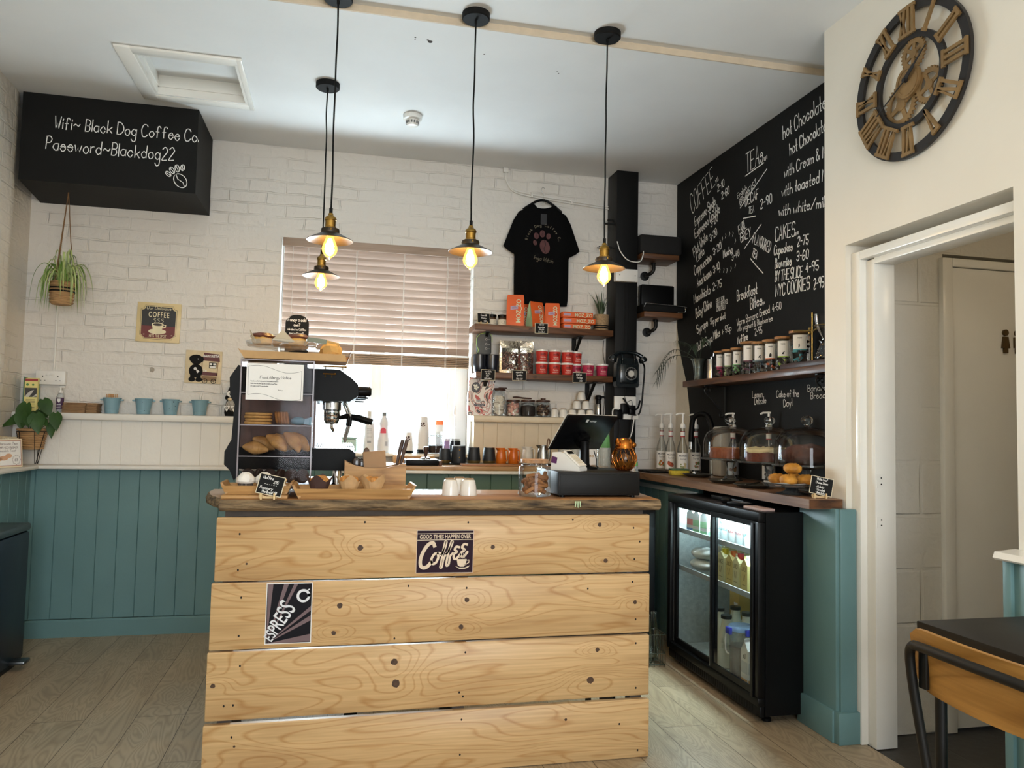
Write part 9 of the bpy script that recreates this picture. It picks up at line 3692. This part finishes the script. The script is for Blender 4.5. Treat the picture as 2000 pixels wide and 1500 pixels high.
for (y0, y1, x0, nm) in ((FY0 + 0.030, 3.432, FX + 0.004, 'near'), (3.405, FY1 - 0.040, FX + 0.020, 'far')):
 st_ = 0.040
 d = fb('sliding_door', [(x0, x0 + 0.012, y0, y0 + st_ * (1 if nm == 'near' else 0.6), 0.113, FZ - 0.043), (x0, x0 + 0.012, y1 - st_ * (0.6 if nm == 'near' else 1), y1, 0.113, FZ - 0.043), (x0 + 0.0005, x0 + 0.0115, y0 + 0.024, y1 - 0.024, 0.1135, 0.140), (x0 + 0.0005, x0 + 0.0115, y0 + 0.024, y1 - 0.024, FZ - 0.066, FZ - 0.0435)], M_fr)
 fb('door_glass', [(x0 + 0.004, x0 + 0.007, y0 + 0.02, y1 - 0.02, 0.13, FZ - 0.055)], thin_glass('fridge_pane', (0.95, 0.98, 0.98), 0.015, 0.16), d)
 fb('door_edge_trim', [(x0 - 0.0012, x0 + 0.0004, y1 - 0.004, y1 - 0.001, 0.118, FZ - 0.048)], M_steel, d)
fb('door_handle', [(FX - 0.006, FX + 0.0035, FY0 + 0.036, FY0 + 0.058, 0.105, FZ - 0.05)], M_fr, None, 0.002)
M_rail = mat('shelf_rail', '#c2cbcc', 0.3, metal=0.4)
SH = (0.505, 0.702)
for z in SH:
 b = B()
 for k in range(30):
  y = FY0 + 0.045 + 0.0285 * k - fo.y
  b.tube([(0.055, y, z - 0.003), (0.47, y, z - 0.003)], 0.0018, 5)
 b.box(0.046, 0.054, FY0 + 0.040 - fo.y, FY1 - 0.040 - fo.y, z - 0.012, z + 0.012)
 b.box(0.465, 0.470, FY0 + 0.040 - fo.y, FY1 - 0.040 - fo.y, z - 0.008, z + 0.0)
 obj('wire_shelf', b, M_rail, t)
b = B()
b.box(0.055, 0.075, FY0 + 0.06 - fo.y, FY1 - 0.06 - fo.y, FZ - 0.040, FZ - 0.027)
obj('light_strip', b, mat('fridge_lamp', '#dff6ff', 0.5, emit=('#d4f4ff', 9.0)), t)
l = lamp('fridge_light', 'AREA', (0.075, 0, FZ - 0.043), 24.0, (0.74, 0.95, 1.0), (0, R(-22), 0), 0.02, 0.78)
l.parent = t
# what is in the fridge
M_can = mat('can_white', '#dfe9ea', 0.35, var=0.03)
M_cantext = mat('can_green_text', '#3f8a86', 0.5)
M_canred = mat('can_red_text', '#c0524f', 0.5)


def can(label, loc, red):
 t = thing('drink_bottle', label, 'drink', loc, R(-58), 'white drinks on the top fridge shelf')
 b = B()
 b.lathe([(0, 0.0005), (0.030, 0.0005), (0.033, 0.004), (0.033, 0.105), (0.026, 0.118), (0, 0.118)], 24)
 obj('body', b, M_can, t)
 b = B()
 s0 = len(b.v)
 letters(b, 'DUSTON', (0, 0, 0.086), X3, Z3, 0.011, 'c', bold=0.02, sx=0.85)
 letters(b, 'PRESSED', (0, 0, 0.075), X3, Z3, 0.005, 'c', sx=0.9)
 b.k = 1 if red else 0
 letters(b, 'rhubarb' if red else 'APPLE', (0, 0, 0.052), X3, Z3, 0.014, 'c', bold=0.02, sx=0.7)
 for z in (0.036, 0.028):
  b.strip([(-0.018, z), (0.016, z)], 0.0025, X3, Z3, Vector((0, 0, 0)))
 for v in b.v[s0:]:
  a = v.x / 0.0335
  v.x, v.y = 0.0336 * math.sin(a), -0.0336 * math.cos(a)
 obj('print', b, [M_cantext, M_canred], t)
 b = B()
 b.lathe([(0, 0.118), (0.024, 0.118), (0.024, 0.126), (0, 0.126)], 20)
 obj('cap', b, M_whiteplas, t)
 return t


for k, (x, y) in enumerate([(1.868, 3.515), (1.868, 3.443), (1.868, 3.371), (1.868, 3.299), (1.868, 3.227)]):
 can(['white apple drink nearest the door stile on the top fridge shelf', 'white apple drink second on the top fridge shelf', 'white drink with red lettering on the top fridge shelf', 'second white drink with red lettering on the top fridge shelf', 'white drink nearest the fridge end on the top shelf'][k], (x, y, SH[1]), k in (2, 3))
for k, (x, y) in enumerate([(1.96, 3.60), (1.96, 3.52), (1.96, 3.44)]):
 can('white drink in the back row of the top fridge shelf, ' + ['nearest the stile', 'middle', 'nearest the end'][k], (x, y, SH[1]), k == 2)


def carton(label, loc, body, top, h, grp, w=0.034, rz=0.0, cap=None, txt=None):
 t = thing('drink_carton', label, 'carton', loc, rz, grp)
 b = B()
 b.box(-w, w, -w, w, 0.0005, h * 0.80)
 q = h * 0.80
 b.add([(-w, -w, q), (w, -w, q), (w, w, q), (-w, w, q), (-w, 0, h), (w, 0, h)], [(0, 1, 5, 4), (2, 3, 4, 5), (0, 4, 3), (1, 2, 5)])
 b.box(-w, w, -0.002, 0.002, h - 0.001, h + 0.010)
 obj('carton', b, body, t)
 if top:
  b = B()
  O = Vector((0, -w - 0.0006, 0))
  for z0, z1, kk in ((h * 0.05, h * 0.18, 0), (h * 0.30, h * 0.56, 1)):
   b.k = kk
   b.poly([(-w * 0.9, z0), (w * 0.9, z0), (w * 0.9, z1), (-w * 0.9, z1)], X3, Z3, O)
   s0 = len(b.v)
   b.poly([(-w * 0.9, z0), (w * 0.9, z0), (w * 0.9, z1), (-w * 0.9, z1)], X3, Z3, O)
   b.xf(s0, Matrix.Rotation(-PI / 2, 4, 'Z'))
  obj('print', b, top, t)
 if txt:
  b = B()
  s0 = len(b.v)
  O = Vector((0, -w - 0.0006, 0))
  hand(b, txt, O + Z3 * h * 0.62, X3, Z3, 0.018, 0.002, 'c', sx=0.7)
  hand(b, 'W', O + Z3 * h * 0.32, X3, Z3, 0.030, 0.003, 'c')
  b.strip([(-w * 0.6, h * 0.2), (w * 0.5, h * 0.2)], 0.002, X3, Z3, O)
  b.xf(s0, Matrix.Rotation(-PI / 2, 4, 'Z'))
  obj('print', b, mat('carton_ink', '#6b5a3a', 0.6), t)
 if cap:
  b = B()
  b.lathe([(0, h * 0.86), (0.017, h * 0.86), (0.017, h * 1.06), (0.015, h * 1.08), (0, h * 1.08)], 18, (-w * 0.2, 0, 0))
  obj('cap', b, cap, t)
 return t


cpr = [mat('carton_blue', '#6fa0cf', 0.5), mat('carton_pink', '#e08a80', 0.5)]
cpg = [mat('carton_green', '#8fcf9a', 0.5), mat('carton_green2', '#a3d9a8', 0.5)]
M_redtri = mat('carton_white_red', '#d9dedb', 0.45, var=0.03)
carton('milk carton with pink panel on the top shelf behind the far fridge door', (1.860, 3.775, SH[1]), M_redtri, cpr, 0.125, 'milk cartons on the top fridge shelf', 0.028, R(10))
carton('milk carton with green panel on the top shelf behind the far fridge door', (1.860, 3.705, SH[1]), M_redtri, cpg, 0.125, 'milk cartons on the top fridge shelf', 0.028, R(10))
carton('milk carton with green panel beside the stile on the top fridge shelf', (1.862, 3.625, SH[1]), M_redtri, cpg, 0.125, 'milk cartons on the top fridge shelf', 0.028, R(10))
M_juice = mat('juice_cream', '#cfc794', 0.5, var=0.05)
M_juice2 = mat('juice_yellow', '#d3c27a', 0.5, var=0.05)
for k, (x, y, m, c, lb) in enumerate([(1.868, 3.520, M_juice, '#d8d4c9', 'pale cap'), (1.868, 3.445, M_juice, '#dcc421', 'yellow cap'), (1.872, 3.370, M_juice2, '#e0742a', 'orange cap'), (1.866, 3.295, M_juice, '#b92f2a', 'red cap'), (1.866, 3.218, M_juice2, '#d8d4c9', 'white cap')]):
 carton('cream juice carton with %s on the middle fridge shelf' % lb, (x, y, SH[0]), m, None, 0.150, 'juice cartons on the middle fridge shelf', 0.031, R(4 - 2 * k), mat('cap_' + lb.split()[0], c, 0.4), 'JUICE')
for k, (y, c, lb) in enumerate([(3.62, '#d9d6cc', 'white'), (3.545, '#b5a05a', 'olive'), (3.47, '#b0552c', 'rust'), (3.395, '#5a5fb0', 'blue')]):
 t2, bd = bottle('juice_bottle', 'juice bottle with %s cap in the back row of the middle fridge shelf' % lb, 'bottle', 1.965, y, SH[0], [(0.030, 0.0006), (0.032, 0.004), (0.032, 0.11), (0.016, 0.135), (0.015, 0.145)], (0.145, 0.170, 0.020), M_juice, mat('cap_' + lb, c, 0.4), 'juice bottles at the back of the fridge')
for (dx, dy, dz, sx, lb) in ((0.0, 0.0, 0.0, 1.0, 'lower soft white bag on the middle shelf behind the far fridge door'), (0.0, -0.005, 0.058, 0.9, 'upper soft white bag on the middle shelf behind the far fridge door')):
 b = B()
 rnd = random.Random(int(sx * 10))
 b.ball((0, 0, 0.029), (0.065, 0.080 * sx, 0.0285), 20, 12)
 for v in b.v:
  v += Vector((math.sin(v.y * 90), 0, math.sin(v.y * 70 + v.x * 50))) * 0.003
  v.z = max(v.z, 0.0006)
 tag(obj('white_bag', b, mat('white_bag', '#dfe5e3', 0.5, var=0.05), loc=(1.905 + dx, 3.755 + dy, SH[0] + 0.0005 + dz)), lb, 'bag', 'soft white bags in the fridge')
M_milk = mat('bottled_milk', '#dcdcc8', 0.3, var=0.05)
mb = None
for k, (x, y, lb) in enumerate([(1.925, 3.62, 'glass milk bottle nearest the stile at the bottom of the fridge'), (1.880, 3.465, 'glass milk bottle in front at the bottom of the fridge'), (2.02, 3.63, 'glass milk bottle at the back of the fridge floor'), (2.01, 3.50, 'dark capped glass milk bottle behind the clip-lid tub')]):
 if mb is None:
  mb = thing('milk_bottle', lb, 'bottle', (x, y, 0.0985), group='milk bottles at the bottom of the fridge')
  b = B()
  b.lathe([(0, 0.0005), (0.042, 0.0005), (0.046, 0.006), (0.046, 0.105), (0.040, 0.145), (0.026, 0.190), (0.023, 0.212), (0.023, 0.228), (0, 0.228)], 26)
  obj('bottle', b, M_milk, mb)
  b = B()
  b.lathe([(0, 0.228), (0.026, 0.228), (0.027, 0.232), (0.026, 0.244), (0, 0.245)], 22)
  obj('cap', b, mat('bottle_cap_dark', '#33352f', 0.35, metal=0.4), mb)
 else:
  copy_of(mb, (x, y, 0.0985), 0, lb)
t = thing('clip_lid_tub', 'clear handled jug of brown liquid with a blue clip lid in the fridge', 'container', (1.862, 3.285, 0.0985))
b = B()
b.lathe([(0, 0.0005), (0.050, 0.0005), (0.054, 0.006), (0.057, 0.225)], 28)
obj('jug', b, thin_glass('cloudy_plastic', (0.9, 0.92, 0.93), 0.1, 0.6, 0.2), t)
b = B()
b.lathe([(0, 0.003), (0.048, 0.003), (0.052, 0.010), (0.0545, 0.150), (0, 0.152)], 28)
obj('brown_liquid', b, mat('cold_brew', '#5a4238', 0.3, var=0.1), t)
b = B()
b.lathe([(0, 0.242), (0.058, 0.240), (0.064, 0.232), (0.064, 0.220), (0.058, 0.218)], 28)
obj('lid', b, mat('lid_pale_blue', '#8fb0d8', 0.35), t)
b = B()
b.box(-0.075, -0.060, -0.02, 0.02, 0.205, 0.235, 0.003)
b.box(-0.02, 0.02, -0.075, -0.060, 0.205, 0.235, 0.003)
obj('clip', b, mat('clip_blue', '#3a3fb0', 0.35), t)
b = B()
b.tube([(-0.025, 0.050, 0.19), (-0.035, 0.078, 0.185), (-0.038, 0.085, 0.15), (-0.035, 0.080, 0.10), (-0.025, 0.050, 0.092)], 0.0045, 8, smooth=4)
obj('handle', b, M_whiteplas, t)
t = carton('white carton with orange swirl at the bottom of the fridge near end', (1.840, 3.172, 0.0985), M_paper, [mat('carton_orange', '#d9a05a', 0.5), mat('carton_grey', '#c9cdd0', 0.5)], 0.20, 'milk cartons at the bottom of the fridge', 0.030, R(0), None, None)
b = B()
letters(b, 'al', (-0.0308, 0.0, 0.125), -Y3, Z3, 0.022, 'c', bold=0.02)
obj('lettering', b, M_black, t)
t = thing('tall_carton', 'tall ochre cardboard carton at the back of the fridge floor', 'carton', (2.13, 3.76, 0.0985))
b = B()
b.box(-0.045, 0.045, -0.05, 0.05, 0.0005, 0.36, 0.003)
obj('carton', b, mat('ochre_card', '#a3843f', 0.7, var=0.1), t)
b = B()
b.box(-0.0462, -0.0452, -0.035, 0.0, 0.19, 0.235)
obj('label', b, M_paper, t)

# things lying on the fridge
t = thing('barcode_scanner', 'black handheld scanner lying on top of the fridge', 'scanner', (1.818, 3.270, FZ + 0.0003), R(-68))
b = B()
b.tube([(-0.07, 0, 0.020), (-0.045, 0, 0.021), (-0.03, 0, 0.018)], [0.016, 0.0185, 0.012], 12)
b.box(-0.035, 0.085, -0.020, 0.020, 0.003, 0.018, 0.004)
b.box(-0.05, -0.04, -0.012, 0.012, 0.0003, 0.02, 0.002)
obj('body', b, M_black, t)
b = B()
b.box(-0.02, 0.07, -0.014, 0.014, 0.0182, 0.0195)
obj('grip_inlay', b, mat('grey_inlay', '#55565a', 0.4), t)
b = B()
b.box(1.800, 1.868, 3.02, 3.17, FZ + 0.0004, FZ + 0.012, 0.003)
tag(obj('order_pad', b, mat('pad_pinkish', '#b59a92', 0.6)), 'slim pinkish order pad on top of the fridge near its front corner', 'pad')
b = B()
b.box(1.875, 2.02, 3.30, 3.62, FZ + 0.0004, FZ + 0.020, 0.003)
tag(obj('black_folder', b, M_black), 'flat black folder on the fridge under the worktop', 'folder')

# under-counter appliance, crate of bottles, tea towel
t = thing('black_appliance', 'black under-counter unit in the shade between bar counter and fridge', 'appliance', (1.47, 4.10, 0))
b = B()
b.box(-0.27, 0.27, -0.10, 0.12, 0.02, 0.80, 0.006)
obj('body', b, mat('unit_black', '#0d0d0e', 0.4, var=0.1), t)
b = B()
b.box(-0.26, 0.26, -0.112, -0.101, 0.07, 0.70, 0.004)
obj('door', b, mat('unit_door_black', '#111112', 0.35), t)
for x in (-0.24, 0.24):
 b = B()
 b.cyl((x, -0.06, 0), 0.018, 0.022, 12)
 obj('foot', b, M_black, t)
b = B()
b.box(1.285, 1.40, 4.03, 4.16, 0.8005, 0.83, 0.010)
tag(obj('tea_towel', b, mat('check_towel', '#b5b8ba', 0.9, var=0.3, scale=60)), 'folded grey check towel on the black under-counter unit', 'towel')
t = thing('bottle_crate', 'small wire crate on the floor beside the fridge', 'crate', (1.655, 3.865, 0))
b = B()
for z in (0.012, 0.07, 0.165):
 b.tube([(-0.06, -0.06, z), (0.06, -0.06, z), (0.06, 0.06, z), (-0.06, 0.06, z)], 0.0024, 6, True)
for q in range(5):
 s_ = -0.06 + 0.03 * q
 for a in ((s_, -0.06), (s_, 0.06), (-0.06, s_), (0.06, s_)):
  b.tube([(a[0], a[1], 0.001), (a[0], a[1], 0.165)], 0.0016, 5)
for q in range(4):
 b.tube([(-0.06, -0.045 + 0.03 * q, 0.012), (0.06, -0.045 + 0.03 * q, 0.012)], 0.0016, 5)
obj('wire_frame', b, mat('crate_wire', '#4f5449', 0.4, metal=0.7), t)
g0 = None
for x, y, lb in ((1.628, 3.838, 'empty glass milk bottle in the wire crate nearest the counter'), (1.685, 3.890, 'empty glass milk bottle in the wire crate at the back')):
 if g0 is None:
  g0 = thing('empty_bottle', lb, 'bottle', (x, y, 0.015), group='empty bottles in the wire crate')
  b = B()
  b.lathe([(0, 0.002), (0.024, 0.001), (0.027, 0.005), (0.027, 0.13), (0.023, 0.16), (0.015, 0.205), (0.0135, 0.24), (0.016, 0.248), (0.014, 0.25)], 22)
  obj('glass', b, thin_glass('greenish_glass', (0.80, 0.86, 0.80), 0.03, 0.7), g0)
 else:
  copy_of(g0, (x, y, 0.015), 0, lb)

# --- table and chair by the doorway
t = thing('dining_table', 'black topped table standing beside the doorway wall', 'table', (1.73, 1.40, 0))
b = B()
b.box(-0.238, 0.245, -0.40, 0.348, 0.728, 0.750, 0.002)
obj('tabletop', b, mat('table_black', '#1a1918', 0.45, spec=0.3, var=0.1, scale=20), t)
for x in (-0.20, 0.20):
 for y in (-0.36, 0.31):
  b = B()
  b.tube([(x, y, 0.0), (x, y, 0.728)], 0.014, 12)
  obj('leg', b, M_iron, t)
b = B()
b.box(-0.205, 0.205, -0.365, -0.345, 0.70, 0.7275)
b.box(-0.205, 0.205, 0.30, 0.32, 0.70, 0.7275)
obj('apron', b, M_iron, t)
t = thing('dining_chair', 'school style chair with plywood back and black tube frame at the table', 'chair', (1.44, 1.31, 0))
M_ply = wood_mat('oak_plywood', '#b98846', '#9a6c30', 1, 1.3, 0.4, 7)
b = B()
ny = 16
vs = []
hw = 0.205
for side in (0.006, -0.006):
 for j in range(9):
  s_ = j / 8
  for k in range(ny + 1):
   u_ = -1 + 2 * k / ny
   zc = 0.740
   hh = 0.066 * (1 - 0.30 * max(0, (abs(u_) - 0.80) / 0.2) ** 2.2)
   wob_ = 0.010 * (1 - u_ * u_) * (1 if s_ < 0.5 else 0.4)
   z = zc - hh - wob_ * 0.6 + (2 * hh + wob_ * 0.6) * s_
   lean = -0.10 * (z - zc)
   x = -0.155 + lean - 0.018 * (1 - u_ * u_) + side
   vs.append((x, u_ * hw * (1 - 0.05 * (1 - s_)), z))
n1 = 9 * (ny + 1)
fs = []
for sd in (0, 1):
 for j in range(8):
  for k in range(ny):
   a = sd * n1 + j * (ny + 1) + k
   fs.append((a, a + 1, a + ny + 2, a + ny + 1))
for j in range(8):
 a, c_ = j * (ny + 1), j * (ny + 1) + ny
 fs += [(a, a + ny + 1, n1 + a + ny + 1, n1 + a), (c_, c_ + ny + 1, n1 + c_ + ny + 1, n1 + c_)]
for k in range(ny):
 a, c_ = k, 8 * (ny + 1) + k
 fs += [(a, a + 1, n1 + a + 1, n1 + a), (c_, c_ + 1, n1 + c_ + 1, n1 + c_)]
b.add(vs, fs)
obj('backrest', b, M_ply, t)
b = B()
q = [(-0.145, 0.165, 0.44), (-0.168, 0.175, 0.60), (-0.182, 0.178, 0.69), (-0.190, 0.176, 0.750), (-0.196, 0.160, 0.772), (-0.202, 0.130, 0.778), (-0.206, 0.0, 0.779), (-0.202, -0.130, 0.778), (-0.196, -0.160, 0.772), (-0.190, -0.176, 0.750), (-0.182, -0.178, 0.69), (-0.168, -0.175, 0.60), (-0.145, -0.165, 0.44)]
b.tube(q, 0.0105, 12, smooth=4)
obj('back_frame', b, M_iron, t)
for s in (-1, 1):
 b = B()
 b.box(-0.176, -0.166, min(s * 0.145, s * 0.168), max(s * 0.145, s * 0.168), 0.68, 0.765, 0.002)
 obj('bracket', b, M_iron, t)
b = B()
b.prism([(-0.14, -0.17), (0.18, -0.185), (0.20, -0.16), (0.20, 0.16), (0.18, 0.185), (-0.14, 0.17), (-0.16, 0.14), (-0.16, -0.14)], 'z', 0.445, 0.459)
obj('seat', b, M_ply, t)
for (x0, x1, y) in ((-0.145, -0.20, 0.165), (-0.145, -0.20, -0.165), (0.15, 0.19, 0.165), (0.15, 0.19, -0.165)):
 b = B()
 b.tube([(x0, y, 0.444), (x1, y * 1.12, 0.004)], 0.0105, 12)
 obj('leg', b, M_iron, t)
b = B()
b.tube([(-0.145, 0.165, 0.435), (0.15, 0.165, 0.435), (0.15, -0.165, 0.435), (-0.145, -0.165, 0.435)], 0.009, 10, True)
obj('seat_frame', b, M_iron, t)
